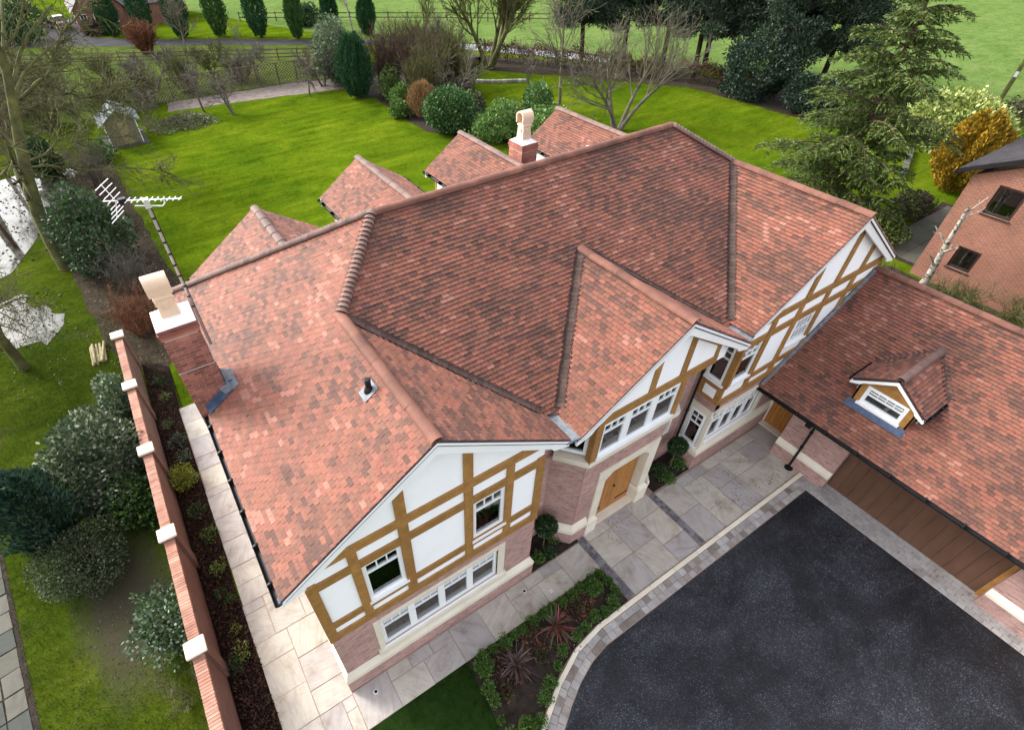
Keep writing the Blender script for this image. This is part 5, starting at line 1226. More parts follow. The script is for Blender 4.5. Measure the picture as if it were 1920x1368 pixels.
PINE = [(0.012, 0.024, 0.013), (0.02, 0.038, 0.02), (0.034, 0.058, 0.03), (0.055, 0.085, 0.046)]
def bush(name, label, cat, base, rx, ry, h, n, leaf, pal, seed, group=None, w=None, shape='dome', stem='bark_brown', up=0.25, inner=0.35, zc=0.45, amp=0.36, wratio=0.4, mat='leaf', parts=True, tilt=(0, 0)):
    rng = np.random.default_rng(seed)
    t = thing(name, label, cat, (base[0], base[1], base[2] if len(base) > 2 else 0), group); b = np.array([base[0], base[1], base[2] if len(base) > 2 else 0.0])
    if shape in ('dome', 'ball'):
        d = rng.normal(size=(n, 3)); d /= np.linalg.norm(d, axis=1, keepdims=True)
        f = np.clip(lumpy(rng, 30, amp)(d), 0.6, 1.22)*np.clip(lumpy(rng, 70, amp*0.8, 0.22)(d), 0.75, 1.15); r = (inner+(1-inner)*rng.uniform(0, 1, n)**0.5)*f*np.where(rng.uniform(0, 1, n) > 0.93, rng.uniform(1.0, 1.16, n), 1.0)
        p = d*r[:, None]*np.array([rx, ry, h*(1-zc) if shape == 'dome' else h/2])
        lo = p[:, 2] < 0
        if shape == 'dome': p[lo, 2] *= zc/(1-zc)*1.0
        p += np.array([0, 0, h*zc if shape == 'dome' else h/2])
        dirs = d+rng.normal(size=(n, 3))*0.7+np.array([0, 0, up])
    else:   # column / cone of upright sprays
        k = 9; ang = rng.uniform(0, 2*np.pi, n); tz = rng.uniform(0, 1, n)**(0.85)
        if shape == 'cone': prof = (0.12+0.95*np.clip(1-tz, 0, 1)**0.8)*np.clip(tz*9+0.35, 0, 1)
        else: prof = np.sqrt(np.clip(1-((tz-0.38)/0.64)**2, 0.0, 1))*np.where(tz < 0.38, 0.55+0.45*np.clip(tz/0.38, 0, 1), 1)
        ph = rng.uniform(0, 6.28, k); fl_ = 1+amp*0.55*np.sin(ang*5+ph[0]+tz*3)+amp*0.45*np.sin(ang*9+ph[1]-tz*7)
        r = prof*fl_*(inner+(1-inner)*rng.uniform(0, 1, n)**0.4)
        p = np.stack([np.cos(ang)*r*rx, np.sin(ang)*r*ry, tz*h*(1+0.06*np.sin(ang*3+ph[2]))+0.05], 1)
        dirs = np.stack([np.cos(ang)*0.45, np.sin(ang)*0.45, np.full(n, 1.0)], 1)+rng.normal(size=(n, 3))*0.28
    p[:, 0] += p[:, 2]*tilt[0]; p[:, 1] += p[:, 2]*tilt[1]
    p[:, 2] = np.maximum(p[:, 2], 0.02)
    quads_mesh('foliage', leaf_quads(p+b, dirs, leaf, leaf*wratio, rng), pal_pick(pal, n, rng, w), M[mat], t)
    if parts:
        mb = MB(); r = random.Random(seed)
        for k in range(5):
            a = r.uniform(0, 6.28); q = Vector(b)+Vector((math.cos(a)*rx*0.12, math.sin(a)*ry*0.12, 0)); e = Vector(b)+Vector((math.cos(a)*rx*0.45+h*0.6*tilt[0], math.sin(a)*ry*0.45+h*0.6*tilt[1], h*0.6))
            mb.tube([tuple(q-Vector((0, 0, 0.05))), tuple(q.lerp(e, 0.5)+Vector((0, 0, 0.1*h))), tuple(e)], [0.03*h/2+0.01, 0.02*h/2+0.006, 0.005], 5)
        mb.build('stem', M[stem], t)
    return t
def grow(mb, p, d, L, rad, lvl, maxl, r, spread, nch, trop, mbt=None, tw=0.5, minr=0.004):
    """recursive branch; level 0 goes to mbt"""
    tgt = mbt if (lvl == 0 and mbt is not None) else mb
    k = (7, 5, 4, 3, 3)[min(lvl, 4)]; pts = [Vector(p)]; dd = Vector(d)
    for i in range(k):
        dd = (dd+Vector((r.gauss(0, 1), r.gauss(0, 1), r.gauss(0, 1)))*(0.08+0.03*lvl)+Vector((0, 0, trop))).normalized(); pts.append(pts[-1]+dd*(L/k))
    rad = max(rad, minr*(1.5 if lvl < maxl else 1)); end = 0.35 if lvl < maxl else 0.6
    rads = [rad*(1-(1-end)*i/k) for i in range(k+1)]
    tgt.tube([tuple(q) for q in pts], rads, (8, 6, 5, 3, 3)[min(lvl, 4)], cap=False)
    if lvl >= maxl: return
    n = nch[lvl] if lvl < len(nch) else 3
    for c in range(n):
        t = (0.35 if lvl == 0 else 0.2)+(0.65 if lvl == 0 else 0.8)*(c+r.uniform(0.2, 1))/n; t = min(t, 1.0)
        f = t*k; i = min(int(f), k-1); q = pts[i].lerp(pts[i+1], f-i); ax = (pts[i+1]-pts[i]).normalized()
        side = ax.orthogonal().normalized(); side.rotate(Matrix.Rotation(r.uniform(0, 6.283), 3, ax))
        a = spread*r.uniform(0.65, 1.25); nd = (ax*math.cos(a)+side*math.sin(a)).normalized()
        rr = rads[i]*(1-(f-i))+rads[i+1]*(f-i)
        grow(mb, q, nd, L*tw*r.uniform(0.7, 1.2)*(1.15-0.45*t), max(minr, rr*r.uniform(0.42, 0.62)), lvl+1, maxl, r, spread, nch, trop, mbt, tw, minr)
def bare_tree(name, label, base, h, rad, seed, nch=(9, 7, 6, 4), spread=0.75, trop=0.05, maxl=4, bark='bark_grey', group=None, lean=(0, 0), tw=0.52, trunks=1, cat='tree', multi=0.3):
    r = random.Random(seed); t = thing(name, label, cat, (base[0], base[1], 0), group); mt, mc = MB(), MB()
    minr = max(0.005, (Vector((base[0], base[1], 3))-CAM).length*0.00028)
    for k in range(trunks):
        a = r.uniform(0, 6.28)+k*6.283/trunks; l = Vector((lean[0]+(math.cos(a)*multi if trunks > 1 else 0), lean[1]+(math.sin(a)*multi if trunks > 1 else 0), 1)).normalized()
        grow(mc, (base[0]+(math.cos(a)*rad if trunks > 1 else 0), base[1]+(math.sin(a)*rad if trunks > 1 else 0), -0.05), l, h*0.62*(1 if trunks == 1 else r.uniform(0.8, 1.05)), rad, 0, maxl, r, spread, nch, trop, mt, tw, minr)
    mt.build('trunk', M[bark], t, smooth=True); mc.build('crown', M[bark], t); return t
def limb_tree(name, label, base, h, rad, limbs, seed, bark='bark_moss', sub=9):
    r = random.Random(seed); t = thing(name, label, 'tree', (base[0], base[1], 0)); mt, mc = MB(), MB(); minr = max(0.005, (Vector((base[0], base[1], 3))-CAM).length*0.00036)
    grow(mc, (base[0], base[1], -0.05), Vector((0, 0, 1)), h*0.65, rad, 0, 3, r, 0.9, (8, 6, 4), 0.03, mt, 0.5, minr)
    for pts, r0 in limbs:
        q = []
        P3 = [Vector(p) for p in pts]
        for a, b in zip(P3, P3[1:]):
            for k in range(4): q.append(a.lerp(b, k/4)+Vector((r.gauss(0, .05), r.gauss(0, .12), r.gauss(0, .05))))
        q.append(P3[-1]); n = len(q); rr = [r0*(1-0.72*i/(n-1)) for i in range(n)]
        mc.tube([tuple(v) for v in q], rr, 6, cap=False)
        for k in range(sub*len(pts)):
            f = r.uniform(0.12, 1)*(n-1); i = min(int(f), n-2); p = q[i].lerp(q[i+1], f-i); ax = (q[i+1]-q[i]).normalized(); sd = ax.orthogonal().normalized(); sd.rotate(Matrix.Rotation(r.uniform(0, 6.283), 3, ax))
            grow(mc, p, (ax+sd*r.uniform(0.5, 1.1)).normalized(), r.uniform(0.7, 2.2), max(minr*1.4, rr[i]*0.4), 2, 4, r, 0.75, (0, 0, 5, 3), 0.0, None, 0.5, minr)
    mt.build('trunk', M[bark], t, smooth=True); mc.build('crown', M[bark], t); return t
def twig_shrub(name, label, base, rx, h, nst, seed, bark='bark_brown', group=None, ry=None, sub=7, rad=0.012, fan=0.7, cat='shrub'):
    r = random.Random(seed); ry = ry or rx; rad = max(rad, (Vector((base[0], base[1], 2))-CAM).length*0.0006); t = thing(name, label, cat, (base[0], base[1], 0), group); mb = MB(); m2 = MB()
    for k in range(nst):
        a = r.uniform(0, 6.283); f = r.random()**0.6; d = Vector((math.cos(a)*rx*f*fan/h, math.sin(a)*ry*f*fan/h, 1)).normalized(); L = h*r.uniform(0.65, 1.05)*(1.0-0.2*f)
        p = Vector((base[0]+math.cos(a)*rx*0.35*f, base[1]+math.sin(a)*ry*0.35*f, -0.03)); pts = [p]; dd = d
        for i in range(4): dd = (dd+Vector((r.gauss(0, .12), r.gauss(0, .12), r.gauss(0, .06)))).normalized(); pts.append(pts[-1]+dd*L/4)
        mb.tube([tuple(q) for q in pts], [rad, rad*.85, rad*.65, rad*.45, rad*.3], 4, cap=False)
        for j in range(sub):
            f2 = r.uniform(0.2, 1)*4; i = min(int(f2), 3); q = pts[i].lerp(pts[i+1], f2-i); e = dd+Vector((r.gauss(0, .6), r.gauss(0, .6), r.gauss(0.15, .4))); e.normalize(); l = L*r.uniform(0.16, 0.4)
            m = q+e*l*0.5+Vector((r.gauss(0, .03), r.gauss(0, .03), 0.02)); m2.tube([tuple(q), tuple(m), tuple(q+e*l)], [rad*.5, rad*.35, rad*.22], 3, cap=False)
            for jj in range(2):
                e2 = (e+Vector((r.gauss(0, .7), r.gauss(0, .7), r.gauss(0.1, .5)))).normalized(); m2.tube([tuple(m), tuple(m+e2*l*0.5)], [rad*.3, rad*.2], 3, cap=False)
    mb.build('stems', M[bark], t); m2.build('twigs', M[bark], t); return t
def pine(name, label, base, h, seed, group, rx=2.6, lean=(0, 0), clumps=26, low=0.3, pal=PINE, nn=520):
    r = random.Random(seed); rng = np.random.default_rng(seed); t = thing(name, label, 'tree', (base[0], base[1], 0), group); mt = MB(); V = []; C = []
    top = Vector((base[0]+lean[0]*h, base[1]+lean[1]*h, h)); b = Vector((base[0], base[1], -0.05))
    mid = b.lerp(top, 0.5)+Vector((r.uniform(-.3, .3), r.uniform(-.3, .3), 0)); mt.tube([tuple(b), tuple(mid), tuple(top)], [0.24, 0.17, 0.05], 8)
    for k in range(clumps):
        f = low+(1-low)*(k+r.random())/clumps; q = b.lerp(mid, f*2) if f < 0.5 else mid.lerp(top, f*2-1)
        a = r.uniform(0, 6.283); R = rx*(1.15-0.7*f)*math.sqrt(r.uniform(0.05, 1.0)); c = q+Vector((math.cos(a)*R, math.sin(a)*R, r.uniform(-0.2, 0.6)))
        mt.tube([tuple(q), tuple(q.lerp(c, 0.5)+Vector((0, 0, 0.1))), tuple(c)], [0.06, 0.04, 0.015], 5)
        s = np.array([r.uniform(0.7, 1.35), r.uniform(0.7, 1.35), r.uniform(0.35, 0.65)]); n = int(nn*r.uniform(0.7, 1.3))
        d = rng.normal(size=(n, 3)); d /= np.linalg.norm(d, axis=1, keepdims=True); p = d*(rng.uniform(0, 1, (n, 1))**0.5)*s+np.array(c)
        V.append(leaf_quads(p, d+rng.normal(size=(n, 3))*0.5+np.array([0, 0, 0.5]), 0.3, 0.045, rng)); C.append(pal_pick(pal, n, rng))
    mt.build('trunk', M['bark_pine'], t, smooth=True); quads_mesh('crown', np.concatenate(V), np.concatenate(C), M['needle'], t); return t
def cedar(name, label, base, h, seed):
    r = random.Random(seed); rng = np.random.default_rng(seed); t = thing(name, label, 'tree', (base[0], base[1], 0)); mt = MB(); P_, D_ = [], []
    lean = Vector((0.03, 0.02, 1)); mt.tube([(base[0], base[1], -0.05), (base[0]+0.1, base[1]+.05, h*0.4), (base[0]+0.25, base[1]+0.15, h)], [0.22, 0.13, 0.03], 8)
    z = 0.35
    while z < h-0.15:
        f = z/h; nb = r.randint(4, 6) if f < 0.85 else 3; a0 = r.uniform(0, 6.28)
        for k in range(nb):
            a = a0+k*6.283/nb+r.uniform(-.35, .35); L = (3.9*(1-f)**0.75+0.5)*r.uniform(0.6, 1.25); cen = Vector((base[0]+0.25*f, base[1]+0.15*f, z+r.uniform(-.2, .2)))
            out = Vector((math.cos(a), math.sin(a), 0)); pts = []; N = 9
            for i in range(N+1):
                s = i/N; pts.append(cen+out*(L*s)+Vector((0, 0, 0.10*L*s+0.14*L*math.sin(s*2.4)-0.12*L*s**3))+Vector((-out.y, out.x, 0))*(0.1*L*math.sin(s*2+a)*0.5))
            mt.tube([tuple(q) for q in pts], [0.045*(1-i/(N+1))*(0.4+L/4)+0.006 for i in range(N+1)], 4, cap=False)
            for i in range(1, N+1):
                for sg in (-1, 1):
                    for rep in range(1 if i % 2 else 2):
                        q = pts[i].lerp(pts[i-1], r.random()); bl = L*0.26*(1-0.55*i/N)*r.uniform(0.6, 1.2)+0.12; sd_ = Vector((-out.y, out.x, 0))*sg*0.8+out*r.uniform(0.4, 1.0)+Vector((0, 0, r.uniform(-.25, .1))); sd_.normalize()
                        m = max(3, int(bl/0.075))
                        for j in range(m):
                            u = (j+0.5)/m; w = q+sd_*(bl*u)+Vector((0, 0, -0.35*bl*u*u)); P_.append((w.x, w.y, w.z)); D_.append((sd_.x*0.7, sd_.y*0.7, -0.30-0.9*u*r.random()))
                            P_.append((w.x, w.y, w.z)); D_.append((sd_.x+out.x*0.8, sd_.y+out.y*0.8, -0.1))
                            if r.random() < 0.6: P_.append((w.x, w.y, w.z)); D_.append((-out.y*sg*-0.6+out.x*.4, out.x*sg*-0.6+out.y*.4, 0.12))
        z += r.uniform(0.34, 0.52)
    P_, D_ = np.array(P_), np.array(D_)
    mt.build('trunk', M['bark_brown'], t); D_ += rng.normal(size=D_.shape)*0.18
    quads_mesh('crown', leaf_quads(P_, D_, 0.23, 0.03, rng), pal_pick(CEDAR, len(P_), rng), M['needle'], t); return t
def hedge(name, label, pts, w, h, n, leaf, pal, seed, bark='bark_brown', dead=0.0, cat='hedge'):
    rng = np.random.default_rng(seed); t = thing(name, label, cat, (pts[0][0], pts[0][1], 0)); seg = []
    for a, b in zip(pts, pts[1:]): seg.append(math.hypot(b[0]-a[0], b[1]-a[1]))
    tot = sum(seg); P_ = []
    for (a, b), L in zip(zip(pts, pts[1:]), seg):
        k = int(n*L/tot); s = rng.uniform(0, 1, k); d = np.array([b[0]-a[0], b[1]-a[1]])/L; nn = np.array([-d[1], d[0]])
        th = rng.uniform(0, np.pi, k); rr = rng.uniform(0.6, 1, k)**0.5*(1+0.18*np.sin(s*L*2.1)+0.12*np.sin(s*L*5.3))
        off = np.cos(th)*w/2*rr; zz = np.sin(th)**0.45*h*rr*rng.uniform(0.3, 1, k)**0.25
        P_.append(np.stack([a[0]+d[0]*s*L+nn[0]*off, a[1]+d[1]*s*L+nn[1]*off, zz], 1))
    P_ = np.concatenate(P_); quads_mesh('foliage', leaf_quads(P_, rng.normal(size=P_.shape)+np.array([0, 0, .6]), leaf, leaf*0.4, rng), pal_pick(pal, len(P_), rng), M['dryleaf' if dead else 'leaf'], t)
    mb = MB(); r = random.Random(seed)
    for (a, b), L in zip(zip(pts, pts[1:]), seg):
        for i in range(int(L*6)):
            s = r.random(); x = a[0]+(b[0]-a[0])*s+r.uniform(-w, w)*.3; y = a[1]+(b[1]-a[1])*s+r.uniform(-w, w)*.3
            mb.tube([(x, y, 0), (x+r.gauss(0, .12), y+r.gauss(0, .12), h*0.5), (x+r.gauss(0, .3), y+r.gauss(0, .3), h*r.uniform(0.75, 1.12))], [0.02, 0.014, 0.006], 4, cap=False)
    mb.build('stems', M[bark], t); return t
# ================================================================== left garden
limb_tree('bare_tree', 'tall mossy bare tree with a thick trunk beside the puddles at the left edge', (-4.44, 25.4), 15.5, 0.36, [
    ([(-4.4, 25.4, 3.6), (-4.03, 28, 4.3), (-2.37, 30, 4.4), (-0.81, 31, 3.88), (1.26, 31, 3.66)], 0.07),
    ([(-4.4, 25.4, 4.4), (-4.27, 27, 4.54), (-3.18, 28, 4.03), (-1.58, 28, 3.38), (1.29, 28, 2.84), (2.15, 28, 2.19)], 0.07),
    ([(-4.4, 25.4, 5.0), (-5.5, 23.5, 5.2), (-6.2, 21.5, 4.6), (-6.6, 20.0, 3.6)], 0.08)], 3, sub=7)
bare_tree('bare_tree', 'slim dark bare tree standing in the pond behind the thick trunk', (-5.2, 30.5), 9, 0.13, 4, nch=(8, 6, 4), maxl=3, bark='bark_brown', spread=0.6)
bare_tree('bare_tree', 'second slim dark bare tree standing in the pond, nearest the left edge', (-6.6, 29.2), 9, 0.12, 5, nch=(8, 6, 4), maxl=3, bark='bark_brown', spread=0.6)
bare_tree('bare_tree', 'bare mossy tree with drooping green twigs and a stump-like base near the log pile', (-6.45, 17.8), 7.0, 0.22, 6, nch=(12, 7, 6, 3), spread=1.15, trop=-0.10, bark='bark_moss', tw=0.6)
limb_tree('bare_tree', 'bare tree at the left edge whose mossy limbs reach over the shed', (-7.9, 35.5), 11, 0.34, [
    ([(-7.8, 35.5, 3.4), (-6.84, 36, 3.87), (-4.9, 36, 4.64), (-2.8, 36, 5.68), (-1.38, 36, 6.42), (-0.18, 36, 8.1), (1.45, 36, 9.05)], 0.15),
    ([(-2.8, 36, 5.68), (-1.73, 36, 5.14), (-0.32, 36, 4.85), (1.77, 36, 4.95), (3.52, 36, 5.12)], 0.075),
    ([(-7.8, 35.4, 3.9), (-5.79, 34, 4.78), (-3.84, 34, 5.23), (-2.32, 34, 5.24), (-0.5, 34, 4.55), (1.54, 34, 3.97)], 0.10),
    ([(-7.8, 35.6, 4.6), (-6.16, 40, 5.34), (-4.42, 40, 5.56), (-3.08, 40, 6.03), (-1.13, 40, 5.9), (0.42, 40, 6.04)], 0.11)], 7)
bare_tree('bare_tree', 'grey bare tree in the thicket at the left edge beyond the pond', (-8.0, 46.5), 10, 0.2, 8, nch=(11, 7, 5, 3), spread=0.9, bark='bark_grey', tw=0.6)
bush('evergreen_shrub', 'tall dark evergreen shrub beside the rear lawn behind the television aerial', 'shrub', (-2.6, 24.4), 1.35, 1.9, 3.8, 9000, 0.17, DARK+[(0.07, 0.11, 0.06), (0.05, 0.045, 0.03)], 31, amp=0.5)
bush('evergreen_shrub', 'sparse dark conifer bush at the pond edge', 'shrub', (-4.3, 38.4), 0.9, 0.9, 2.4, 2200, 0.24, DARK, 32, up=0.6)
twig_shrub('bare_shrub', 'grey leafless shrub thicket between the evergreen shrub and the rust coloured stems', (-1.7, 21.3), 1.5, 2.2, 60, 33, 'bark_grey', sub=10)
twig_shrub('bare_shrub', 'rust coloured dogwood shrub behind the far pier of the garden wall', (-1.9, 17.6), 1.2, 2.2, 90, 34, 'bark_red', sub=6)
twig_shrub('bare_shrub', 'pale brown leafless shrub between the pond and the rear lawn', (-1.9, 29.5), 1.4, 2.4, 60, 35, 'bark_brown', sub=9, ry=2.4)
twig_shrub('bare_shrub', 'leafless shrub with ivy at its foot next to the garden shed', (-2.1, 36.0), 1.3, 2.6, 60, 36, 'bark_grey', sub=9, ry=2.6)
bush('ivy_shrub', 'low green ivy clump at the corner of the shed base', 'shrub', (-1.2, 40.0), 0.7, 1.0, 1.1, 1500, 0.14, GREEN+DARK, 37)
bush('variegated_bush', 'large rounded bush with silvery variegated leaves outside the garden wall', 'bush', (-4.1, 9.7), 1.15, 1.5, 2.4, 9000, 0.13, [(0.03, 0.055, 0.025), (0.055, 0.085, 0.04), (0.15, 0.18, 0.11), (0.34, 0.37, 0.26), (0.09, 0.115, 0.055)], 38, w=[.3, .3, .14, .08, .18], wratio=0.42, amp=0.42)
bush('variegated_bush', 'smaller silvery variegated bush beside the third pier of the garden wall', 'bush', (-3.25, 12.6), 0.55, 0.75, 1.6, 2600, 0.12, VARI+[(0.05, 0.09, 0.04)], 39, w=[.25, .28, .18, .12, .17])
bush('evergreen_bush', 'low mixed green bush between the variegated bush and the wall', 'bush', (-3.4, 8.2), 0.6, 0.8, 1.2, 2200, 0.11, DARK+GREEN, 40)
bush('juniper', 'dark feathery conifer leaning beside the variegated bush', 'conifer', (-5.6, 8.1), 0.85, 0.85, 3.0, 8000, 0.2, BLUEG+[(0.035, 0.075, 0.03)], 41, shape='column', wratio=0.16, inner=0.3, amp=0.5, mat='needle')
bush('box_bush', 'rounded small-leaved green bush in front of the dark feathery conifer', 'bush', (-5.0, 6.75), 0.9, 0.9, 1.4, 9000, 0.065, [(0.022, 0.036, 0.014), (0.038, 0.056, 0.022), (0.06, 0.08, 0.034), (0.1, 0.12, 0.06)], 42, amp=0.45)
bush('holly_shrub', 'open glossy green shrub outside the wall between the two nearest pier caps', 'shrub', (-3.5, 3.7), 0.55, 0.85, 1.45, 1700, 0.10, DARK+[(0.07, 0.12, 0.05), (0.2, 0.25, 0.2)], 43, inner=0.15, amp=0.6)
twig_shrub('bare_shrub', 'yellowish bare twiggy shrub at the foot of the wall near the lower frame edge', (-3.35, 2.0), 0.8, 0.9, 16, 44, 'bark_pale', sub=8, rad=0.008)
# log pile
for k in range(9):
    r = random.Random(100+k); x = -4.05+0.075*k; lay = 0.05 if k < 7 else 0.15
    if k >= 7: x = -3.95+0.25*(k-7)
    yy = 16.35+r.uniform(-.06, .08)
    pts = [(x, yy, lay), (x+r.uniform(-.06, .06)+(0.16 if k == 8 else 0), yy+1.25+r.uniform(-.1, .1), lay)]
    o = MB().tube(pts, [0.05, 0.044], 9).build('log', pm('log_wood%d' % k, [(0.3, (0.19, 0.16, 0.08)), (0.6, (0.3, 0.25, 0.13)), (0.8, (0.36, 0.33, 0.2))], 3, 0.85, bump=0.4, bscale=15))
    tag(o, ['pale cut log, leftmost in the pile on the lawn by the garden wall', 'pale cut log, second from the left in the pile by the garden wall', 'pale cut log, third from the left in the pile by the garden wall', 'pale cut log, fourth from the left in the pile by the garden wall', 'pale cut log, third from the right in the pile by the garden wall', 'pale cut log, second from the right in the pile by the garden wall', 'pale cut log, rightmost in the pile on the lawn by the garden wall', 'straight pale log lying on top of the pile by the garden wall', 'slanting pale log lying across the top of the pile by the garden wall'][k], 'log', 'logs piled on the lawn')
# small plants in the mulch bed
PL = [(-2.12, 8.35, 0.34, 0.62, [(0.2, 0.24, 0.03), (0.3, 0.32, 0.05), (0.14, 0.2, 0.02)], 'yellow-green rounded shrub in the mulch bed beside the wall', 1300, 0.09),
      (-1.95, 13.6, 0.3, 0.45, DARK, 'dark low plant in the mulch bed nearest the chimney end', 420, 0.09),
      (-1.95, 12.7, 0.32, 0.45, [(0.12, 0.15, 0.05), (0.2, 0.22, 0.09)], 'sparse yellowish plant in the mulch bed beside the third pier', 260, 0.09),
      (-2.1, 11.2, 0.28, 0.5, [(0.09, 0.12, 0.05), (0.16, 0.19, 0.09)], 'pale sparse plant in the mulch bed opposite the path end', 240, 0.09),
      (-2.0, 10.2, 0.36, 0.5, [(0.05, 0.08, 0.05), (0.1, 0.14, 0.09)], 'grey-green plant in the mulch bed beyond the yellow-green shrub', 380, 0.1),
      (-1.95, 9.3, 0.34, 0.45, [(0.06, 0.085, 0.05), (0.12, 0.15, 0.09)], 'feathery grey-green plant in the mulch bed just beyond the yellow-green shrub', 420, 0.1),
      (-2.05, 7.0, 0.3, 0.45, DARK, 'dark feathery plant in the mulch bed before the second nearest pier', 360, 0.1),
      (-1.92, 5.95, 0.28, 0.4, GREEN, 'bright green fern-like plant in the mulch bed beside the second nearest pier', 330, 0.1),
      (-1.95, 4.75, 0.28, 0.4, [(0.1, 0.16, 0.03), (0.17, 0.23, 0.05)], 'lime green fern-like plant in the mulch bed near the roof corner', 330, 0.1),
      (-2.05, 3.95, 0.22, 0.35, DARK, 'small dark plant in the mulch bed past the lime green fern', 220, 0.08),
      (-1.9, 3.75, 0.18, 0.3, GREEN, 'tiny bright green plant in the mulch bed past the lime green fern', 180, 0.08),
      (-1.98, 2.85, 0.18, 0.3, [(0.16, 0.2, 0.03), (0.26, 0.29, 0.06)], 'tiny yellow plant in the mulch bed beside the nearest pier', 150, 0.07),
      (-2.0, 2.2, 0.26, 0.45, [(0.2, 0.25, 0.04), (0.3, 0.33, 0.07), (0.1, 0.16, 0.03)], 'yellow variegated plant in the mulch bed at the nearest pier', 300, 0.08),
      (-2.2, 1.95, 0.24, 0.4, DARK, 'dark glossy plant in the mulch bed against the nearest pier', 320, 0.08)]
for i, (x, y, rr, h, pal, lab, n, lf_) in enumerate(PL):
    k_ = 1.0 if i == 0 else 0.72
    bush('bed_plant', lab, 'plant', (x, y, 0.05), rr*k_, rr*1.1*k_, h*k_, int(n*(1 if i == 0 else 0.45)), lf_*0.85, [tuple(q*0.8 for q in p_) for p_ in pal], 300+i, 'small plants in the mulch bed', inner=0.15, amp=0.4, wratio=0.3, up=0.6)
# ================================================================== front planting
def phormium(label, base, n, L, pal, seed):
    r = random.Random(seed); t = thing('flax_plant', label, 'plant', (base[0], base[1], 0.06), 'spiky flax plants in the front border')
    for grp, cnt in (('leaf', n),):
        for k in range(cnt):
            a = r.uniform(0, 6.283); el = r.uniform(0.25, 1.25); l = L*r.uniform(0.6, 1.1); w = 0.022*r.uniform(0.8, 1.3); c = pal[r.randrange(len(pal))]
            o = Vector((math.cos(a), math.sin(a), 0)); s = Vector((-o.y, o.x, 0)); mb = MB(); N = 7; mb.c = []
            for i in range(N+1):
                u = i/N; p = Vector((base[0], base[1], 0.06))+o*(l*math.cos(el)*u)+Vector((0, 0, l*math.sin(el)*u-0.42*l*u*u*(1.2-el*0.5)))+s*(0.05*math.sin(u*2+k))
                p.z = max(p.z, 0.07); ww = w*(1-u**2.2)*(0.7+0.6*u) if i < N else 0.001
                mb.v += [tuple(p-s*ww), tuple(p+Vector((0, 0, -ww*0.5))), tuple(p+s*ww)]; sh = c if i % 2 == 0 else c
                mb.c += [sh, tuple(q*0.75 for q in sh), sh]
                if i: b = (i-1)*3; mb.f += [(b, b+1, b+4, b+3), (b+1, b+2, b+5, b+4)]
            mb.build('leaf', M['leaf'], t, smooth=True)
    return t
phormium('spiky red and green striped flax plant in the front border', (5.02, -1.52), 58, 0.78, [(0.22, 0.06, 0.06), (0.3, 0.1, 0.09), (0.09, 0.1, 0.05), (0.16, 0.045, 0.045), (0.12, 0.13, 0.06)], 1)
phormium('spiky dark bronze flax plant in the front border', (3.62, -1.72), 62, 0.74, [(0.085, 0.05, 0.045), (0.12, 0.075, 0.065), (0.06, 0.035, 0.035), (0.16, 0.11, 0.09)], 2)
kb = [(x, -1.14) for x in (2.95, 3.3, 3.62, 3.95, 4.25, 4.55, 4.9, 5.2, 5.5, 5.85, 6.2, 6.55, 6.85)]
kb += [(6.92, -1.4), (6.9, -1.7), (6.65, -1.93), (6.3, -1.95), (5.95, -1.95), (5.6, -1.97), (5.25, -2.02), (4.75, -2.12), (4.4, -2.3), (4.05, -2.48), (3.7, -2.7), (3.3, -2.95)]
kb += [(2.75, -1.3), (2.72, -1.75), (2.68, -2.1), (2.62, -2.5), (2.6, -2.85)]
nm = ['along the border path edge', 'along the border kerb edge', 'along the border turf edge']
for i, (x, y) in enumerate(kb):
    edge_ = 0 if i < 13 else (1 if i < 25 else 2); k = i if edge_ == 0 else (i-13 if edge_ == 1 else i-25)
    ordn = ['first', 'second', 'third', 'fourth', 'fifth', 'sixth', 'seventh', 'eighth', 'ninth', 'tenth', 'eleventh', 'twelfth', 'thirteenth'][k]
    lab = 'small box plant, %s from the %s %s' % (ordn, ['turf', 'granite setts', 'path'][edge_], nm[edge_])
    r = random.Random(i); s = r.uniform(0.10, 0.155)
    bush('box_plant', lab, 'plant', (x+r.uniform(-.03, .03), y+r.uniform(-.03, .03), 0.05), s, s, s*1.9, 420, 0.045, GREEN+[(0.1, 0.19, 0.03), (0.03, 0.07, 0.015)], 400+i, 'small box plants edging the border', parts=False, amp=0.45, inner=0.2)
bush('box_ball', 'clipped round box ball in the border corner by the granite setts', 'bush', (6.45, -1.36, 0.05), 0.2, 0.2, 0.42, 1700, 0.05, GREEN, 441, shape='ball', amp=0.08)
bush('box_ball', 'clipped round box ball in the border corner by the turf', 'bush', (2.88, -1.34, 0.05), 0.22, 0.22, 0.44, 1700, 0.05, GREEN, 442, shape='ball', amp=0.08)
bush('box_ball', 'clipped box ball at the lower end of the border cut by the frame', 'bush', (3.0, -2.95, 0.05), 0.2, 0.2, 0.4, 1500, 0.05, GREEN+YVAR[:1], 443, shape='ball', amp=0.1)
for (x, y, s, lab) in ((3.05, -2.1, 0.14, 'low dark groundcover plant between the bronze flax and the turf'), (4.4, -1.25, 0.15, 'low dark groundcover plant between the two flax plants'), (5.75, -1.45, 0.16, 'low reddish groundcover plant right of the striped flax'), (4.25, -1.9, 0.13, 'tiny groundcover plant in front of the bronze flax')):
    bush('groundcover', lab, 'plant', (x, y, 0.05), s, s, s*1.2, 260, 0.06, [(0.06, 0.05, 0.025), (0.1, 0.06, 0.03), (0.04, 0.07, 0.02)], int(x*100), None, parts=False, inner=0.1)
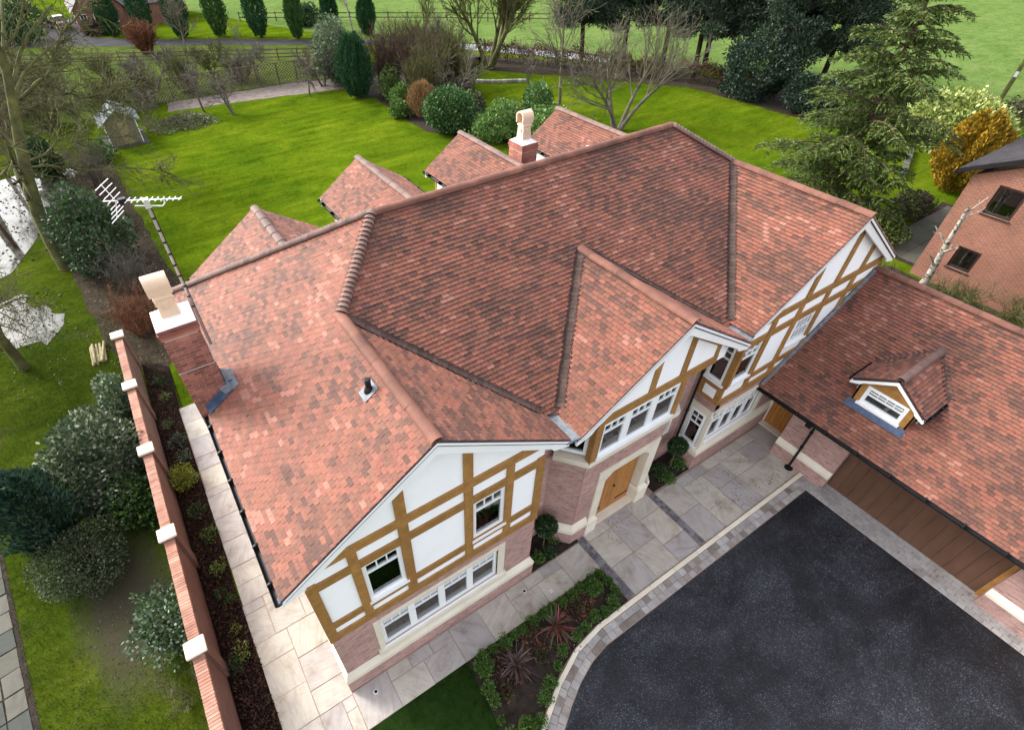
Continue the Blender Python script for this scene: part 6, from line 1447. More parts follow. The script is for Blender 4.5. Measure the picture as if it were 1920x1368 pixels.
def topiary(label, base, hs, R, seed):
    t = thing('lollipop_tree', label, 'topiary', (base[0], base[1], 0.05), 'clipped lollipop bay trees by the door'); rng = np.random.default_rng(seed)
    MB().tube([(base[0], base[1], 0.0), (base[0]+0.01, base[1]+0.01, hs*0.5), (base[0], base[1], hs+R*0.5)], [0.018, 0.016, 0.014], 7).build('trunk', M['bark_pale'], t)
    n = 2200; d = rng.normal(size=(n, 3)); d /= np.linalg.norm(d, axis=1, keepdims=True); p = d*(R*(0.55+0.45*rng.uniform(0, 1, (n, 1))**0.4))*lumpy(rng, 30, 0.09)(d)[:, None]+np.array([base[0], base[1], hs+R])
    quads_mesh('crown', leaf_quads(p, d+rng.normal(size=(n, 3))*0.6, 0.075, 0.022, rng), pal_pick(DARK+[(0.02, 0.05, 0.014)], n, rng), M['leaf'], t)
topiary('clipped lollipop tree in the bed between the porch and the right bay', (11.25, 0.30), 0.95, 0.27, 1)
topiary('clipped lollipop tree in the bed between the left wing and the porch', (6.05, 0.32), 1.05, 0.27, 2)
for (x, y, s, lab, pal) in ((6.1, 0.1, 0.17, 'small dark plant below the lollipop tree left of the porch', DARK), (6.5, 0.45, 0.2, 'low shrub against the porch plinth left of the door', GREEN), (5.75, 0.15, 0.16, 'tiny green plant near the left wing corner', GREEN),
                            (10.75, 0.35, 0.25, 'dark plant at the right foot of the porch', DARK), (11.55, 0.25, 0.22, 'low green plant against the right bay plinth', GREEN), (10.85, 0.05, 0.2, 'light green plant in the bed right of the porch', GREEN)):
    bush('bed_plant', lab, 'plant', (x, y, 0.05), s, s, s*1.5, 420, 0.06, pal, int(x*37+y*11), None, parts=False, inner=0.15, amp=0.4)
# recessed ground lights in the paving
for (x, y, lab) in ((4.88, -0.36, 'round recessed ground light in the path, middle of the front path'), (0.43, -0.37, 'round recessed ground light at the front corner of the left wing')):
    t = thing('ground_light', lab, 'light', (x, y, 0.03), 'recessed ground lights')
    MB().lathe((x, y, 0.03), [(0.065, 0), (0.065, 0.012), (0.04, 0.014), (0.04, 0.006), (0.001, 0.006)], 18).build('rim', M['alu'], t); MB().lathe((x, y, 0.036), [(0.038, 0), (0.038, 0.002)], 14).build('lens', M['black'], t)
t = MB().box(5.44, 5.54, -0.80, -0.70, 0.028, 0.042).build('drain_cover', M['alu']); tag(t, 'small square metal cover in the front path beside the border', 'drain cover')
# scattered leaves and dirt on the paving, drive grit
def litter(name, x0, x1, y0, y1, n, size, pal, seed, z=0.038, centers=None):
    rng = np.random.default_rng(seed)
    if centers:
        c = np.array(centers); i = rng.integers(0, len(c), n); p = c[i]+rng.normal(size=(n, 2))*0.22
    else: p = np.stack([rng.uniform(x0, x1, n), rng.uniform(y0, y1, n)], 1)
    keep = (p[:, 0] > x0) & (p[:, 0] < x1) & (p[:, 1] > y0) & (p[:, 1] < y1); p = p[keep]; n = len(p)
    P3 = np.stack([p[:, 0], p[:, 1], np.full(n, z)+rng.uniform(0, 0.006, n)], 1); d = np.stack([rng.normal(size=n), rng.normal(size=n), rng.uniform(-.05, .25, n)], 1)
    o = quads_mesh(name, leaf_quads(P3, d, size, size*0.38, rng), pal_pick(pal, n, rng), M['dryleaf']); return tag(o, 'brown leaf and dirt litter scattered on the ground' if 0 else None, None, None, 'stuff')
BRN = [(0.05, 0.028, 0.02), (0.09, 0.045, 0.028), (0.03, 0.02, 0.015)]
litter('leaf_litter_patio', 10.2, 15.3, -2.1, -0.15, 230, 0.036, BRN, 1, centers=[(12.2, -1.2), (11.6, -0.9), (12.8, -0.6), (13.4, -0.8), (13.2, -1.6), (12.3, -1.8), (11.3, -1.6), (14.3, -1.6), (13.9, -1.9), (12.7, -1.3)])
litter('leaf_litter_path', 7.4, 9.9, -1.9, 0.0, 40, 0.035, BRN, 2, centers=[(8.2, -0.1), (8.4, -0.3), (8.1, -0.5)])
litter('leaf_litter_border', 2.7, 7.0, -3.0, -1.08, 900, 0.07, [(0.14, 0.06, 0.03), (0.2, 0.09, 0.045), (0.08, 0.04, 0.025)], 3, 0.085, centers=[(3.4, -1.35), (3.1, -1.9), (4.3, -1.5), (5.5, -1.35), (5.9, -1.55), (5.0, -1.9), (6.1, -1.3)])
litter('bark_chips', -2.42, -1.72, -1.8, 14.6, 9000, 0.06, [(0.03, 0.016, 0.011), (0.055, 0.028, 0.017), (0.085, 0.045, 0.028), (0.02, 0.012, 0.009)], 4, 0.07)
litter('fallen_leaves', -6.8, -3.0, 15.5, 24, 150, 0.08, [(0.2, 0.18, 0.15), (0.14, 0.1, 0.06), (0.26, 0.23, 0.2)], 5, 0.02)
litter('fallen_leaves_shrub_bed', -3.4, 0.1, 15, 40, 2600, 0.09, [(0.12, 0.08, 0.05), (0.17, 0.12, 0.075), (0.07, 0.05, 0.03)], 6, 0.03)
litter('pond_debris', -9, -3.2, 27, 40.5, 420, 0.16, [(0.03, 0.025, 0.018), (0.06, 0.05, 0.035), (0.02, 0.018, 0.014)], 8, 0.024)
litter('puddle_debris', -7.3, -4.7, 19.0, 23.8, 160, 0.1, [(0.03, 0.025, 0.018), (0.06, 0.055, 0.03), (0.02, 0.018, 0.014)], 9, 0.016)
litter('soil_litter', -5.8, -2.9, 2.6, 7.6, 900, 0.04, [(0.09, 0.075, 0.05), (0.14, 0.12, 0.09), (0.03, 0.05, 0.015), (0.05, 0.03, 0.02)], 10, 0.012)
litter('drive_grit', 3.5, 14.0, -9.5, -2.7, 1500, 0.014, [(0.35, 0.34, 0.33), (0.2, 0.19, 0.18), (0.4, 0.3, 0.2)], 7, 0.014)
# grass blades near the camera
def blades(name, x0, x1, y0, y1, n, h, pal, seed, ok=None):
    rng = np.random.default_rng(seed); p = np.stack([rng.uniform(x0, x1, n), rng.uniform(y0, y1, n)], 1)
    if ok is not None: p = p[ok(p)]
    n = len(p); P3 = np.stack([p[:, 0], p[:, 1], np.full(n, 0.003)], 1); d = np.stack([rng.normal(size=n)*0.45, rng.normal(size=n)*0.45, np.ones(n)], 1)
    return tag(quads_mesh(name, leaf_quads(P3, d, h, 0.006, rng), pal_pick(pal, n, rng, jit=0.25), M['leaf']), kind='stuff')
GB = [(0.022, 0.045, 0.006), (0.034, 0.06, 0.006), (0.05, 0.075, 0.008)]
blades('grass_side', -8, -2.85, -1, 20, 80000, 0.055, GB, 1, lambda p: ~((np.random.default_rng(4).uniform(0.4, 1.2, len(p)) > (p[:, 0]+4.4)**2/2.2+(p[:, 1]-5.2)**2/7) | (p[:, 0] < -5.9-(p[:, 1]+2)*0.125)))
blades('grass_front', -0.05, 2.6, -4, -1.02, 26000, 0.035, [(0.012, 0.034, 0.006), (0.016, 0.042, 0.007), (0.022, 0.05, 0.009)], 2)
blades('grass_rear', -1.4, 9, 12.0, 22, 60000, 0.05, [(0.045, 0.09, 0.004), (0.062, 0.11, 0.004), (0.085, 0.13, 0.005)], 3, lambda p: p[:, 0] > np.where(p[:, 1] < 15, -1.35, np.interp(p[:, 1], [15, 20.5, 24], [-1.3, 0.3, 0])))

# ================================================================== rear garden
shed = thing('garden_shed', 'small weathered timber shed with grey felt roof on a stone base', 'shed', (0.7, 43, 0))
MB().box(-0.85, 2.1, 41.3, 45.0, 0.0, 0.06).build('base_slab', M['oldslab'], shed)
MB().box(-0.35, 1.75, 41.8, 44.6, 0.06, 1.62).build('wall_boards', pm('shed_wood', [(0.3, (0.12, 0.105, 0.06)), (0.7, (0.19, 0.16, 0.10))], 4, 0.9, stretch=(6, 6, 0.6), fine=0.15), shed)
MB().poly_xz([(-0.35, 1.62), (1.75, 1.62), (0.7, 2.32)], 41.8, 44.6).build('gable_boards', bpy.data.materials['shed_wood'], shed)
fel = pm('roof_felt', [(0.3, (0.085, 0.10, 0.10)), (0.7, (0.16, 0.18, 0.175))], 3, 0.95, spec=0.05, fine=0.2, fscale=8)
for sg in (-1, 1):
    pts = [(0.7, 2.43), (0.7+sg*1.4, 1.46), (0.7+sg*1.4, 1.42), (0.7, 2.37)]
    MB().poly_xz(pts if sg < 0 else pts[::-1], 41.6, 44.8).build('roof_panel', fel, shed)
shd = MB().box(0.5, 1.15, 41.76, 41.80, 0.1, 1.58).build('shed_door', pm('shed_door_wood', [(0.3, (0.2, 0.16, 0.08)), (0.7, (0.27, 0.22, 0.12))], 4, 0.9, stretch=(6, 6, 0.6)), shed)
for x in (-0.37, 1.72): MB().box(x, x+0.06, 41.76, 41.82, 0.06, 1.6).build('corner_batten', M['paint'], shed)
fr_lab = ['small forked bare fruit tree on the rear lawn, its trunk split low', 'small bare fruit tree with a straight leaning trunk at the soil border', 'small bare tree with drooping twigs at the right of the soil border', 'dark squat bare fruit tree right of the shed']
for k, (x, y, h, tr, lab, dr) in enumerate(((9.02, 44.0, 4.2, 2, fr_lab[0], 0.02), (7.1, 46.2, 5.0, 1, fr_lab[1], 0.05), (15.8, 44.8, 4.0, 1, fr_lab[2], -0.12), (2.85, 46.2, 3.4, 2, fr_lab[3], -0.05))):
    bare_tree('fruit_tree', lab, (x, y), h, 0.09, 60+k, nch=(8, 7, 5), maxl=3, spread=0.9, trop=dr, bark='bark_grey', trunks=tr, tw=0.6, group='fruit trees on the rear lawn')
bush('rockery_plants', 'low heather-like mound beside the shed on the rear lawn', 'plants', (5.0, 44.2), 2.0, 1.8, 0.55, 3000, 0.14, [(0.06, 0.08, 0.03), (0.09, 0.1, 0.05), (0.12, 0.1, 0.07)], 65, zc=0.1)
# thicket between shed and lattice fence
for k, (x, y, h, lab) in enumerate(((0.5, 49.5, 3.2, 'leafless shrub behind the shed'), (3.6, 51.5, 3.4, 'leafless shrub left of the lattice fence'), (-4.0, 50, 3.4, 'leafless shrub far left of the shed'), (-7.5, 53, 3.6, 'leafless shrub at the left edge below the rail fence'), (7.2, 52.6, 3.2, 'leafless shrub behind the lattice fence, left part'), (12.2, 53.5, 2.6, 'leafless shrub behind the lattice fence, middle part'), (-3.2, 56, 3.2, 'leafless shrub between shed and rail fence'))):
    twig_shrub('bare_shrub', lab, (x, y), 2.0, h, 45, 70+k, 'bark_grey' if k % 2 else 'bark_moss', sub=12, rad=0.02)
ex = [(-2.0, 47.0, 4.5, 'bare tree right behind the shed, left of its roof'), (2.2, 52.6, 5.0, 'bare tree at the left end of the lattice fence'), (-5.4, 53.2, 5.5, 'bare tree left of the lattice fence in the rough grass'), (-9.0, 57.5, 6.0, 'bare tree at the left edge in the paddock corner'), (5.0, 55.8, 4.2, 'small bare tree in the paddock behind the lattice fence, left of two'), (10.3, 56.0, 4.0, 'small bare tree in the paddock behind the lattice fence, right of two'), (13.4, 52.0, 4.2, 'pruned bare tree just behind the middle of the lattice fence'), (-6.8, 61.5, 5.5, 'bare tree before the rail fence at the left edge'), (18.0, 47.2, 4.6, 'wispy bare tree at the right end of the soil border'), (-4.6, 44.6, 5.0, 'mossy bare tree left of the shed')]
for k, (x, y, h, lab) in enumerate(ex):
    bare_tree('bare_tree', lab, (x, y), h, 0.1, 500+k, nch=(10, 8, 5), maxl=3, spread=0.8, trop=0.02, bark=('bark_grey', 'bark_moss')[k % 2], trunks=1+k % 3, tw=0.62, multi=0.5)
# lattice fence
def lattice(pts, h):
    t = thing('lattice_fence', 'brown diamond lattice fence along the back of the rear lawn', 'fence', (pts[0][0], pts[0][1], 0)); wood = pm('lattice_wood', [(0.3, (0.06, 0.045, 0.03)), (0.7, (0.11, 0.085, 0.055))], 5, 0.9)
    pid = 0
    for a, b in zip(pts, pts[1:]):
        a = Vector((*a, 0)); b = Vector((*b, 0)); L = (b-a).length; d = (b-a)/L; n = max(1, round(L/1.8))
        for k in range(n):
            p, q = a+d*(L*k/n), a+d*(L*(k+1)/n); w = L/n
            MB().bar(tuple(p), tuple(p+Vector((0, 0, h+0.1))), 0.1, 0.1).build('post', wood, t)
            mb = MB(); st = 0.27; u = -h
            while u < w:
                for sg in (1, -1):
                    # slat from bottom to top at 45 degrees, clipped to the panel
                    u0, u1 = u, u+h; lo, hi = max(0, u0), min(w, u1)
                    if hi-lo > 0.05:
                        x0, z0, x1, z1 = lo, lo-u0, hi, hi-u0
                        if sg < 0: x0, x1 = w-x0, w-x1
                        off = d.cross(Vector((0, 0, 1)))*(0.008*sg)
                        mb.bar(tuple(p+d*x0+Vector((0, 0, z0+0.05))+off), tuple(p+d*x1+Vector((0, 0, z1+0.05))+off), 0.014, 0.055)
                u += st
            pn = mb.build('lattice_slats', wood, t); tag(pn, kind='stuff')
            for z in (0.05, h+0.05): MB().bar(tuple(p+Vector((0, 0, z))), tuple(q+Vector((0, 0, z))), 0.05, 0.05).build('rail', wood, t)
lattice([(0.5, 49.2), (5.6, 50.8), (9.8, 50.6), (16.5, 49.8), (21.5, 48.2)], 1.75)
def railfence(pts, label, h=1.2, step=1.9, rails=(0.3, 0.62, 1.0)):
    t = thing('rail_fence', label, 'fence', (pts[0][0], pts[0][1], 0)); wood = bpy.data.materials['lattice_wood']
    for a, b in zip(pts, pts[1:]):
        a = Vector((*a, 0)); b = Vector((*b, 0)); L = (b-a).length; d = (b-a)/L; n = max(1, round(L/step))
        for k in range(n):
            p, q = a+d*(L*k/n), a+d*(L*(k+1)/n); MB().bar(tuple(p), tuple(p+Vector((0, 0, h))), 0.12, 0.12).build('post', wood, t)
            for z in rails: MB().bar(tuple(p+Vector((0, 0, z))), tuple(q+Vector((0, 0, z))), 0.04, 0.1).build('rail', wood, t)
railfence([(-14, 78), (-7.5, 74.3), (0.5, 69.4), (6.5, 65.8), (14.1, 61.0), (19.4, 57.8), (24.5, 54.5)], 'brown post-and-rail fence across the paddock beyond the lattice fence')
railfence([(20, 82), (30, 74.5), (40, 66.5), (52, 56)], 'thin post-and-rail fence along the far pasture edge behind the conifers', 1.1, 2.6, (0.4, 0.9))
# conifers along the lane
cy = [(4.65, 82.6, 5.4, 1.1), (8.0, 79.2, 6.4, 1.15), (11.5, 76.3, 5.6, 1.25), (15.5, 74.2, 5.4, 1.2), (19.3, 70.6, 5.6, 1.2), (22.8, 67.3, 5.0, 0.95), (27.6, 68.5, 4.2, 0.9), (30.2, 63.6, 3.9, 1.0)]
od = ['leftmost of the row, overlapping the far brick house', 'second from the left in the row along the lane', 'third from the left in the row along the lane', 'fourth from the left in the row along the lane', 'fifth from the left in the row along the lane', 'sixth from the left, slimmest of the lane row', 'half hidden among bare stems near the birch', 'rightmost of the row beside the white birch stem']
for k, (x, y, h, R) in enumerate(cy):
    bush('cypress', 'dark green columnar conifer, '+od[k], 'conifer', (x, y), R, R, h, 5200, 0.34, [(0.012, 0.05, 0.018), (0.02, 0.07, 0.022), (0.035, 0.10, 0.03)] if k not in (3, 5) else [(0.025, 0.07, 0.015), (0.04, 0.1, 0.02), (0.06, 0.13, 0.025)], 80+k, 'columnar conifers along the lane', shape='column', wratio=0.16, inner=0.45, amp=0.22, mat='needle')
bush('dark_bush', 'dark bushy evergreen behind the fifth lane conifer', 'bush', (26.0, 73.5), 1.6, 1.4, 2.6, 2600, 0.26, DARK, 95)
bush('dark_bush', 'rounded dark bush at the right end of the lane conifers', 'bush', (25.6, 65.2), 1.0, 1.0, 2.2, 1800, 0.22, DARK, 96)
twig_shrub('bare_shrub', 'dense maroon leafless shrub on the verge between lane and fence', (6.6, 70.5), 1.6, 3.3, 120, 97, 'bark_red', sub=12, rad=0.02)
twig_shrub('bare_shrub', 'reddish leafless shrub at the right end of the lane verge', (24.0, 60.8), 1.2, 2.0, 90, 98, 'bark_red', sub=10, rad=0.016)
bare_tree('bare_tree', 'bare young tree on the lane verge between the second and third conifers', (10.2, 67.8), 6.2, 0.11, 99, nch=(10, 7, 5), maxl=3, spread=0.6, bark='bark_pale', tw=0.6)
bare_tree('bare_tree', 'slight bare sapling on the lane verge before the fifth conifer', (15.8, 64.8), 3.6, 0.05, 100, nch=(8, 6), maxl=2, spread=0.8, bark='bark_pale', tw=0.6)
for k, (x, y, h, lab) in enumerate(((25.5, 77, 9, 'bare tree at the field edge above the fifth conifer'), (29.5, 73.5, 10, 'bare tree at the field edge above the sixth conifer'), (33, 69, 9.5, 'bare tree at the field edge right of the conifer row'), (21.5, 80.5, 9, 'bare tree behind the fourth lane conifer'))):
    bare_tree('bare_tree', lab, (x, y), h, 0.14, 110+k, nch=(9, 7, 5), maxl=3, spread=0.55, bark='bark_brown', tw=0.5)
# far house, car
fh = thing('far_brick_house', 'red brick bungalow with dark pantiled roof beyond the lane', 'house', (5.5, 91, 0)); pan = pm('dark_pantile', [(0.3, (0.06, 0.05, 0.05)), (0.7, (0.1, 0.085, 0.085))], 1, 0.8, stretch=(5, 0.4, 1), fine=0.3, fscale=4)
hx0, hx1, hy0, hy1 = 1.4, 10.5, 86.5, 96.0
MB().box(hx0, hx0+5.6, hy0, hy1, 0, 2.4).build('wall', M['brick_old'], fh)
MB().box(hx0+5.6, hx1+4, hy0+1.2, hy1, 0, 2.4).build('wall', M['brick_old'], fh)
MB().poly_xz([(hx0, 2.4), (hx0+5.6, 2.4), (hx0+2.8, 5.4)], hy0, hy0+0.3).build('gable', M['brick_old'], fh)
for sg in (-1, 1):
    pts = [(hx0+2.8, 5.6), (hx0+2.8+sg*3.2, 2.25), (hx0+2.8+sg*3.2, 2.1), (hx0+2.8, 5.45)]
    MB().poly_xz(pts if sg < 0 else pts[::-1], hy0-0.25, hy1).build('roof_slope', pan, fh)
MB().prism([(hx0+4, hy0+0.9, 2.3), (hx0+4, hy0+5.5, 6.0), (hx0+4, hy1+1, 2.3)], [(hx1+4.4, hy0+0.9, 2.3), (hx1+4.4, hy0+5.5, 6.0), (hx1+4.4, hy1+1, 2.3)]).build('roof_slope', pan, fh)
for x in (hx0+0.5, hx0+2.0, hx0+3.9):
    w = MB().box(x, x+0.75, hy0-0.03, hy0+0.02, 0.85, 2.0).build('window', M['paint'], fh)
    for dx in (0.06, 0.40): MB().box(x+dx, x+dx+0.29, hy0-0.05, hy0-0.03, 0.92, 1.93).build('pane', M['black'], w)
def car(label, cx, cy, yaw, paint):
    t = thing('parked_car', label, 'car', (cx, cy, 0)); R = Matrix.Rotation(yaw, 3, 'Z'); o = Vector((cx, cy, 0))
    def tr(mb): mb.v = [tuple(o+R @ Vector(v)) for v in mb.v]; return mb
    prof = [(-2.1, 0.32), (2.1, 0.32), (2.15, 0.62), (2.0, 0.80), (1.0, 0.92), (-1.75, 0.95), (-2.1, 0.85), (-2.15, 0.55)]
    body = MB(); body.prism([(x, -0.84, z) for x, z in prof], [(x, 0.84, z) for x, z in prof]); body = tr(body).build('body', paint, t, bevel=0.05)
    cab = [(1.05, 0.90), (0.35, 1.36), (-0.95, 1.38), (-1.65, 0.93)]
    c = MB(); c.prism([(x, -0.78 if z < 1 else -0.6, z) for x, z in cab], [(x, 0.78 if z < 1 else 0.6, z) for x, z in cab]); tr(c).build('cabin_glass', M['black'], t, bevel=0.03)
    rf_ = MB(); rf_.box(-0.95, 0.36, -0.6, 0.6, 1.37, 1.42); tr(rf_).build('car_roof', paint, t, bevel=0.02)
    for x in (-1.3, 1.3):
        for y in (-0.76, 0.76):
            w = MB(); w.tube([(x, y-0.1, 0.31), (x, y+0.1, 0.31)], 0.31, 14); w = tr(w).build('wheel', M['black'], t)
            h = MB(); h.tube([(x, y-0.105 if y < 0 else y+0.08, 0.31), (x, y-0.08 if y < 0 else y+0.105, 0.31)], 0.18, 10); tr(h).build('rim', M['alu'], w)
    for y in (-0.6, 0.6):
        l = MB(); l.box(-2.17, -2.12, y-0.18, y+0.18, 0.64, 0.8); tr(l).build('tail_light', pm('tail_red', [(0.3, (0.2, 0.02, 0.02)), (0.7, (0.25, 0.03, 0.03))], 3, 0.3) if 'tail_red' not in bpy.data.materials else bpy.data.materials['tail_red'], t)
        l = MB(); l.box(2.08, 2.14, y-0.18, y+0.18, 0.62, 0.76); tr(l).build('headlight', M['alu'], t)
    l = MB(); l.box(-2.19, -2.14, -0.25, 0.25, 0.62, 0.73); tr(l).build('number_plate', M['stone'], t)
    l = MB(); l.box(-2.22, -2.1, -0.84, 0.84, 0.38, 0.52); tr(l).build('rear_bumper', M['galv'], t)
    return t
car('dark red saloon car parked on the far drive, seen from behind', -0.6, 92.6, math.radians(105), pm('maroon_paint', [(0.3, (0.035, 0.008, 0.01)), (0.7, (0.05, 0.012, 0.014))], 3, 0.25, spec=0.7))
for k, (x, y, rx, h, lab) in enumerate(((-5.2, 86, 2.4, 2.8, 'dark rounded hedge shrub left of the far drive'), (-9, 90, 3.0, 3.6, 'dark bushy evergreen left of the parked car'), (-4.6, 96, 2.6, 3.4, 'dark evergreen behind and left of the parked car'), (2.6, 85.2, 1.0, 1.3, 'brownish bush in front of the far bungalow'), (4.4, 84.6, 1.0, 1.2, 'straw coloured bush in front of the far bungalow'), (-13, 84, 3, 3.4, 'brown hedge shrub at the upper left edge'))):
    bush('far_bush', lab, 'bush', (x, y), rx, rx, h, 2600, 0.3, DARK if k in (0, 1, 2) else [(0.1, 0.07, 0.04), (0.15, 0.1, 0.055), (0.07, 0.06, 0.035)], 120+k, up=0.4)
for k, (x, y, h, lab) in enumerate(((-12, 78, 8, 'grey bare tree at the upper left edge before the lane'), (-9.5, 68, 8, 'grey bare tree at the left edge below the rail fence'), (-14, 95, 10, 'bare tree in the top left corner'))):
    bare_tree('bare_tree', lab, (x, y), h, 0.14, 130+k, nch=(10, 8, 5), maxl=3, spread=0.8, bark='bark_brown', tw=0.55)

# ================================================================== shrub island and right of the rear garden
bush('yew_conifer', 'dark multi-stemmed conifer at the end of the rear lawn', 'conifer', (19.3, 42.2), 1.35, 1.35, 4.4, 8500, 0.3, [(0.012, 0.045, 0.018), (0.02, 0.065, 0.024), (0.03, 0.085, 0.03)], 140, shape='column', wratio=0.15, inner=0.35, amp=0.3, mat='needle')
bush('tall_laurel', 'tall pale green shrub behind the dark conifer and lattice fence', 'shrub', (19.6, 47.0), 1.7, 1.7, 4.6, 5200, 0.24, [(0.05, 0.085, 0.035), (0.085, 0.125, 0.06), (0.14, 0.18, 0.1)], 141)
bush('rounded_laurel', 'large rounded glossy green bush at the edge of the rear lawn', 'bush', (21.3, 30.6), 1.75, 1.75, 3.0, 8500, 0.17, [(0.02, 0.06, 0.012), (0.035, 0.09, 0.018), (0.06, 0.13, 0.03), (0.16, 0.23, 0.1)], 142, w=[.32, .34, .24, .10], shape='dome', amp=0.12)
bush('laurel_shrub', 'light green laurel shrubs behind the third rear gable', 'shrub', (23.4, 27.2), 1.6, 1.6, 2.2, 4200, 0.2, [(0.05, 0.11, 0.02), (0.09, 0.17, 0.03), (0.15, 0.24, 0.06)], 143)
bush('laurel_shrub', 'light green laurel shrub just left of the rear chimney', 'shrub', (25.2, 23.6), 1.7, 1.7, 2.4, 4200, 0.2, [(0.05, 0.11, 0.02), (0.09, 0.17, 0.03), (0.15, 0.24, 0.06)], 144)
bush('laurel_shrub', 'upright glossy laurel right behind the rear chimney pot', 'shrub', (27.8, 28.2), 1.0, 1.0, 2.5, 2800, 0.18, [(0.035, 0.09, 0.02), (0.06, 0.13, 0.03), (0.12, 0.2, 0.07)], 145)
bush('copper_shrub', 'small copper brown shrub beside the laurels', 'shrub', (25.8, 28.9), 0.8, 0.8, 1.7, 2200, 0.12, [(0.16, 0.075, 0.035), (0.22, 0.11, 0.05), (0.12, 0.06, 0.03)], 146, mat='dryleaf')
bush('dark_bush', 'dark brown dense bush behind the large rounded bush', 'bush', (24.2, 31.5), 1.1, 1.1, 1.9, 2600, 0.14, [(0.03, 0.03, 0.018), (0.05, 0.05, 0.03), (0.07, 0.065, 0.04)], 147)
bush('tan_grass', 'tan ornamental grass clump behind the large rounded bush', 'grass', (21.4, 34.4), 1.1, 1.3, 2.2, 4200, 0.4, [(0.22, 0.13, 0.055), (0.3, 0.19, 0.09), (0.17, 0.1, 0.04)], 148, shape='column', wratio=0.05, mat='dryleaf', parts=False)
bush('low_laurel', 'small bright green shrub at the island bed edge', 'shrub', (19.9, 35.6), 0.75, 0.75, 1.1, 1500, 0.17, GREEN, 149)
bush('low_laurel', 'yellow-green shrub under the bare thicket beside the dark conifer', 'shrub', (21.3, 40.0), 0.9, 0.9, 2.2, 2000, 0.18, [(0.07, 0.12, 0.025), (0.12, 0.17, 0.04)], 150)
bush('low_laurel', 'green shrub under the bare thicket left of the stake', 'shrub', (21.2, 37.5), 0.9, 0.9, 1.8, 2000, 0.18, GREEN, 151)
o = MB().tube([(20.5, 35.0, 0), (20.5, 35.0, 1.8)], 0.045, 7).build('garden_stake', M['bark_pale']); tag(o, 'pale wooden stake in the island bed', 'stake')
th = [(22.4, 42.4, 2.0, 5.0, 'bark_brown', 'dense purple-brown leafless shrub right of the dark conifer'), (24.2, 40.0, 2.0, 5.0, 'bark_brown', 'brown leafless shrub in the middle of the island thicket'), (25.5, 43.5, 2.2, 5.2, 'bark_moss', 'greenish leafless shrub at the back of the island thicket'), (27.5, 40.5, 2.0, 4.6, 'bark_moss', 'greenish leafless shrub at the right of the island thicket'), (23.0, 36.6, 1.8, 4.4, 'bark_moss', 'leafless hazel-like shrub behind the tan grass'), (29.5, 45.0, 2.2, 4.4, 'bark_grey', 'grey leafless shrub before the brook')]
for k, (x, y, R, h, bk, lab) in enumerate(th): twig_shrub('bare_shrub', lab, (x, y), R, h, 85, 160+k, bk, sub=13, rad=0.022)
bare_tree('bare_tree', 'silvery many-branched dead tree above the tan grass', (24.4, 34.4), 5.6, 0.08, 170, nch=(7, 6, 4), maxl=3, spread=0.7, bark='bark_pale', trunks=2, tw=0.6)
bare_tree('birch_tree', 'white-stemmed birch at the top edge beside the rightmost lane conifer', (28.6, 64.0), 10, 0.12, 171, nch=(9, 7, 5), maxl=3, spread=0.6, bark='bark_birch')
bare_tree('bare_tree', 'young bare tree with upright shoots in front of the pasture, above the island thicket', (30.5, 49.5), 9, 0.12, 172, nch=(10, 8, 6), maxl=3, spread=0.6, bark='bark_moss', tw=0.52)
bare_tree('bare_tree', 'dark twisted bare fruit tree right of the island thicket', (27.8, 36.4), 4.4, 0.1, 173, nch=(8, 8, 6), maxl=3, spread=1.0, bark='bark_moss', trunks=2, tw=0.62)
bare_tree('bare_tree', 'big many-stemmed bare tree with a dark base beside the brook', (33.6, 43.0), 12.5, 0.26, 174, nch=(9, 8, 6, 4), maxl=4, spread=0.55, trop=0.06, bark='bark_moss', trunks=5, tw=0.5, multi=0.42)
bare_tree('bare_tree', 'bare lawn tree with grey trunk behind the fourth rear gable, left of two', (31.2, 29.6), 10.0, 0.14, 175, nch=(13, 7, 4), maxl=3, spread=0.62, trop=0.07, bark='bark_pale', trunks=1, tw=0.62)
bare_tree('bare_tree', 'bare lawn tree with forked pale branches spreading above the main ridge, right of two', (31.6, 23.4), 9.5, 0.16, 176, nch=(11, 7, 4), maxl=3, spread=0.62, trop=0.06, bark='bark_pale', trunks=4, tw=0.62, multi=0.7)
bare_tree('bare_tree', 'slender bare sapling at the left of the bare lawn trees', (29.6, 31.2), 6.5, 0.06, 177, nch=(9, 6, 4), maxl=3, spread=0.6, bark='bark_grey', tw=0.5)
bare_tree('bare_tree', 'slender bare sapling between the two bare lawn trees', (33.0, 26.3), 6.0, 0.05, 178, nch=(9, 6, 4), maxl=3, spread=0.6, bark='bark_pale', tw=0.5)
hedge('beech_hedge', 'russet beech hedge with bare stems along the brook and pines', [(34.5, 46.5), (38.4, 41.5), (42, 34.8), (46.0, 28), (47.0, 21)], 1.3, 1.7, 9000, 0.16, [(0.06, 0.045, 0.025), (0.1, 0.055, 0.03), (0.05, 0.05, 0.03), (0.15, 0.06, 0.03)], 180, dead=1)
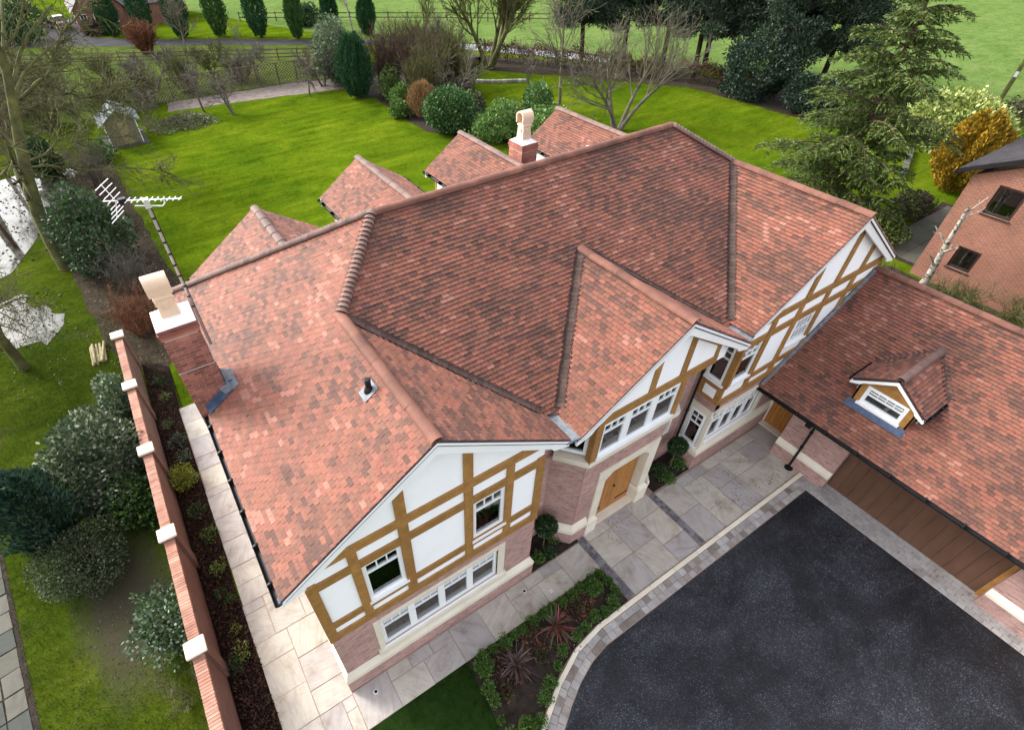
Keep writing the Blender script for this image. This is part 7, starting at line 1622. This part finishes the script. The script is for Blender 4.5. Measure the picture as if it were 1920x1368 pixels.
pl = [((42.2, 39.2), 10, 2.4, (0.02, 0.05), 'scots pine at the left end of the pine group'), ((44.8, 36.2), 11, 3.0, (0.0, 0.03), 'scots pine, second from the left in the pine group'), ((46.6, 32.8), 10.5, 3.0, (-0.02, 0.02), 'scots pine, third from the left in the pine group'), ((47.0, 29.3), 11, 3.0, (-0.02, 0.02), 'scots pine, fourth from the left in the pine group'), ((49.0, 26.6), 11.5, 3.3, (0.03, 0.0), 'scots pine in the middle of the pine group'), ((48.4, 22.6), 11, 3.3, (-0.02, 0.03), 'leaning scots pine right of the middle of the pine group'), ((51.0, 20.0), 10.5, 3.3, (0.02, -0.02), 'scots pine at the right end of the pine group'), ((52.5, 25.5), 12, 3.3, (0, 0), 'scots pine standing behind the middle of the pine group'), ((50.5, 31.0), 12, 3.3, (0, 0), 'scots pine standing behind the left half of the pine group')]
for k, (b, h, R, ln, lab) in enumerate(pl): pine('scots_pine', lab, b, h, 190+k, 'scots pines along the pasture edge', R, ln, 62, 0.30)
bush('dense_evergreen', 'broad dark blue-green evergreen mass at the foot of the pines', 'shrub', (46.6, 22.8), 2.2, 2.9, 4.0, 14000, 0.19, [(0.014, 0.03, 0.017), (0.024, 0.046, 0.028), (0.04, 0.068, 0.04)], 200, amp=0.4)
bush('dense_evergreen', 'dark blue-green evergreen mound at the right end of the pines', 'shrub', (46.4, 17.8), 1.7, 1.9, 3.0, 10000, 0.17, [(0.016, 0.032, 0.018), (0.028, 0.05, 0.03), (0.045, 0.075, 0.043)], 201, amp=0.35)
bush('dense_evergreen', 'dark evergreen scrub between the pines and the feathery cedar', 'shrub', (49.0, 15.6), 1.8, 1.8, 3.0, 3600, 0.26, DARK, 202, amp=0.4)
bare_tree('bare_tree', 'bare rounded tree in the pasture between the pines and the cedar top', (56, 19.5), 8, 0.15, 203, nch=(11, 8, 6), maxl=3, spread=0.8, bark='bark_brown', tw=0.55)
cedar('cedar_tree', 'tall feathery yellow-green cedar with drooping sprays beside the neighbour house', (32.1, 7.6), 11.0, 210)
bush('variegated_shrub', 'cream variegated rounded shrub beyond the cedar', 'shrub', (47.0, 8.4), 2.6, 2.6, 3.3, 9000, 0.24, YVAR, 211, amp=0.35)
bush('golden_conifer', 'orange golden conifer with upright sprays by the neighbour roof', 'conifer', (40.6, 5.2), 1.5, 1.5, 4.0, 9500, 0.22, ORANGE, 212, shape='column', wratio=0.3, inner=0.5, amp=0.3, mat='needle')
hedge('laurel_hedge', 'bright green laurel hedge behind the neighbour roof', [(44.5, 7.2), (47.2, 5.0), (50.5, 2.2)], 1.8, 1.6, 5200, 0.22, [(0.05, 0.12, 0.02), (0.08, 0.17, 0.03), (0.13, 0.22, 0.05)], 213)
hedge('thorn_hedge', 'brown leafless thorn hedge along the pasture on the right', [(50.5, 15.0), (53.5, 11.6), (55.5, 7.2), (58, 2.0)], 2.0, 1.6, 6000, 0.16, [(0.06, 0.05, 0.035), (0.09, 0.075, 0.05), (0.05, 0.045, 0.025)], 214, dead=1)
o = thing('utility_pole', 'brown wooden utility pole standing in the pasture at the right', 'pole', (58.1, 9.9, 0)); MB().tube([(58.1, 9.9, -0.1), (58.1, 9.9, 9)], [0.16, 0.12], 9).build('pole', M['bark_moss'], o); MB().box(57.9, 57.97, 9.75, 9.95, 2.4, 2.75).build('notice_plate', M['alu'], o)
bush('heather_mound', 'low brown shrub mound at the neighbour terrace edge', 'shrub', (36.0, 5.0), 1.5, 0.8, 0.9, 2200, 0.13, [(0.07, 0.06, 0.035), (0.1, 0.08, 0.05), (0.06, 0.08, 0.03)], 215)
bush('cedar_skirt', 'low green shrub growing at the foot of the cedar', 'shrub', (31.2, 4.6), 1.4, 1.0, 1.1, 2600, 0.14, CEDAR, 216)
kw = thing('low_stone_wall', 'low pale stone retaining wall between lawn and shrubs right of the cedar', 'wall', (42, 9, 0))
for k in range(14):
    a = Vector((39.6, 7.4, 0)).lerp(Vector((44.8, 9.4, 0)), k/14); b = Vector((39.6, 7.4, 0)).lerp(Vector((44.8, 9.4, 0)), (k+0.96)/14); MB().bar(tuple(a+Vector((0, 0, 0.16))), tuple(b+Vector((0, 0, 0.16))), 0.3, 0.32+random.uniform(-.04, .04)).build('stone', M['oldslab'], kw)
iw = thing('stone_edging', 'curved pale stone edging at the right of the island bed', 'edging', (32, 39, 0))
ep = [(29.4, 40.9), (30.2, 39.6), (31.4, 38.6), (32.8, 37.9), (33.8, 37.2)]
for k in range(4):
    for j in range(3):
        a = Vector((*ep[k], 0.12)).lerp(Vector((*ep[k+1], 0.12)), j/3); b = Vector((*ep[k], 0.12)).lerp(Vector((*ep[k+1], 0.12)), (j+.93)/3); MB().bar(tuple(a), tuple(b), 0.35, 0.25).build('stone', M['sett'], iw, bevel=0.03)
# ================================================================== neighbour house
nh = thing('neighbour_house', 'red brick neighbouring house with dark roof at the right edge', 'house', (33, -3, 0))
NX, NY = 29.5, 1.92
fn = Frame((NX, 0, 0), (0, -1, 0), (-1, 0, 0))
nw = MB(); nh_h = [(-0.92, 0.06, 3.46, 4.66), (-0.87, 0.0, 0.95, 1.95)]
us = sorted({-NY, 9, *[h[0] for h in nh_h], *[h[1] for h in nh_h]}); ws = sorted({0, 4.74, *[h[2] for h in nh_h], *[h[3] for h in nh_h]})
for a, b in zip(us, us[1:]):
    for c, d in zip(ws, ws[1:]):
        if any(h[0] < (a+b)/2 < h[1] and h[2] < (c+d)/2 < h[3] for h in nh_h): continue
        fn.box(nw, a, b, -0.25, 0, c, d)
nwall = nw.build('wall', M['brick_old'], nh)
NR = -3.3; NS = 0.53
def nz(y): return 4.72+NS*(2.4-abs(y-NR) if False else (2.4-y) if y > NR else (2.4-NR)-(NR-y))
MB().prism([(NX, NY, 4.74), (NX, -8.5, 4.74), (NX, NR, nz(NR)-0.15)], [(NX+0.25, NY, 4.74), (NX+0.25, -8.5, 4.74), (NX+0.25, NR, nz(NR)-0.15)]).build('gable', M['brick_old'], nh)
MB().box(NX+0.25, NX+9, NY-0.25, NY, 0, 4.72).build('side_wall', M['brick_old'], nh)
M['darkframe'] = pm('dark_window_frame', [(0.3, (0.035, 0.018, 0.014)), (0.7, (0.05, 0.028, 0.022))], 5, 0.5, spec=0.2)
for h in nh_h: window(Frame((NX+0.06, 0, 0), (0, -1, 0), (-1, 0, 0)), h[0], h[1], h[2], h[3], nwall, top=0, mat='darkframe', sillw=0.08, rmat='dark_interior')
rs = pm('dark_roof_tile', [(0.3, (0.022, 0.02, 0.023)), (0.7, (0.045, 0.04, 0.043))], 3, 0.9, fine=0.3, fscale=8, spec=0.1)
for ya, yb in ((2.42, NR), (-9.0, NR)):
    lo = [(NX-0.28, ya, nz(ya)), (NX+9, ya, nz(ya)), (NX+9, yb, nz(yb)), (NX-0.28, yb, nz(yb))]
    if ya < yb: lo = lo[::-1]
    MB().prism(lo, [(x, y, z+0.22) for x, y, z in lo]).build('roof_slope', rs, nh)
    MB().prism([(NX-0.32, ya, nz(ya)+0.02), (NX-0.28, ya, nz(ya)+0.02), (NX-0.28, yb, nz(yb)+0.02), (NX-0.32, yb, nz(yb)+0.02)], [(NX-0.32, ya, nz(ya)+0.2), (NX-0.28, ya, nz(ya)+0.2), (NX-0.28, yb, nz(yb)+0.2), (NX-0.32, yb, nz(yb)+0.2)]).build('verge_board', M['black'], nh)
gutter(nh, (NX-0.3, 2.47, nz(2.42)), (NX+9, 2.47, nz(2.42)), 0.06)
bare_tree('birch_tree', 'pollarded white birch trunk in front of the neighbour house', (27.4, 0.75), 6.9, 0.17, 220, nch=(6, 3), maxl=2, spread=0.75, bark='bark_birch', tw=0.28)
for k, (x, y, h, lab) in enumerate(((25.6, -1.6, 3.8, 'mossy bare shrub-like tree between the garage ridge and the neighbour house, left of two'), (25.2, -4.0, 4.2, 'mossy bare shrub-like tree between the garage ridge and the neighbour house, right of two'))):
    bare_tree('bare_tree', lab, (x, y), h, 0.09, 221+k, nch=(10, 8, 5), maxl=3, spread=0.9, bark='bark_moss', trunks=5, tw=0.64, multi=0.6)
bush('low_laurel', 'small green plant on the ground behind the garage ridge', 'plant', (25.6, 0.0), 0.7, 0.7, 1.0, 1100, 0.14, GREEN, 225)
twig_shrub('bare_shrub', 'tangle of bare twigs below the cedar at the corner of the neighbour wall', (27.2, 2.6), 1.3, 1.4, 40, 226, 'bark_brown', sub=8)
bpy.context.view_layer.update()
